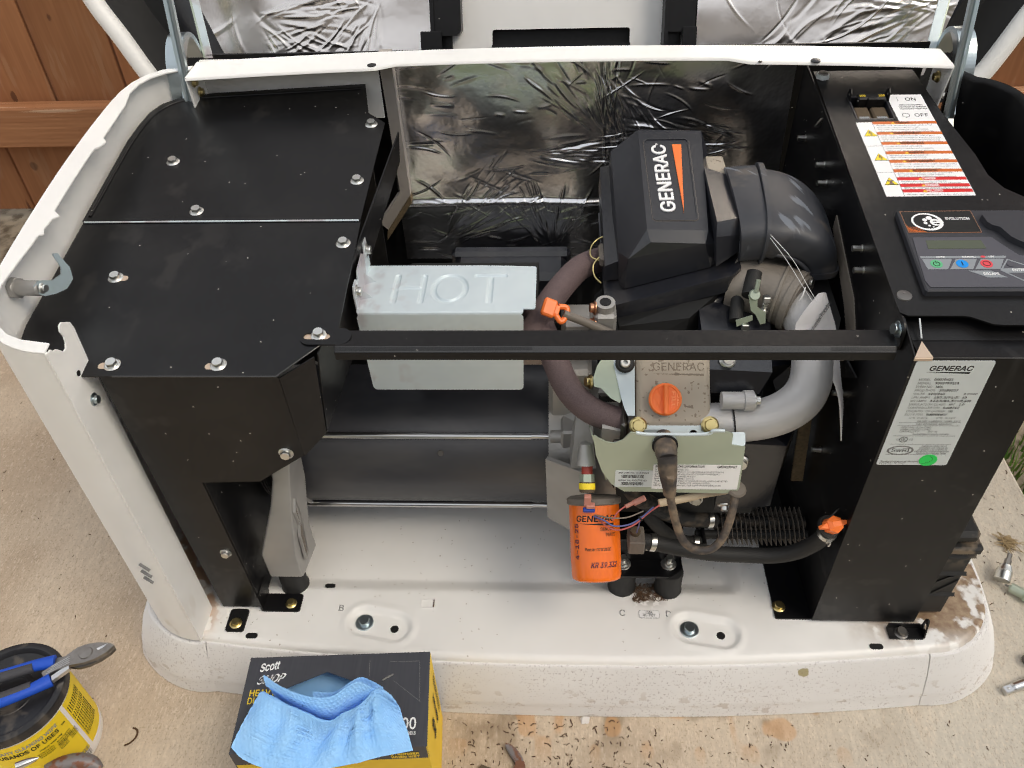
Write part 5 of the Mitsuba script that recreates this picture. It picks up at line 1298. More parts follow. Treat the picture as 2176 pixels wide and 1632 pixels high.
# ---- control column at the right
CC = G + '__control_column'
add(CC + '__side_wall', cat(plate([(0.3500, 0.0432, 0.105), (0.3500, 0.0432, 0.586), (0.3500, 0.090, 0.5985), (0.3500, 0.600, 0.6640), (0.3500, 0.600, 0.105)], 0.0016)), 'black', False)
add(CC + '__front_face', box(0.3485, 0.4870, 0.0425, 0.0442, 0.105, 0.5840), 'black', False)
add(CC + '__front_bend', tube([(0.3490, 0.0442, 0.5832), (0.60, 0.0442, 0.5832)], 0.0017, 10, 0), 'black', 60)
add(CC + '__front_face_upper', cat(box(0.4870, 0.62, 0.0425, 0.0442, 0.50, 0.5840)), 'black', False)
add(CC + '__ledge', cat(box(0.3545, 0.62, 0.0435, 0.0700, 0.5828, 0.5845), plate([(0.3545, 0.0700, 0.5842), (0.62, 0.0700, 0.5842), (0.62, 0.1010, 0.5900), (0.3545, 0.1010, 0.5900)], 0.0012)), 'black', False)
add(CC + '__corner_gusset', cat(plate([(0.3488, 0.0432, 0.5845), (0.3585, 0.0420, 0.5848), (0.3660, 0.0420, 0.5848), (0.3610, 0.0640, 0.5880)], 0.0016), box(0.3480, 0.3660, 0.0410, 0.0428, 0.5820, 0.5862, 0.0005)), 'gusset', False)
add(CC + '__edge', tube([(0.3640, 0.089, 0.5985), (0.3620, 0.068, 0.5890)], 0.0012, 8, 0), 'zinc', 40)
add(CC + '__base_flange', cat(fp(frame((0, 0, 0.1006), (1, 0, 0), (0, 1, 0)), Polygon([(0.300, 0.046), (0.3505, 0.046), (0.3505, 0.35), (0.300, 0.35)]), 0.0024, 0, 0.003)), 'black', False)
bolt(CC, (0.3080, 0.0651, 0.1028), (0, 0, 1), 'brass', 1.05)
for y, z in ((0.5243, 0.584), (0.4241, 0.5949), (0.4006, 0.5808), (0.2349, 0.5877), (0.2141, 0.5718), (0.1692, 0.4187), (0.1777, 0.3067)):
    add(CC + '__stud', cat(cyl((0.3495, y, z), (0.3475, y, z), 0.0048, 12), cyl((0.3480, y, z), (0.3370, y, z), 0.0038, 12)), 'zinc', 40)
add(CC + '__clip', hull([(0.3490, 0.470, 0.640), (0.3490, 0.482, 0.634), (0.3420, 0.474, 0.626), (0.3420, 0.480, 0.622), (0.349, 0.475, 0.622)]), 'zinc', False)
add(CC + '__hole', cat(*[lathe([[0, 0], [0.0025, 0], [0.0025, 0.0004], [0, 0.0004]], (0.3496, y, z), (-1, 0, 0), 12) for y, z in ((0.0903, 0.4811), (0.1213, 0.3926))]), 'zinc', 30)
STK = [(0.0925, 0.3733), (0.0880, 0.3790), (0.0780, 0.3770), (0.0560, 0.3450), (0.0470, 0.3680)]
SAv = frame((0.3493, 0.0700, 0.3740), unit(V(0, -0.042, 0.0)), V(0, 0, 1), (-1, 0, 0))
stp = rnd(Polygon([(-0.0230, -0.0080), (0.0160, -0.0180), (0.0240, -0.0100), (0.0240, 0.0020), (-0.0180, 0.0100), (-0.0230, 0.0060)]), 0.002)
add(CC + '__sticker', moved(ext(stp, 0.0005), SAv), 'label_white', False)
add(CC + '__sticker_lettering', cat(text('OIL', SAv, -0.0100, -0.0010, 0.0050, 0.0160, True, lift=0.0005, rot=-0.15), text('DRAIN', SAv, -0.0130, -0.0085, 0.0050, 0.0260, True, lift=0.0005, rot=-0.15)), 'ink', False)
add(CC + '__foam_strip', plate([(0.3280, 0.250, 0.395), (0.3440, 0.250, 0.395), (0.3440, 0.195, 0.225), (0.3280, 0.195, 0.225)][::-1], 0.004), 'foam_dark', False)

# data plate on the front face
DP = CC + '__data_plate'
DF = frame((0.3516, 0.0424, 0.4275), (1, 0, 0), (0, 0, 1))
add(DP, fq(DF, 0, 0.0772, 0, 0.1545, 0.0005, 0, 0.003), 'label_gray', False)
P_ = lambda s, x, y, h, w=None, **k: text(s, DF, x, y, h, w, t=0.0002, lift=0.00055, **k)
blk = [P_('GENERAC', 0.0145, 0.1415, 0.0062, 0.0430, bold=True, shear=0.18), fp(DF, [(0.0135, 0.1395), (0.0570, 0.1395), (0.0562, 0.1372)], 0.0003, 0.0005)]
gry = []
rows = [('MODEL', 'G0070421', 0.128), ('SERIAL', '3002753115', 0.123), ('ITEM NO', 'N/A', 0.118), ('PROD DATE', '20180227', 0.113), ('VOLTS', '120/240', 0.108), ('LPV AMPS', '183.3/91.7', 0.103), ('NG AMPS', '162.5/81.3', 0.098), ('INSULATION CLASS', 'H', 0.093), ('CONTROLLER P/N', '0J8371C', 0.088), ('COUNTRY OF ORIGIN', 'US', 0.083), ('DUTY RTG', 'EMERGENCY', 0.078)]
for a, b, y in rows:
    wa = 0.00235 * len(a)
    gry.append(P_(a, 0.009, y, 0.0028, wa))
    blk.append(P_(b, 0.0125 + wa, y, 0.0028, 0.0024 * len(b), bold=True))
for a, b, y in (('1', '', 0.108), ('60', 'HZ', 0.103), ('3,600', 'RPM', 0.098), ('1.0', 'PF', 0.093)):
    blk.append(P_(a, 0.0600, y, 0.0028, None, bold=True))
    if b:
        gry.append(P_(b, 0.0520, y, 0.0028))
gry += [P_('PHASE', 0.0635, 0.108, 0.0028, 0.0105), P_('X\'D  0.174        X"D  0.107', 0.0150, 0.0730, 0.0024, 0.0480), P_('RATED AMBIENT TEMP  25 C', 0.0250, 0.0685, 0.0022, 0.045), P_('FOR STANDBY SERVICE', 0.0250, 0.0640, 0.0022, 0.0370), P_('NEUTRAL FLOATING', 0.0105, 0.0590, 0.0022, 0.032), P_('UNBALANCED LOAD', 0.0105, 0.0558, 0.0022, 0.032), P_('CAPACITY        50 %', 0.0105, 0.0526, 0.0022, 0.0400), P_('RAINPROOF ENCLOSURE', 0.0260, 0.0485, 0.0021, 0.038),
        P_('SwRI ID No. 23204-05-01', 0.0410, 0.0300, 0.0019, 0.0270), P_('Compliant with Clause (2)', 0.0390, 0.0272, 0.0019, 0.0310), P_('of Section 4.11 of NFPA 37', 0.0390, 0.0244, 0.0019, 0.0310), P_('LISTED BY: Southwest Research', 0.0360, 0.0216, 0.0019, 0.0370), P_('Institute San Antonio Texas', 0.0385, 0.0188, 0.0019, 0.0320), P_('GENERAC POWER SYSTEMS INC.', 0.0030, 0.0050, 0.0018, 0.0420), P_('WAUKESHA, WI 53189', 0.0030, 0.0025, 0.0018, 0.0280), P_('C', 0.0105, 0.0400, 0.0026), P_('US', 0.0240, 0.0400, 0.0026)]
for y in (0.0672, 0.0625, 0.0468, 0.0338, 0.0170):
    gry.append(fq(DF, 0.0060, 0.0715, y, y + 0.0004, 0.0003, 0.0005))
blk += [fp(DF, affinity.scale(Point(0.0185, 0.0412).buffer(0.0042), 1.1, 1).difference(affinity.scale(Point(0.0185, 0.0412).buffer(0.0035), 1.1, 1)), 0.0003, 0.0005), P_('UL', 0.0160, 0.0400, 0.0030, 0.005, bold=True), P_('SwRI', 0.0100, 0.0215, 0.0058, 0.0200)]
gry.append(fp(DF, affinity.scale(Point(0.0200, 0.0240).buffer(0.0072), 2.0, 1.0).difference(affinity.scale(Point(0.0200, 0.0240).buffer(0.0059), 2.05, 1.0)), 0.0003, 0.0005))
add(DP + '_lettering', cat(*blk), 'ink', False)
add(DP + '_small_lettering', cat(*gry), 'ink_gray', False)
add(CC + '__green_dot', fp(DF, affinity.scale(Point(0.0545, 0.0085).buffer(0.0092), 1.05, 0.98), 0.0006, 0.0006), 'green', False)
add(CC + '__green_dot_scribble', tube([(DF @ V(x, y, 0.00125, 1))[:3] for x, y in ((0.0480, 0.0030), (0.0560, 0.0060), (0.0590, 0.0105), (0.0565, 0.0140), (0.0535, 0.0150))], 0.0002, 4, 4), 'ink', 30)

# control panel on top of the column
CP = G + '__control_panel'
PA = frame((0, 0, 0.589), (1, 0, 0), (0, 1, 0.127))
pp = [(0.3525, 0.5680), (0.3448, 0.105), (0.3452, 0.0950), (0.3520, 0.0903), (0.4080, 0.0897), (0.4140, 0.0885), (0.4330, 0.0781), (0.4420, 0.0768), (0.62, 0.0768), (0.62, 0.20), (0.5200, 0.300), (0.5100, 0.325), (0.5086, 0.3669), (0.4961, 0.4622), (0.4890, 0.5600), (0.4880, 0.568)]
hole = Polygon([(0.3835, 0.4485), (0.4330, 0.4455), (0.4330, 0.5005), (0.3835, 0.5005)])
add(CP, moved(ext(Polygon(pp).buffer(-0.002).buffer(0.002).difference(hole), 0.0020), PA @ frame((0, 0, -0.0010), (1, 0, 0), (0, 1, 0))), 'black', False)
add(CP + '__side_skirt', plate([(PA @ V(x, y, 0, 1))[:3] for x, y in ((0.5083, 0.3669), (0.4958, 0.4622), (0.4885, 0.568))] + [(0.4950, 0.568, 0.57), (0.5100, 0.44, 0.53), (0.5300, 0.35, 0.53)], 0.0015), 'black', False)
add(CP + '__nut', moved(cat(bolt_mesh(0.0098, 0.005, False), lathe([[0, 0.004], [0.0072, 0.004], [0.0066, 0.0062], [0, 0.0066]], sides=24)), axis_frame((0.3612, 0.5505, 0.6605), (0, -0.12, 1))), 'label_gray', 25)
add(CP + '__nut_plug', moved(lathe([[0, 0.0062], [0.0068, 0.0062], [0.0060, 0.0078], [0, 0.0082]], sides=24), axis_frame((0.3612, 0.5505, 0.6600), (0, -0.12, 1))), 'dark_steel', 30)
add(CP + '__rivet', moved(lathe([[0, 0], [0.0082, 0], [0.0076, 0.0012], [0.004, 0.0016], [0, 0.0016]], sides=28), axis_frame((0.3560, 0.1190, 0.6050), (0, -0.127, 1))), 'dark_steel', 30)
add(CP + '__rivet_hole', moved(lathe([[0, 0], [0.0014, 0], [0.0014, 0.0003], [0, 0.0003]], sides=12), axis_frame((0.3562, 0.1215, 0.6071), (0, -0.127, 1))), 'rusty', 30)
# circuit breaker in its opening
BR = G + '__circuit_breaker'
lp = lambda x, y, h=0.0: (PA @ V(x, y, h, 1))[:3]
BA = PA
add(BR, moved(box(0.3840, 0.4325, 0.4465, 0.5000, -0.050, -0.012), BA), 'black_in', False)
add(BR + '__surround', moved(cat(box(0.3832, 0.3856, 0.4460, 0.5020, -0.030, 0.002, 0.0005), box(0.4312, 0.4336, 0.4460, 0.5020, -0.03, 0.002, 0.0005), box(0.3856, 0.4312, 0.4462, 0.4490, -0.03, 0.0015, 0.0005), box(0.3856, 0.4312, 0.4985, 0.5020, -0.03, 0.0015)), BA), 'plastic', False)
for x in (0.3875, 0.4105):
    add(BR + '__breaker_body', moved(box(x, x + 0.0200, 0.4505, 0.4830, -0.016, -0.003, 0.002), BA), 'brown', 25)
    add(BR + '__breaker_label', moved(cat(fq(np.eye(4), x + 0.003, x + 0.016, 0.4520, 0.4590, 0.0004, -0.0030)), BA), 'key_gray', False)
add(BR + '__handle', moved(cat(box(0.3930, 0.4300, 0.4840, 0.4960, -0.010, 0.0090, 0.0022), box(0.4050, 0.4170, 0.4815, 0.4870, -0.006, 0.0095, 0.001)), BA), 'black', 25)
add(BR + '__rating', cat(text('100', BA, 0.3945, 0.4880, 0.0040, 0.0085, True, lift=0.0090), text('100', BA, 0.4195, 0.4880, 0.0040, 0.0085, True, lift=0.0090)), 'print_gold', False)
for x in (0.3835, 0.4335):
    add(BR + '__lock_ear', moved(ext(rnd(Polygon([(0.487, 0.0), (0.503, 0.0), (0.501, 0.0125), (0.4955, 0.0165), (0.4900, 0.0125)]), 0.002).difference(Point(0.4955, 0.0090).buffer(0.0025)), 0.0014), BA @ frame((x, 0, 0), (0, 1, 0), (0, 0, 1), (1, 0, 0))), 'black', False)

# warning label: white sheet, coloured bars, pictograms, lettering
WL = CP + '__warning_label'
lw = lambda pts, h=0.0004, l=0.0011: fp(PA, pts, h, l)
add(WL, lw([(0.3803, 0.2850), (0.4830, 0.2860), (0.4812, 0.5035), (0.4352, 0.5040), (0.4362, 0.4405), (0.3806, 0.4390)]), 'label_white', False)
bars = [(0.4340, 'WARNING', 0), (0.4095, 'AVERTISSEMENT', 0), (0.3865, 'ADVERTENCIA', 0), (0.3650, 'WARNING', 0), (0.3475, 'AVERTISSEMENT', 0), (0.3285, 'ADVERTENCIA', 0), (0.3135, 'DANGER', 1), (0.3000 + 0.0015, 'DANGER', 1), (0.2890 + 0.0015, 'PELIGRO', 1)]
bars = [(0.4345, 'WARNING', 0), (0.4110, 'AVERTISSEMENT', 0), (0.3890, 'ADVERTENCIA', 0), (0.3690, 'WARNING', 0), (0.3510, 'AVERTISSEMENT', 0), (0.3320, 'ADVERTENCIA', 0), (0.3160, 'DANGER', 1), (0.3030, 'DANGER', 1), (0.2920 + 0.0005, 'PELIGRO', 1)]
small, blackt, whitet, tri = [], [], [], []
g = np.random.default_rng(9)
blurb = ['Risk of electrical shock.', 'Do not remove cover.', 'No user serviceable parts inside.', 'Refer servicing to qualified service personnel.']
for i, (y, s, red) in enumerate(bars):
    add(CP + '__stripe', lw([(0.4015, y), (0.4822, y), (0.4822, y + 0.0058), (0.4015, y + 0.0058)], 0.0002, 0.0015), 'stripe_red' if red else 'stripe_orange', False)
    (whitet if red else blackt).append(text(s, PA, 0.4385, y + 0.0010, 0.0039, 0.0027 * len(s), True, center=True, lift=0.0017, t=0.0002))
    tri.append(lw([(0.4420 - 0.0013 * len(s) - 0.0085, y + 0.0008), (0.4420 - 0.0013 * len(s) - 0.0035, y + 0.0008), (0.4420 - 0.0013 * len(s) - 0.0060, y + 0.0042)], 0.0002, 0.0017))
    y2 = bars[i + 1][0] + 0.0050 if i + 1 < len(bars) else 0.2865
    n_l = 4 if i < 2 else 3 if i < 6 else 2
    if i == 8:
        n_l = 1
    for j in range(n_l):
        yy = y - 0.0004 - (y - y2 - 0.0004) * (j + 1) / n_l + 0.0010
        L = g.uniform(0.045, 0.076)
        small.append(text(blurb[(i + j) % 4], PA, 0.4045, yy, 0.0020, L, lift=0.0015, t=0.00015))
small.append(text('GENERATOR DISCONNECT', PA, 0.4455, 0.4775, 0.0026, 0.0310, True, lift=0.0015, t=0.0002))
small.append(text('DESCONEXION DEL GENERADOR', PA, 0.4445, 0.4728, 0.0026, 0.0350, True, lift=0.0015, t=0.0002))
small.append(text('DISJONCTEUR DU GENERATEUR', PA, 0.4445, 0.4681, 0.0026, 0.0350, True, lift=0.0015, t=0.0002))
blackt += [text('I', PA, 0.4465, 0.4880, 0.0085, 0.0012, lift=0.0015), text('ON', PA, 0.4570, 0.4890, 0.0070, 0.0140, lift=0.0015), text('OFF', PA, 0.4590, 0.4510, 0.0070, 0.0180, lift=0.0015), lw(Point(0.4485, 0.4545).buffer(0.0050).difference(Point(0.4485, 0.4545).buffer(0.0042)), 0.0002, 0.0015)]
for y in (0.3865, 0.3320):
    blackt.append(lw([(0.3805, y), (0.4010, y), (0.4010, y + 0.0003), (0.3805, y + 0.0003)], 0.0002, 0.0015))
blackt.append(lw([(0.4010, 0.2855), (0.4013, 0.2855), (0.4013, 0.4385), (0.4010, 0.4385)], 0.0002, 0.0015))
add(CP + '__small_lettering', cat(*small), 'ink_gray', False)
pic = []
for k_, (cx, cy) in enumerate(((0.3925, 0.4080), (0.3922, 0.3560), (0.3922, 0.3070))):
    w_, h_ = 0.0085, 0.0130
    t3 = Polygon([(cx - w_, cy), (cx + w_, cy), (cx, cy + h_ * 1.15)])
    blackt.append(lw(t3, 0.0002, 0.0015))
    add(CP + '__warning_triangle', lw(t3.buffer(-0.0006), 0.0002, 0.0018), 'yellow', False)
    if k_ < 2:
        pic.append(lw(Polygon([(cx - 0.0005, cy + 0.0105), (cx + 0.0014, cy + 0.0105), (cx + 0.0004, cy + 0.0070), (cx + 0.0026, cy + 0.0070), (cx + 0.0012, cy + 0.0025), (cx + 0.0026, cy + 0.0030), (cx + 0.0006, cy + 0.0008), (cx - 0.0008, cy + 0.0030), (cx + 0.0003, cy + 0.0026), (cx + 0.0010, cy + 0.0055), (cx - 0.0018, cy + 0.0055)]).buffer(0), 0.0002, 0.0021))
    else:
        pic.append(lw(unary_union([Point(cx, cy + 0.0062).buffer(0.0018), Polygon([(cx - 0.0030, cy + 0.0005), (cx + 0.0030, cy + 0.0005), (cx + 0.0015, cy + 0.0045), (cx - 0.0015, cy + 0.0045)]), Point(cx - 0.0022, cy + 0.0075).buffer(0.0012), Point(cx + 0.0024, cy + 0.0078).buffer(0.0012)]), 0.0002, 0.0021))
add(CP + '__stripe_triangles', cat(*tri), 'yellow', False)
add(CP + '__pictogram', cat(*pic), 'rusty', False)
add(CP + '__lettering', cat(*blackt), 'ink', False)
add(CP + '__white_lettering', cat(*whitet), 'print_white', False)

# controller with its emblem plate, display, buttons
CT = G + '__controller'
QA = PA @ frame((0, 0, 0.0010), (1, 0, 0), (0, 1, 0))
body = rnd(Polygon([(0.3805, 0.2500), (0.3757, 0.1185), (0.60, 0.1185), (0.60, 0.2500)]), 0.004)
body = Polygon([(0.3805, 0.2500), (0.3757, 0.1210), (0.3775, 0.1185), (0.60, 0.1185), (0.60, 0.232), (0.515, 0.2500)])
add(CT, moved(hull([(x, y, 0.0) for x, y in body.exterior.coords] + [(x, y, 0.0065) for x, y in body.exterior.coords] + [(x, y, 0.0080) for x, y in body.buffer(-0.0015).exterior.coords]), QA), 'ctrl', 20)
TA = QA @ frame((0, 0, 0.0081), (1, 0, 0), (0, 1, 0))
cover_ = Polygon([(0.4715, 0.2380), (0.4665, 0.2330), (0.4680, 0.2200), (0.4720, 0.2140), (0.4790, 0.2110), (0.4850, 0.1950), (0.4905, 0.1890), (0.5050, 0.1760), (0.60, 0.165), (0.60, 0.2400)])
add(CT + '__usb_cover', moved(cat(ext(rnd(cover_, 0.003), 0.0072)), TA), 'ctrl', 30)
emb = Polygon([(0.3832, 0.2470), (0.3832, 0.2105), (0.4612, 0.2105), (0.4608, 0.2470)])
add(CT + '__emblem_plate', fp(TA, emb, 0.0005), 'ink', False)
add(CT + '__emblem_border', fp(TA, emb.buffer(0.0006).difference(emb), 0.0005), 'copper', False)
grid = []
for i in range(7):
    grid.append(fp(TA, LineString([(0.3836 + i * 0.003, 0.2108), (0.3836 + i * 0.003 - min(i * 0.003, 0.009), 0.2108 + min(i * 0.003, 0.009) * 1.0)]).buffer(0.00025), 0.0002, 0.0005) if i else fp(TA, Point(0.3845, 0.2115).buffer(0.0004), 0.0002, 0.0005))
    grid.append(fp(TA, LineString([(0.3838, 0.2112 + i * 0.0020), (0.3838 + 0.018 - i * 0.003, 0.2112 + i * 0.0006)]).buffer(0.00025), 0.0002, 0.0005))
add(CT + '__emblem_grid', cat(*grid), 'stripe_orange', False)
rot_ = lambda p_: affinity.rotate(p_, -4, origin=(0.4080, 0.2280))
ring = rot_(affinity.scale(Point(0.4080, 0.2285).buffer(0.0150, 48), 1.15, 1.0).difference(affinity.scale(Point(0.4072, 0.2288).buffer(0.0124, 48), 1.14, 1.0)))
dots = [Point(0.4115, 0.2350).buffer(0.0033), Point(0.4060, 0.2318).buffer(0.0026), Point(0.4055, 0.2262).buffer(0.0022), Point(0.4085, 0.2218).buffer(0.0015), Point(0.4125, 0.2195).buffer(0.0010)]
e_ = affinity.scale(Point(0.4165, 0.2275).buffer(0.0058).difference(Point(0.4165, 0.2275).buffer(0.0030)), 1, 1).difference(sbox(0.4175, 0.4240 - 0.2 + 0.0, 0.4240, 0.2262)).union(sbox(0.4125, 0.2262, 0.4218, 0.2284))
add(CT + '__emblem', cat(fp(TA, ring, 0.0002, 0.0005), *[fp(TA, d_, 0.0002, 0.0005) for d_ in dots], fp(TA, e_, 0.0002, 0.0005), text('EVOLUTION', TA, 0.4290, 0.2315, 0.0044, 0.0265, True, lift=0.0005)), 'print_white', False)
dp_ = Polygon([(0.3845, 0.2020), (0.3785, 0.1330), (0.3810, 0.1230), (0.60, 0.1230), (0.60, 0.150), (0.488, 0.172), (0.4760, 0.190), (0.4690, 0.2020)])
add(CT + '__display_plate', fp(TA, dp_, 0.0006, 0, 0.002), 'key_dark', False)
add(CT + '__display', fp(TA, [(0.3970, 0.1965), (0.3958, 0.1825), (0.4575, 0.1825), (0.4560, 0.1965)], 0.0003, 0.0006), 'lcd', False)
kb = []
for a0, a1, b0, b1 in ((0.3850, 0.4180, 0.3862, 0.4070), (0.4200, 0.4440, 0.4092, 0.4330), (0.4460, 0.4720, 0.4350, 0.4610)):
    kb.append(fp(TA, [(b0, 0.1500), (b1, 0.1500), (a1 - 0.002, 0.1660), (a0, 0.1660)] if a0 > 0.4 else [(0.3862, 0.1500), (0.4070, 0.1500), (0.4160, 0.1660), (0.3845, 0.1660)], 0.0003, 0.0006))
kb.append(fp(TA, [(0.3838, 0.1672), (0.4720, 0.1672), (0.4740, 0.1706), (0.3835, 0.1706)], 0.0003, 0.0006))
kb.append(fp(TA, [(0.4270, 0.1475), (0.4500, 0.1475), (0.4640, 0.1370), (0.4440, 0.1370)], 0.0003, 0.0006))
en = Polygon([(0.4600, 0.1480), (0.4730, 0.1660), (0.4990, 0.1500), (0.4830, 0.1270)])
kb.append(fp(TA, en.difference(en.buffer(-0.0016)), 0.0003, 0.0006))
kb.append(fp(TA, en.buffer(-0.0016).intersection(sbox(0.4, 0.1440, 0.6, 0.1510)), 0.0003, 0.0006))
add(CT + '__key_field', cat(*kb), 'key_gray', False)
for nm, x, m_ in (('green', 0.3972, 'btn_green'), ('blue', 0.4240, 'btn_blue'), ('red', 0.4492, 'btn_red')):
    add(CT + '__button', fp(TA, affinity.scale(Point(x, 0.1580).buffer(0.0062), 1.0, 1.0), 0.0006, 0.0007), m_, False)
add(CT + '__button', cat(*[fp(TA, Point(x, y).buffer(0.0036), 0.0006, 0.0007) for x, y in ((0.4735, 0.1570), (0.4850, 0.1380))]), 'key_dark', False)
ix = 0.3972
add(CT + '__symbol', cat(fp(TA, Point(ix, 0.1578).buffer(0.0036).difference(Point(ix, 0.1578).buffer(0.0029)).difference(sbox(ix - 0.0012, 0.158, ix + 0.0012, 0.163)), 0.0002, 0.0014), fq(TA, ix - 0.0004, ix + 0.0004, 0.1585, 0.1625, 0.0002, 0.0014)), 'ink', False)
add(CT + '__symbol', fq(TA, 0.4236, 0.4244, 0.1548, 0.1612, 0.0002, 0.0014), 'ink', False)
add(CT + '__symbol', fp(TA, Point(0.4492, 0.1580).buffer(0.0039).difference(Point(0.4492, 0.1580).buffer(0.0033)), 0.0002, 0.0014), 'ink', False)
add(CT + '__key_lettering', cat(text('AUTO', TA, 0.4000, 0.1678, 0.0024, 0.0090, True, lift=0.0010), text('MANUAL', TA, 0.4270, 0.1678, 0.0024, 0.0140, True, lift=0.0010), text('OFF', TA, 0.4545, 0.1678, 0.0024, 0.0062, True, lift=0.0010), text('ENTER', TA, 0.4720, 0.1462, 0.0034, 0.0140, True, lift=0.0010), text('ESCAPE', TA, 0.4405, 0.1405, 0.0034, 0.0165, True, lift=0.0010)), 'print_white', False)
add(CT + '__off_light', fp(TA, affinity.scale(Point(0.4490, 0.1690).buffer(0.0016), 1.6, 1), 0.0003, 0.0010), 'btn_red', False)

# black duct panel closing the rear right corner
RD = G + '__right_duct_panel'
rp = np.vstack([[[0.6120, 0.24], [0.6130, 0.36], [0.6120, 0.44]], arc(0.545, 0.475, 0.066, 5, 72, 10), [[0.553, 0.556], [0.540, 0.560]]])
add(RD, sweep(rp, [(0.0, 0.12), (0.0, lambda P: 0.615 + 0.085 * P[:, 1]), (-0.002, lambda P: 0.618 + 0.085 * P[:, 1]), (-0.006, lambda P: 0.619 + 0.085 * P[:, 1]), (-0.012, lambda P: 0.612 + 0.085 * P[:, 1]), (-0.014, 0.55), (-0.016, 0.12)], True), 'black', 50)
# bent metal foot at the base corner
CF = G + '__corner_foot'
add(CF, cat(box(0.4480, 0.4930, 0.0175, 0.0350, 0.1008, 0.1035, 0.0004), ext(rnd(Polygon([(0.018, 0.1010), (0.036, 0.1010), (0.033, 0.1290), (0.026, 0.1350)]), 0.002).difference(affinity.scale(Point(0.0275, 0.1180).buffer(0.0048), 0.8, 1.2)), 0.002, frame((0.4930, 0, 0), (0, 1, 0), (0, 0, 1))), box(0.449, 0.492, 0.034, 0.036, 0.101, 0.112)), 'black', False)
bolt(CF, (0.4652, 0.0265, 0.1033), (0, 0, 1), 'dark_steel', 1.1)

# battery standing in the column, its corner in view at the right
BT = thing('battery', 'dusty black ribbed battery case behind the black control column at the right base corner', 'battery')
add(BT + '__case', cat(box(0.366, 0.530, 0.058, 0.19, 0.1040, 0.2420, 0.003), *[hull([(0.45, 0.0545, z), (0.5315, 0.0545, z), (0.45, 0.058, z), (0.5315, 0.058, z), (0.45, 0.058, z + 0.0045), (0.5315, 0.058, z + 0.0045)]) for z in (0.150, 0.198, 0.236)],
    hull([(0.47, 0.0560, 0.155), (0.476, 0.0560, 0.155), (0.512, 0.0560, 0.193), (0.518, 0.0560, 0.193), (0.47, 0.059, 0.155), (0.518, 0.059, 0.193)]), hull([(0.50, 0.0560, 0.155), (0.504, 0.0560, 0.155), (0.526, 0.0560, 0.180), (0.526, 0.0560, 0.186), (0.50, 0.059, 0.155), (0.526, 0.059, 0.186)])), 'battery', 20)
add(BT + '__lid', cat(box(0.362, 0.5345, 0.053, 0.195, 0.2440, 0.2580, 0.003), box(0.370, 0.5290, 0.060, 0.19, 0.2580, 0.2780, 0.006)), 'battery', 25)
add(BT + '__cap', lathe([[0, 0], [0.009, 0], [0.008, 0.003], [0, 0.003]], (0.505, 0.085, 0.278), (0, 0, 1), 24), 'battery', 40)

# paper tag on a string, hung from the intake
PT = thing('paper_tag', 'dusty white paper tag on a white string hanging in front of the gray intake pipe', 'tag')
tp = [(0.2865, 0.2070, 0.5180), (0.2935, 0.2120, 0.5330), (0.3060, 0.2150, 0.5420), (0.3130, 0.2110, 0.5380), (0.3290, 0.1900, 0.5050), (0.3330, 0.1700, 0.480), (0.3350, 0.145, 0.440), (0.3420, 0.112, 0.400), (0.3390, 0.108, 0.398), (0.3280, 0.125, 0.430), (0.3110, 0.1720, 0.4870), (0.2960, 0.1800, 0.4930)]
tA = frame((0.2830, 0.1840, 0.4990), unit(V(0.62, 0.30, 0.72)), unit(np.cross(unit(np.cross(unit(V(0.62, 0.30, 0.72)), V(-0.62, 0.55, 0.30))) * 1.0, unit(V(0.62, 0.30, 0.72)))))
tag2 = Polygon([(-0.004, -0.006), (-0.0120, 0.010), (0.000, 0.016), (0.026, 0.022), (0.046, 0.016), (0.050, 0.000), (0.036, -0.020), (0.010, -0.034), (0.000, -0.020)])
# a thin card bowing along the pipe
u_ = np.linspace(0, 1, 14)
card_l = spline([(0.3030, 0.2120, 0.5400), (0.2860, 0.2000, 0.5190), (0.2790, 0.1905, 0.5030), (0.2910, 0.1660, 0.4930), (0.3150, 0.1440, 0.4720), (0.3280, 0.1280, 0.4440), (0.3370, 0.1100, 0.3950)], 4)
card_r = spline([(0.3115, 0.2110, 0.5420), (0.3180, 0.2010, 0.5260), (0.3250, 0.1890, 0.5080), (0.3290, 0.1720, 0.4880), (0.3320, 0.1520, 0.4640), (0.3370, 0.1330, 0.4350), (0.3385, 0.1095, 0.3950)], 4)
k = len(card_l)
mv = np.stack([card_l, (card_l + card_r) / 2 + V(-0.001, -0.004, 0.004), card_r], 1).reshape(-1, 3)
f = []
for i in range(k - 1):
    for j in range(2):
        a = i * 3 + j
        f += [(a, a + 1, a + 4), (a, a + 4, a + 3)]
tc = trimesh.Trimesh(mv, f, process=False)
tb = tc.copy()
tb.vertices = tb.vertices + tc.vertex_normals * 0.0004
tb.invert()
add(PT + '__card', cat(tc, tb), 'paper', True)
LA = frame((0.2935, 0.1830, 0.5050), unit(V(0.026, 0.026, 0.034)), unit(np.cross(V(-0.35, -0.62, 0.70), unit(V(0.026, 0.026, 0.034)))))
add(PT + '__lettering', cat(text('Fuel Conversion Procedure', LA, -0.010, -0.004, 0.0042, 0.052, True, t=0.0003, lift=0.0048)), 'ink', False)
add(PT + '__string', cat(tube([(0.3040, 0.2020, 0.5300), (0.2900, 0.216, 0.548), (0.2720, 0.236, 0.572), (0.2480, 0.262, 0.590)], 0.00035, 6, 4), tube([(0.3010, 0.2040, 0.5270), (0.2860, 0.218, 0.545), (0.2660, 0.240, 0.569), (0.2460, 0.264, 0.588)], 0.00035, 6, 4), tube([(0.2870, 0.2140, 0.5480), (0.2840, 0.2080, 0.5400), (0.2815, 0.2080, 0.5320)], 0.0008, 6, 3)), 'print_white', 40)

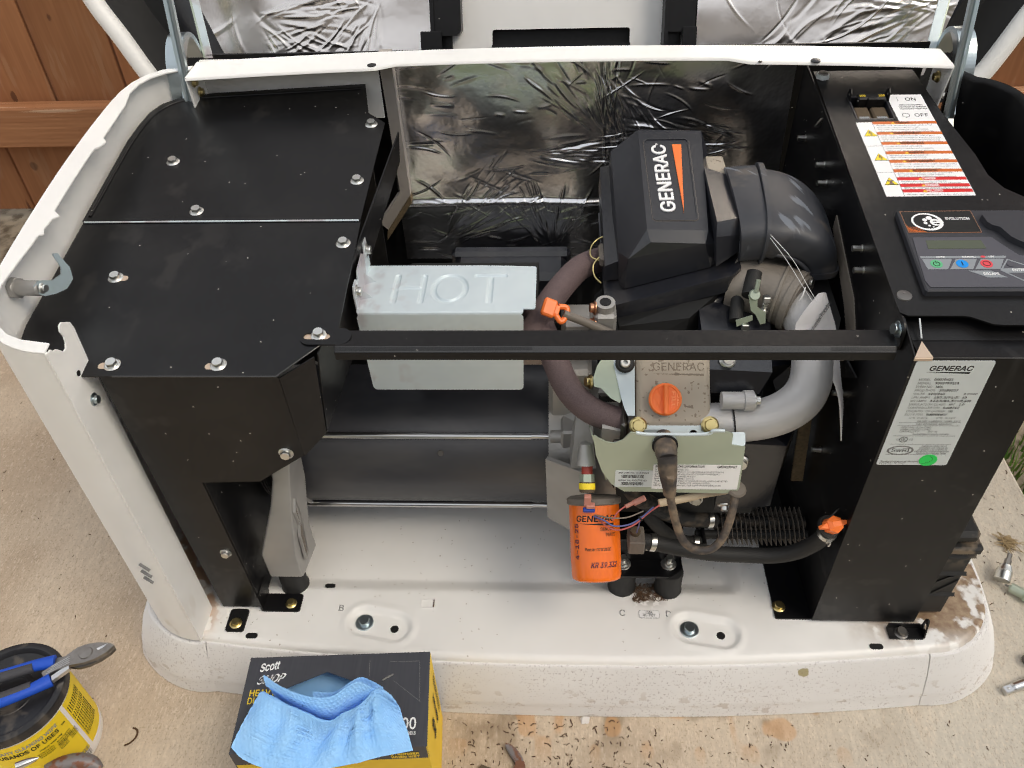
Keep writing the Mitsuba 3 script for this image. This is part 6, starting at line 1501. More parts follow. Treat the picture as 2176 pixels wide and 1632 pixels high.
# ---- the raised lid, leaning back on its hinges
LD = G + '__lid'
LF = frame((0, 0.72, 0.64), (1, 0, 0), (0, 0.3420, 0.9397))
rim_l = [(-0.600, -0.085), (-0.640, -0.050), (-0.664, -0.016), (-0.692, 0.031), (-0.722, 0.078), (-0.742, 0.125), (-0.750, 0.19), (-0.752, 0.60)]
lift = 0.020
rimpath = spline([(LF @ V(x, y, lift, 1))[:3] for x, y in rim_l], 6)
rimpath_r = spline([(LF @ V(-x, y, lift, 1))[:3] for x, y in rim_l], 6)
add(LD + '__rim', tube(rimpath, 0.0145, 20, 0), 'white', 60)
add(LD + '__rim', tube(rimpath_r, 0.0145, 20, 0), 'white', 60)
for rp_ in (rimpath, rimpath_r):
    sx_ = 1 if rp_[0, 0] > 0 else -1
    deep_ = rp_ - LF[:3, 2] * 0.065 - V(0.045 * sx_, 0, 0)
    k_ = len(rp_)
    i_ = np.arange(k_ - 1)
    add(LD + '__side_panel', cat(*[trimesh.Trimesh(np.vstack([rp_ + d_, deep_ + d_]), np.vstack([np.c_[i_, i_ + 1, i_ + k_ + 1], np.c_[i_, i_ + k_ + 1, i_ + k_]]), process=False) for d_ in (V(-0.008 * sx_, 0, 0), V(-0.005 * sx_, 0.002, 0))]), 'rubber', True)
shell = Polygon([(x, y) for x, y in rim_l] + [(-x, y) for x, y in rim_l[::-1]])
add(LD + '__shell', cat(moved(ext(shell, 0.002), LF @ frame((0, 0, -0.045), (1, 0, 0), (0, 1, 0)))), 'black_in', False)
for s in (-1, 1):
    add(LD + '__side_liner', moved(hull([(s * 0.590, 0.10, -0.004), (s * 0.640, 0.10, -0.03), (s * 0.530, -0.03, -0.004), (s * 0.575, -0.03, -0.03), (s * 0.61, 0.55, -0.004), (s * 0.66, 0.55, -0.03)]), LF), 'plastic', 30)
add(LD + '__center_panel', moved(ext(Polygon([(-0.20, -0.06), (0.21, -0.06), (0.21, 0.56), (-0.20, 0.56)]).difference(rnd(sbox(-0.1085, -0.05, 0.1100, 0.0320), 0.004)), 0.003), LF @ frame((0, 0, -0.028), (1, 0, 0), (0, 1, 0))), 'white', False)
add(LD + '__slot_flange', moved(cat(box(-0.1085, 0.1100, -0.05, 0.010, -0.030, -0.012), ), LF), 'black', False)
for s, x0 in ((-1, -0.2020), (1, 0.1590)):
    add(LD + '__rib', moved(cat(rnd(Polygon([(0, 0)]), 0) if False else ext(rnd(Polygon([(x0 + (0.004 if s < 0 else 0.0), 0.024), (x0 + 0.0475, 0.024), (x0 + 0.0475, 0.56), (x0 + (0.004 if s < 0 else 0.0), 0.56)]), 0.010), 0.030), box(x0, x0 + 0.006, -0.05, 0.56, 0.0, 0.034), box(x0 + 0.0, x0 + 0.030, -0.05, 0.024, -0.02, 0.006)), LF @ frame((0, 0, -0.020), (1, 0, 0), (0, 1, 0))), 'black', 30)
    xa, xb = (x0 - 0.016, x0 + 0.017) if s < 0 else (x0 + 0.028, x0 + 0.050)
    add(LD + '__bracket', moved(box(xa, xb, -0.04, 0.031, 0.012, 0.016, 0.001), LF), 'black', False)
fan_l = [(0.37, 0.12, 2.6, 4.2, 0.22), (0.15, 0.10, -1.2, 0.4, 0.14), (0.35, 0.14, 3.6, 4.8, 0.18)]
fl = (LF @ V(-0.6300, -0.045, 0.004, 1))[:3]
add(LD + '__foil_panel', foil_sheet(tuple(fl), (0.4330, 0, 0), tuple(LF[:3, 1] * 0.55), 500, 460, 31, 220, 0.0011, 0.0028, 0.00010, 0.03, fan=fan_l, length=(0.015, 0.08), sag=0.006,
    mask=lambda u, w: u - 0.63 > -0.515 - 0.43 * np.minimum(w, 0.19)), 'foil', True)
fr2 = (LF @ V(0.2085, -0.045, 0.004, 1))[:3]
add(LD + '__foil_panel', foil_sheet(tuple(fr2), (0.440, 0, 0), tuple(LF[:3, 1] * 0.55), 500, 460, 33, 170, 0.0012, 0.0028, 0.00010, 0.03, fan=[(0.02, -0.06, 0.35, 1.0, 0.40), (0.36, 0.10, 2.4, 4.0, 0.14)], length=(0.03, 0.14), sag=0.006,
    mask=lambda u, w: u + 0.2085 < 0.565 + 0.33 * np.minimum(w, 0.19)), 'foil', True)

# hinges: gooseneck arm, lid arm and stay at each side
for s in (-1, 1):
    H = G + '__hinge'
    H = key_for(H)
    X = 0.547 if s > 0 else -0.543
    hz_ = 0.0 if s < 0 else -0.012
    X0 = X
    # flat arm screwed to the lid
    a0, a1 = V(X * 0.985, 0.640, 0.668 + hz_), V(X * 1.06, 0.752, 0.830 + hz_)
    add(H + '__lid_arm', plate([a0 + V(0, -0.010, 0.004), a0 + V(0, 0.008, -0.006), a1 + V(0, 0.010, -0.006), a1 + V(0, -0.010, 0.006)], 0.003), 'galv_green', False)
    add(H + '__lid_arm_edge', plate([a0 + V(0, -0.010, 0.004), a1 + V(0, -0.010, 0.006), a1 + V(-0.014 * s, -0.010, 0.006), a0 + V(-0.014 * s, -0.010, 0.004)], 0.002), 'galv', False)
    bolt(H, a0 * 0.62 + a1 * 0.38 + V(-0.002 * s, 0, 0), (-s, -0.2, 0.1), 'brass', 0.9)
    add(H + '__pivot', lathe([[0, 0], [0.0058, 0], [0.0050, 0.0025], [0, 0.0032]], a0 + V(-0.004 * s, -0.002, 0), (-s, -0.2, 0.1), 20), 'zinc', 30)
    # gooseneck
    gp = spline([(0.640, 0.672, 0), (0.622, 0.706, 0), (0.596, 0.716, 0), (0.570, 0.702, 0), (0.554, 0.670, 0), (0.548, 0.625, 0)], 8)[:, :2]
    band = LineString(gp).buffer(0.0035, cap_style=2)
    add(H + '__gooseneck', moved(ext(band, 0.024), frame((X * 1.012 - 0.012, 0, hz_), (0, 1, 0), (0, 0, 1), (1, 0, 0))), 'zinc_blue', 40)
    flg = Polygon(np.vstack([gp, gp[::-1] + V(0.014, -0.006)]))
    add(H + '__gooseneck_flange', moved(ext(flg.buffer(0), 0.003), frame((X * 1.012 + (0.009 if s < 0 else -0.012), 0, hz_), (0, 1, 0), (0, 0, 1), (1, 0, 0))), 'zinc', False)
    # base leaf and link on the wall
    add(H + '__base_leaf', plate([(X, 0.530, 0.570 + hz_), (X, 0.575, 0.590 + hz_), (X, 0.575, 0.650 + hz_), (X, 0.555, 0.668 + hz_), (X, 0.530, 0.625 + hz_)][::s], 0.002), 'zinc_blue', False)
    add(H + '__link', plate([(X - 0.004 * s, 0.527, 0.612 + hz_), (X - 0.004 * s, 0.536, 0.608 + hz_), (X - 0.012 * s, 0.570, 0.668 + hz_), (X - 0.012 * s, 0.560, 0.672 + hz_)][::s], 0.003), 'zinc', False)
    add(H + '__pivot', lathe([[0, 0], [0.006, 0], [0.005, 0.0025], [0, 0.0032]], (X - 0.004 * s, 0.545, 0.620 + hz_), (-s, -0.2, 0.1), 20), 'zinc', 30)
    # stay: a folded channel from the base up to the lid
    b0, b1 = V(X - 0.006 * s + (0.004 if s < 0 else 0.0), 0.5240, 0.6030 + hz_), V(X - 0.012 * s * 0.3, 0.6020, 0.900 + hz_)
    d_ = unit(b1 - b0)
    w_ = unit(np.cross(d_, V(0, 1, 0)))
    o_ = unit(np.cross(w_, d_))
    prof_s = [(-0.0068, 0.0055), (-0.0060, 0), (-0.0022, -0.0012), (0.0, 0.0010), (0.0022, -0.0012), (0.0060, 0), (0.0068, 0.0055), (0.0056, 0.0055), (0.0048, 0.0016), (0, 0.0028), (-0.0048, 0.0016), (-0.0056, 0.0055)]
    if o_[1] < 0:
        o_ = -o_
    add(H + '__stay', ext(Polygon(prof_s), float(np.linalg.norm(b1 - b0)), frame(b0, w_, o_, np.cross(w_, o_) if np.dot(np.cross(w_, o_), d_) > 0 else -np.cross(w_, o_))), 'zinc_blue', 40)
    add(H + '__stay_foot', plate([b0 + V(-0.004, -0.002, 0.02), b0 + V(0.004, -0.002, 0.02), b0 + V(0.004, -0.012, -0.008), b0 + V(0.006, -0.030, -0.020), b0 + V(-0.005, -0.030, -0.020), b0 + V(-0.002, -0.012, -0.008)], 0.002), 'zinc', False)
    add(H + '__pivot', lathe([[0, 0], [0.0052, 0], [0.0045, 0.0025], [0, 0.003]], b0 + V(0.004 * -s, -0.012, -0.008), (-s, -0.5, 0.3), 20), 'zinc', 30)

# ------------------------------------------------------------------ the house across the lawn, mirrored in the foil under the lid
HSE = thing('house', 'low tan house across the lawn behind the camera, seen only mirrored in the lid foil', 'house')
M['siding'] = mat('siding', pr((0.30, 0.235, 0.185), 0.8))
M['roof'] = mat('roof', pr((0.16, 0.13, 0.115), 0.9))
add(HSE + '__wall', box(-9, 9, -10.2, -6.4, -0.05, 2.75), 'siding', False)
add(HSE + '__roof', hull([(-9.5, -5.9, 2.70), (9.5, -5.9, 2.70), (-9.5, -10.7, 2.70), (9.5, -10.7, 2.70), (-9.5, -8.3, 4.1), (9.5, -8.3, 4.1)]), 'roof', False)
for x_ in (-4.2, 0.6, 4.4):
    w_ = add(HSE + '__window', box(x_ - 0.6, x_ + 0.6, -6.42, -6.37, 0.9, 2.2), 'white', False)
    add(w_ + '_pane', box(x_ - 0.52, x_ + 0.52, -6.40, -6.355, 0.98, 2.12), 'black_gloss', False)

# ------------------------------------------------------------------ things round the generator
k = add('enclosure_panel', cat(box(-1.10, 0.05, -1.62, -1.25, 0.001, 0.022, 0.004), box(-1.08, 0.03, -1.605, -1.265, 0.022, 0.026, 0.002)), 'white', False)
labels[k] = {'label': 'white removed front panel lying on the slab, seen only mirrored in the rear foil', 'category': 'panel'}
# box of shop towels
TBX = thing('towel_box', 'black and yellow cardboard towel box on the concrete in front of the generator base', 'box')
tl, tr, br_, bl = V(-0.3930, -0.0705, 0), V(-0.1657, -0.0575, 0), V(-0.1560, -0.1775, 0), V(-0.3860, -0.1920, 0)
HB = 0.180
hole = Polygon([(-0.2918, -0.0874), (-0.3292, -0.1056), (-0.3560, -0.1190), (-0.340, -0.150), (-0.29, -0.165), (-0.22, -0.150), (-0.2100, -0.1190), (-0.2508, -0.1009)])
topP = Polygon([tl[:2], tr[:2], br_[:2], bl[:2]])
add(TBX + '__top', moved(ext(topP.difference(hole), 0.0012), frame((0, 0, HB - 0.0012), (1, 0, 0), (0, 1, 0))), 'card', False)


def vwall(a, b, z0, z1, t=0.0012, inset=0.0):
    a, b = V(*a), V(*b)
    d = unit(b - a)
    n = V(d[1], -d[0], 0)
    return hull([p + V(0, 0, z) + n * o for p in (a, b) for z in (z0, z1) for o in (0, -t)])


add(TBX + '__front_panel', vwall(bl, br_, HB - 0.0300, HB - 0.0002), 'card', False)
add(TBX + '__front_panel', vwall(bl, br_, 0.001, HB - 0.0302), 'yellow_card', False)
add(TBX + '__side_panel', vwall(br_, tr, 0.001, HB - 0.0004), 'yellow_card', False)
add(TBX + '__side_panel', cat(vwall(tr, tl, 0.001, HB - 0.0004), vwall(tl, bl, 0.001, HB - 0.0004)), 'card', False)
BXF = frame(bl + V(0, 0, HB), unit(br_ - bl), unit(np.cross(V(0, 0, 1), unit(br_ - bl))))
add(TBX + '__white_lettering', cat(text('Scott', BXF, 0.0150, 0.1015, 0.0105, 0.0245, True, rot=0.16, shear=0.25, t=0.0003), text('SHOP', BXF, 0.0140, 0.0850, 0.0100, 0.0330, True, rot=0.10, shear=0.5, t=0.0003), text('200', BXF, 0.1890, 0.0215, 0.0135, 0.0270, True, t=0.0003), text('TOWELS', BXF, 0.2000, 0.0145, 0.0038, 0.0160, True, t=0.0003)), 'print_white', False)
add(TBX + '__dark_lettering', cat(text('SHOP', BXF, 0.0152, 0.0862, 0.0078, 0.0300, False, rot=0.10, shear=0.5, t=0.0005)), 'ink', False)
add(TBX + '__gold_lettering', cat(text('HEAVY', BXF, 0.0080, 0.0700, 0.0080, 0.0330, True, t=0.0003), text('DUTY', BXF, 0.0075, 0.0600, 0.0080, 0.0260, True, t=0.0003)), 'print_gold', False)
FXF = frame(bl + V(0, 0, 0.15) + V(0.0008, -0.0010, 0), unit(br_ - bl), (0, 0, 1))
add(TBX + '__front_lettering', cat(text('STRONGER', FXF, 0.1850, 0.0125, 0.0052, 0.0340, True, t=0.0003), text('WHEN WET', FXF, 0.1850, 0.0050, 0.0052, 0.0340, True, t=0.0003)), 'print_gold', False)
SXF = frame(br_ + V(0.0010, 0, 0.02), (0, 0, 1), unit(br_ - tr), None)
sd = unit(tr - br_)
SXF = frame(br_ + V(0.0012, 0, 0.0), V(0, 0, 1), -sd)
add(TBX + '__side_lettering', cat(text('SHOP', SXF, 0.090, -0.060, 0.014, 0.045, True, t=0.0003, shear=0.3), text('HEAVY DUTY', SXF, 0.075, -0.085, 0.008, 0.07, True, t=0.0003), *[text('All purpose cleaning cloths', SXF, 0.06, -0.100 - 0.004 * i, 0.0024, 0.09, t=0.0002) for i in range(3)]), 'ink', False)
add(TBX + '__crease', cat(*[fp(BXF, LineString(l_).buffer(0.00022), 0.0003) for l_ in ([(0.178, 0.1085), (0.216, 0.1080)], [(0.216, 0.1080), (0.219, 0.055)], [(0.219, 0.055), (0.185, 0.083)], [(0.153, 0.112), (0.154, 0.09)])]), 'ink_gray', False)
ins = [tuple(p) for p in topP.buffer(-0.004).exterior.coords]
add(TBX + '__towel_stack', ext(topP.buffer(-0.003), 0.120, frame((0, 0, 0.030), (1, 0, 0), (0, 1, 0))), 'towel', False)


def loft(rows, nu=90, nv=60, noise_amp=0.0012, seed=0, thick=0.0007, emboss=0.0009, pitch=0.0056):
    rows = [spline(r, 20) for r in rows]
    R = []
    for r in rows:
        L = np.r_[0, np.cumsum(np.linalg.norm(np.diff(r, axis=0), axis=1))]
        t = np.linspace(0, L[-1], nu)
        R.append(np.stack([np.interp(t, L, r[:, k]) for k in range(3)], 1))
    R = np.array(R)
    cols = np.array([np.array(spline(R[:, i], 12)) for i in range(nu)])
    idx = np.linspace(0, cols.shape[1] - 1, nv).astype(int)
    P = cols[:, idx]
    u, w = np.meshgrid(np.linspace(0, 1, nu), np.linspace(0, 1, nv), indexing='ij')
    du, dw = np.gradient(P, axis=0), np.gradient(P, axis=1)
    N = np.cross(du, dw)
    N /= np.linalg.norm(N, axis=2, keepdims=True) + 1e-12
    h = noise_amp * 2 * (meshkit.fbm(np.stack([u * 9, w * 5, 0 * u + seed], -1), 4, seed) - 0.5)
    su = np.cumsum(np.r_[np.zeros((1, nv)), np.linalg.norm(np.diff(P, axis=0), axis=2)], axis=0)
    sw = np.cumsum(np.c_[np.zeros(nu), np.linalg.norm(np.diff(P, axis=1), axis=2)], axis=1)
    best = np.full(su.shape, 9.0)
    hx, hy = pitch, pitch * 0.866
    r0 = np.round(sw / hy)
    for dr_ in (-1, 0, 1):
        r_ = r0 + dr_
        off = 0.5 * (np.mod(r_, 2))
        c_ = np.round(su / hx - off) + off
        best = np.minimum(best, np.hypot(su - c_ * hx, sw - r_ * hy))
    h = h + emboss * (1 - np.clip(best / (0.50 * pitch), 0, 1) ** 2.5)
    P = P + N * h[..., None]
    v = P.reshape(-1, 3)
    i, j = np.meshgrid(np.arange(nu - 1), np.arange(nv - 1), indexing='ij')
    q = np.stack([i * nv + j, (i + 1) * nv + j, (i + 1) * nv + j + 1, i * nv + j + 1], -1).reshape(-1, 4)
    f = np.vstack([q[:, [0, 1, 2]], q[:, [0, 2, 3]]])
    return cat(trimesh.Trimesh(v, f, process=False), trimesh.Trimesh(v - N.reshape(-1, 3) * thick, f[:, ::-1], process=False))


front_rows = [
    [(-0.352, -0.1290, 0.172), (-0.3060, -0.1500, 0.165), (-0.2690, -0.1580, 0.160), (-0.2380, -0.1480, 0.166), (-0.2180, -0.1380, 0.172), (-0.2040, -0.1400, 0.175)],
    [(-0.3560, -0.1290, 0.2090), (-0.3300, -0.1430, 0.2130), (-0.3000, -0.1560, 0.2170), (-0.2690, -0.1640, 0.2100), (-0.2480, -0.1580, 0.2200), (-0.2310, -0.1510, 0.2260), (-0.2170, -0.1380, 0.2340), (-0.2060, -0.1360, 0.2300), (-0.1930, -0.1420, 0.2150)],
    [(-0.3640, -0.1450, 0.2080), (-0.3440, -0.1560, 0.2140), (-0.3280, -0.1620, 0.2050), (-0.3120, -0.1650, 0.2110), (-0.2930, -0.1700, 0.2020), (-0.2760, -0.1730, 0.1930), (-0.2560, -0.1660, 0.2100), (-0.2460, -0.1640, 0.2070), (-0.2330, -0.1600, 0.2230), (-0.2240, -0.1560, 0.2120), (-0.2150, -0.1500, 0.2250), (-0.2040, -0.1480, 0.2100), (-0.1860, -0.1530, 0.2070)],
    [(-0.3720, -0.1640, 0.2010), (-0.3500, -0.1750, 0.2070), (-0.3330, -0.1800, 0.1980), (-0.3160, -0.1830, 0.2030), (-0.2960, -0.1840, 0.1910), (-0.2800, -0.1830, 0.1850), (-0.2600, -0.1770, 0.2000), (-0.2480, -0.1760, 0.1950), (-0.2350, -0.1745, 0.2110), (-0.2230, -0.1700, 0.2020), (-0.2120, -0.1650, 0.2080), (-0.2000, -0.1660, 0.2010), (-0.1780, -0.1680, 0.1980)],
    [(-0.3810, -0.1890, 0.1915), (-0.3650, -0.2010, 0.1880), (-0.3380, -0.2090, 0.1850), (-0.3000, -0.2140, 0.1840), (-0.2680, -0.2080, 0.1850), (-0.2340, -0.2020, 0.1880), (-0.2060, -0.1950, 0.1900), (-0.1700, -0.1870, 0.1900)],
]
TW = thing('blue_towel', 'blue embossed shop towel pulled up out of the black cardboard box', 'towel')
add(TW + '__front_sheet', loft(front_rows, 300, 130, 0.0026, 3), 'towel', True)
back_rows = [
    [(-0.3540, -0.1170, 0.2250), (-0.3250, -0.1330, 0.2250), (-0.2950, -0.1410, 0.2220), (-0.2690, -0.1410, 0.2230), (-0.2500, -0.1340, 0.2330), (-0.2360, -0.1310, 0.2400), (-0.2200, -0.1360, 0.2380), (-0.2100, -0.138, 0.230)],
    [(-0.3520, -0.1230, 0.2160), (-0.3230, -0.1380, 0.2150), (-0.2950, -0.1480, 0.2100), (-0.2690, -0.1500, 0.2080), (-0.2490, -0.1430, 0.2180), (-0.2340, -0.1390, 0.2250), (-0.2190, -0.1400, 0.2280), (-0.210, -0.141, 0.224)],
    [(-0.3490, -0.1230, 0.1960), (-0.3200, -0.1360, 0.1900), (-0.2950, -0.1460, 0.1850), (-0.2690, -0.1500, 0.1820), (-0.2490, -0.1430, 0.1920), (-0.2340, -0.1400, 0.2000), (-0.2190, -0.1410, 0.2080), (-0.212, -0.142, 0.208)],
    [(-0.3450, -0.1210, 0.1600), (-0.3150, -0.1330, 0.1550), (-0.2900, -0.1410, 0.1520), (-0.2690, -0.1450, 0.1500), (-0.2490, -0.1390, 0.1520), (-0.2340, -0.1370, 0.1550), (-0.2220, -0.137, 0.160), (-0.216, -0.137, 0.165)],
]
add(TW + '__back_sheet', loft(back_rows, 200, 90, 0.0012, 5), 'towel', True)
back2 = [[(x, y + 0.012, z - 0.012) for x, y, z in back_rows[0][2:]], [(x, y + 0.008, z - 0.020) for x, y, z in back_rows[1][2:]], [(x, y + 0.012, z - 0.025) for x, y, z in back_rows[2][2:]]]
add(TW + '__back_sheet', loft(back2, 80, 30, 0.001, 6), 'towel', True)
k = add('twisted_wire', tube([(-0.2120, -0.1180, 0.2200), (-0.2070, -0.1120, 0.2160), (-0.2020, -0.1060, 0.2120)], 0.0010, 8, 5), 'zinc', 60)
labels[k] = {'label': 'short twisted silver wire lying on the black towel box behind the blue towel', 'category': 'wire'}

# tub of cleaning wipes
TU = thing('wipes_tub', 'round tub of cleaning wipes with a yellow label and black lid at the lower left', 'tub')
tx, ty = -0.7100, -0.1050
add(TU + '__body', lathe([[0, 0.0], [0.064, 0.0], [0.0665, 0.003], [0.0675, 0.012], [0.0675, 0.132], [0, 0.132]], (tx, ty, 0), (0, 0, 1), 96), 'tub', 40)
add(TU + '__lid', lathe([[0, 0.1305], [0.0690, 0.1305], [0.0700, 0.1320], [0.0700, 0.1440], [0.0690, 0.1460], [0.0640, 0.1470], [0.0610, 0.1465], [0.0590, 0.1440], [0.0570, 0.1405], [0.0520, 0.1395], [0.0300, 0.1395], [0.0290, 0.1405], [0.0240, 0.1405], [0.0230, 0.1395], [0, 0.1395]], (tx, ty, 0), (0, 0, 1), 96), 'tub_lid', 40)


def tub_band(a0, a1, z0, z1, r, n=40):
    a = np.radians(np.linspace(a0, a1, n))
    P = np.c_[tx + r * np.cos(a), ty + r * np.sin(a)]
    v = np.vstack([np.c_[P, np.full(n, z0)], np.c_[P, np.full(n, z1)]])
    i = np.arange(n - 1)
    return trimesh.Trimesh(v, np.vstack([np.c_[i, i + 1, i + n + 1], np.c_[i, i + n + 1, i + n]]), process=False)


add(TU + '__label', cat(tub_band(-120, -11.5, 0.022, 0.127, 0.0679), tub_band(-6.5, 44, 0.022, 0.127, 0.0679)), 'tub_yellow', True)


def tub_text(s, a0, z, h, w, rot=0.0, bold=True):
    m = text(s, I4, 0, 0, h, w, bold, t=0.0002)
    if rot:
        m = moved(m, trimesh.transformations.rotation_matrix(rot, [0, 0, 1]))
    m = m.subdivide_to_size(0.004)
    a = math.radians(a0) + m.vertices[:, 0] / 0.068
    r = 0.0682 + m.vertices[:, 2]
    m.vertices = np.c_[tx + r * np.cos(a), ty + r * np.sin(a), z + m.vertices[:, 1]]
    return m


add(TU + '__lettering', cat(tub_text('THOUSANDS OF USES', -103, 0.1000, 0.0072, 0.093), tub_text('Heavy cleaning', -50, 0.091, 0.0022, 0.03), *[tub_text('Removes tough grime', -75 + 21 * i, 0.085 - 0.004 * j, 0.0022, 0.020, 0, False) for i in range(3) for j in range(3)], tub_text('Tools', -20, 0.103, 0.003, 0.006), *[tub_text('Grease paint', -34 + 14 * i, 0.078 - 0.0035 * j, 0.002, 0.012, 0, False) for i in range(2) for j in range(4)],
    *[tub_text('Directions for use', -3 + 3 * i, 0.040, 0.0022, 0.075, PI / 2, False) for i in range(10)]), 'ink', False)
add(TU + '__gray_lettering', tub_text('HEAVY DUTY CLEANING WIPE', -104, 0.1110, 0.0062, 0.096), 'key_gray', False)
add(TU + '__barcode', cat(*[tub_band(-22 + i * 1.1, -22 + i * 1.1 + (0.35 if i % 3 else 0.7), 0.010, 0.030, 0.0684, 3) for i in range(9)]), 'ink_gray', True)

# side cutters lying on the tub lid
PL = thing('diagonal_cutters', 'steel diagonal cutting pliers with blue and gray handles lying on the black tub lid', 'pliers')
PZ = 0.1490
A0 = frame((-0.6210, -0.0560, PZ), unit(V(0.93, 0.37, 0)), unit(V(-0.37, 0.93, 0)))
jaw = Polygon([(-0.022, 0.0085), (-0.012, 0.0135), (0.000, 0.0140), (0.014, 0.0115), (0.027, 0.0055), (0.0330, 0.0005), (0.0330, -0.0005), (0.024, -0.0075), (0.010, -0.0120), (-0.004, -0.0130), (-0.022, -0.0100), (-0.042, -0.0125), (-0.053, -0.0160), (-0.056, -0.0085), (-0.040, -0.0010)])
add(PL + '__jaw', moved(hull([(x, y, z) for x, y in rnd(jaw, 0.001).exterior.coords for z in (0.0035, 0.0075)] + [(x * 0.9, y * 0.75, 0.0092) for x, y in jaw.exterior.coords if x > -0.03]) if False else ext(rnd(jaw, 0.001), 0.0060), A0 @ frame((0, 0, 0.0035), (1, 0, 0), (0, 1, 0))), 'tool', 30)
add(PL + '__jaw', moved(ext(rnd(affinity.scale(jaw, 1, -1, origin=(0, 0)), 0.001), 0.0045), A0 @ frame((0, -0.001, -0.0012), (1, 0, 0), (0, 1, 0))), 'dark_steel', 30)
add(PL + '__bevel', moved(hull([(0.013, -0.0005, 0.0096), (0.0325, 0.0003, 0.0070), (0.026, 0.0056, 0.0094), (0.012, 0.0020, 0.0110), (0.013, -0.0005, 0.004), (0.0325, 0.0003, 0.004)]), A0), 'steel', False)
add(PL + '__pivot', moved(lathe([[0, 0], [0.0090, 0], [0.0080, 0.0016], [0, 0.0020]], sides=32), A0 @ frame((-0.002, 0.0005, 0.0093), (1, 0, 0), (0, 1, 0))), 'tool', 30)
add(PL + '__groove', moved(cat(*[tube([(-0.050 + 0.002 * i, -0.0130 + 0.0028 * i, 0.0096), (-0.022, -0.0062 + 0.0030 * i, 0.0096)], 0.0006, 6, 0) for i in range(4)]), A0), 'steel', 30)
hl = [(-0.6620, -0.0660, 0.1530), (-0.6850, -0.0730, 0.1545), (-0.7080, -0.0830, 0.1550), (-0.7500, -0.0990, 0.1540)]
hr = [(-0.6560, -0.0915, 0.1530), (-0.6750, -0.1060, 0.1550), (-0.7000, -0.1200, 0.1560), (-0.7500, -0.1430, 0.1540)]
for h_ in (hl, hr):
    kk = add(PL + '__handle', tube(h_, [0.0092, 0.0080, 0.0085, 0.0085], 20, 10, True, 0.85), 'grip_blue', 60)
for h_, sg in ((hl, -1), (hr, 1)):
    add(PL + '__grip', tube([V(*p) + V(0.0, sg * 0.0035, 0.0022) for p in h_[1:]], [0.0066, 0.0072, 0.0072], 16, 10, True, 0.85), 'grip_gray', 60)
add(PL + '__shank', cat(hull([(-0.6560, -0.0885, 0.151), (-0.6520, -0.0950, 0.151), (-0.6560, -0.0885, 0.157), (-0.6520, -0.0950, 0.157), (-0.640, -0.072, 0.152), (-0.636, -0.078, 0.152), (-0.640, -0.072, 0.158), (-0.636, -0.078, 0.158)])), 'steel', 20)
add(PL + '__shank', cat(hull([(-0.663, -0.062, 0.149), (-0.661, -0.071, 0.149), (-0.663, -0.062, 0.154), (-0.661, -0.071, 0.154), (-0.635, -0.056, 0.149), (-0.635, -0.064, 0.149), (-0.635, -0.056, 0.153), (-0.635, -0.064, 0.153)])), 'dark_steel', 20)

# the tip of a second tool at the bottom left edge
k = thing('needle_tool', 'brown and silver tool tip at the bottom left edge in front of the wipes tub', 'tool')
add(k + '__head', tube([(-0.5960, -0.1620, 0.058), (-0.610, -0.158, 0.062), (-0.626, -0.158, 0.066), (-0.645, -0.163, 0.068), (-0.66, -0.172, 0.068)], [0.004, 0.010, 0.011, 0.010, 0.009], 20, 6), 'rusty', 50)
add(k + '__tip', tube([(-0.6290, -0.1880, 0.148), (-0.6380, -0.1930, 0.149), (-0.650, -0.200, 0.150)], [0.001, 0.004, 0.005], 12, 4), 'steel', 50)
# rusty slip joint plier jaw on the concrete
k = thing('rusty_pliers', 'rusty gray plier jaw on the concrete at the bottom edge right of the towel box', 'pliers')
rj = Polygon([(-0.0755, -0.0945), (-0.0680, -0.0960), (-0.0590, -0.1030), (-0.0520, -0.1120), (-0.0470, -0.1240), (-0.0450, -0.1400), (-0.0620, -0.1400), (-0.0640, -0.1300), (-0.0600, -0.1230), (-0.0625, -0.1180), (-0.0680, -0.1110), (-0.0735, -0.1030)])
teeth = LineString([(-0.0740, -0.1000), (-0.0610, -0.1200)])
add(k + '__jaw', moved(hull([(0, 0, 0), (0, 0, 1), (1, 0, 0), (0, 1, 0)]), np.eye(4)) if False else ext(rnd(rj, 0.0008), 0.0075, frame((0, 0, 0.0002), (1, 0, 0), (0, 1, 0))), 'rusty', 20)
add(k + '__jaw_teeth', cat(*[box(-0.0735 + t * 0.0125 - 0.0008, -0.0735 + t * 0.0125 + 0.0009, -0.1010 - t * 0.0190 - 0.0007, -0.1010 - t * 0.0190 + 0.0007, 0.0005, 0.0084) for t in np.linspace(0, 1, 11)]), 'dark_steel', False)
k = add('bent_wire', tube([(-0.1130, -0.1500, 0.004), (-0.1105, -0.1450, 0.006), (-0.1095, -0.1405, 0.008), (-0.1120, -0.1370, 0.006)], 0.0026, 10, 5), 'steel', 50)
labels[k] = {'label': 'small bright metal tip at the bottom edge on a dead leaf', 'category': 'metal tip'}

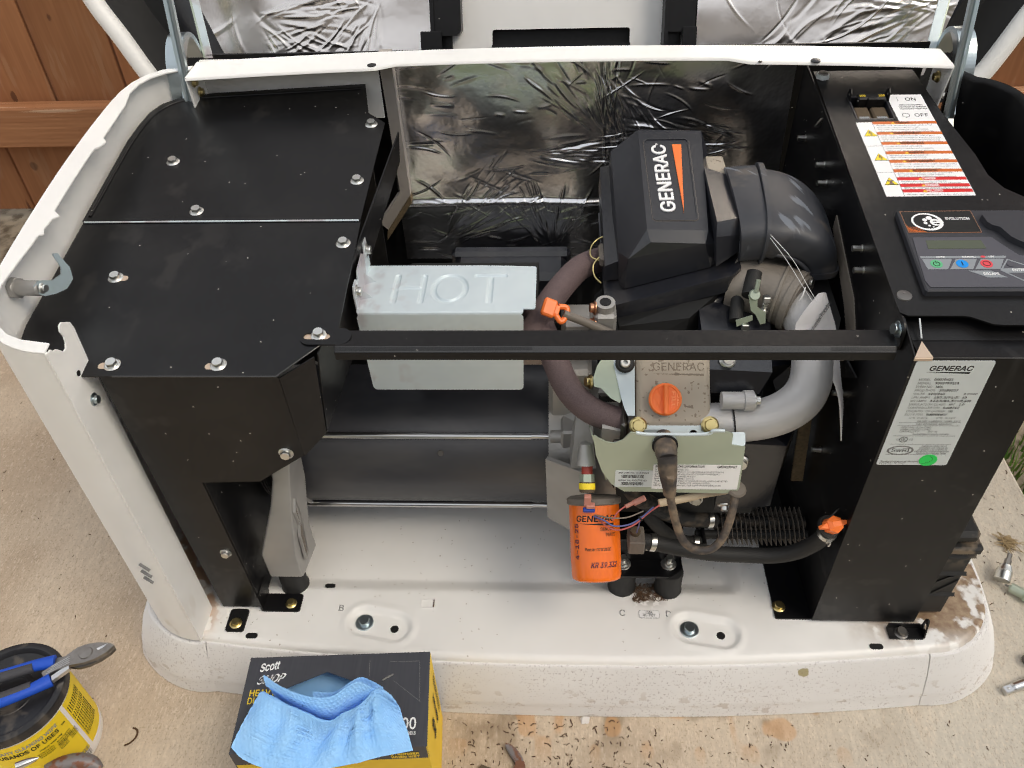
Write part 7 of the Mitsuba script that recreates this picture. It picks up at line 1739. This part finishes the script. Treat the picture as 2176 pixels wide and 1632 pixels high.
# sockets and extension on the concrete at the right
S1 = thing('hex_bit_socket', 'chrome hex bit socket with a dark bit lying on the concrete at the right edge', 'socket')
a_, n_ = V(0.6900, 0.1760, 0.0120), unit(V(0.45, 0.80, 0.42))
add(S1, lathe([[0, 0], [0.0112, 0], [0.0118, 0.001], [0.0118, 0.013], [0.0112, 0.0138], [0.0112, 0.0150], [0.0118, 0.0155], [0.0106, 0.0190], [0.0090, 0.0225], [0.0085, 0.0260], [0.0070, 0.0265], [0, 0.0265]], a_, n_, 36), 'zinc', 35)
add(S1 + '__bit', cat(cyl(a_ + n_ * 0.026, a_ + n_ * 0.036, 0.0052, 6), cyl(a_ + n_ * 0.036, a_ + n_ * 0.046, 0.0036, 6)), 'dark_steel', False)
S2 = thing('spark_plug_socket', 'greenish silver socket adaptor on the concrete just below the hex bit socket', 'socket')
a_, n_ = V(0.7000, 0.1660, 0.0090), unit(V(0.72, -0.62, 0.02))
add(S2, lathe([[0, -0.002], [0.0030, -0.002], [0.0030, 0.000], [0.0070, 0.0], [0.0080, 0.001], [0.0080, 0.020], [0.0105, 0.0215], [0.0105, 0.026], [0.0095, 0.027], [0.0095, 0.045], [0, 0.045]], a_, n_, 32), 'galv_green', 35)
add(S2 + '__pin', cyl(a_ - n_ * 0.0015, a_ - n_ * 0.0075, 0.0016, 10), 'dark_steel', 40)
S3 = thing('extension_bar', 'shiny steel socket extension bar lying on the concrete at the lower right edge', 'extension bar')
a_, n_ = V(0.6250, -0.0050, 0.0062), unit(V(0.90, 0.34, 0.0))
add(S3, cat(moved(box(-0.0052, 0.0052, -0.0052, 0.0052, 0, 0.0130, 0.001), axis_frame(a_, n_)), tube([a_ + n_ * 0.013, a_ + n_ * 0.016, a_ + n_ * 0.075], [0.0050, 0.0068, 0.0068], 24, 0)), 'steel', 30)
add(S3 + '__ball', moved(trimesh.creation.icosphere(2, 0.0018), frame(a_ + n_ * 0.0055 + V(0, 0, 0.0050), (1, 0, 0), (0, 1, 0))), 'zinc', True)
k = add('black_socket', lathe([[0, 0], [0.0085, 0], [0.009, 0.001], [0.009, 0.02], [0, 0.02]], (0.6730, 0.0400, 0.0092), (0.9, 0.3, 0), 28), 'dark_steel', 35)
labels[k] = {'label': 'dark socket end at the right edge between the adaptor and the extension bar', 'category': 'socket'}
k = add('dry_grass_clump', cat(*[tube(V(0.735, 0.255, 0.003) + np.random.default_rng(i).normal(0, 0.009, (4, 3)) * V(1, 1, 0.3), 0.0007, 4, 3) for i in range(26)]), 'straw', 40)
labels[k] = {'label': 'small clump of dry grass on the concrete at the right edge', 'category': 'dry grass', 'kind': 'stuff'}
k = add('plastic_clip', hull([(0.028, -0.0545, 0.001), (0.042, -0.0545, 0.001), (0.03, -0.063, 0.001), (0.040, -0.062, 0.001), (0.032, -0.057, 0.012), (0.041, -0.057, 0.011)]), 'tub', 30)
labels[k] = {'label': 'small clear plastic clip under the front edge of the white skirt', 'category': 'clip'}
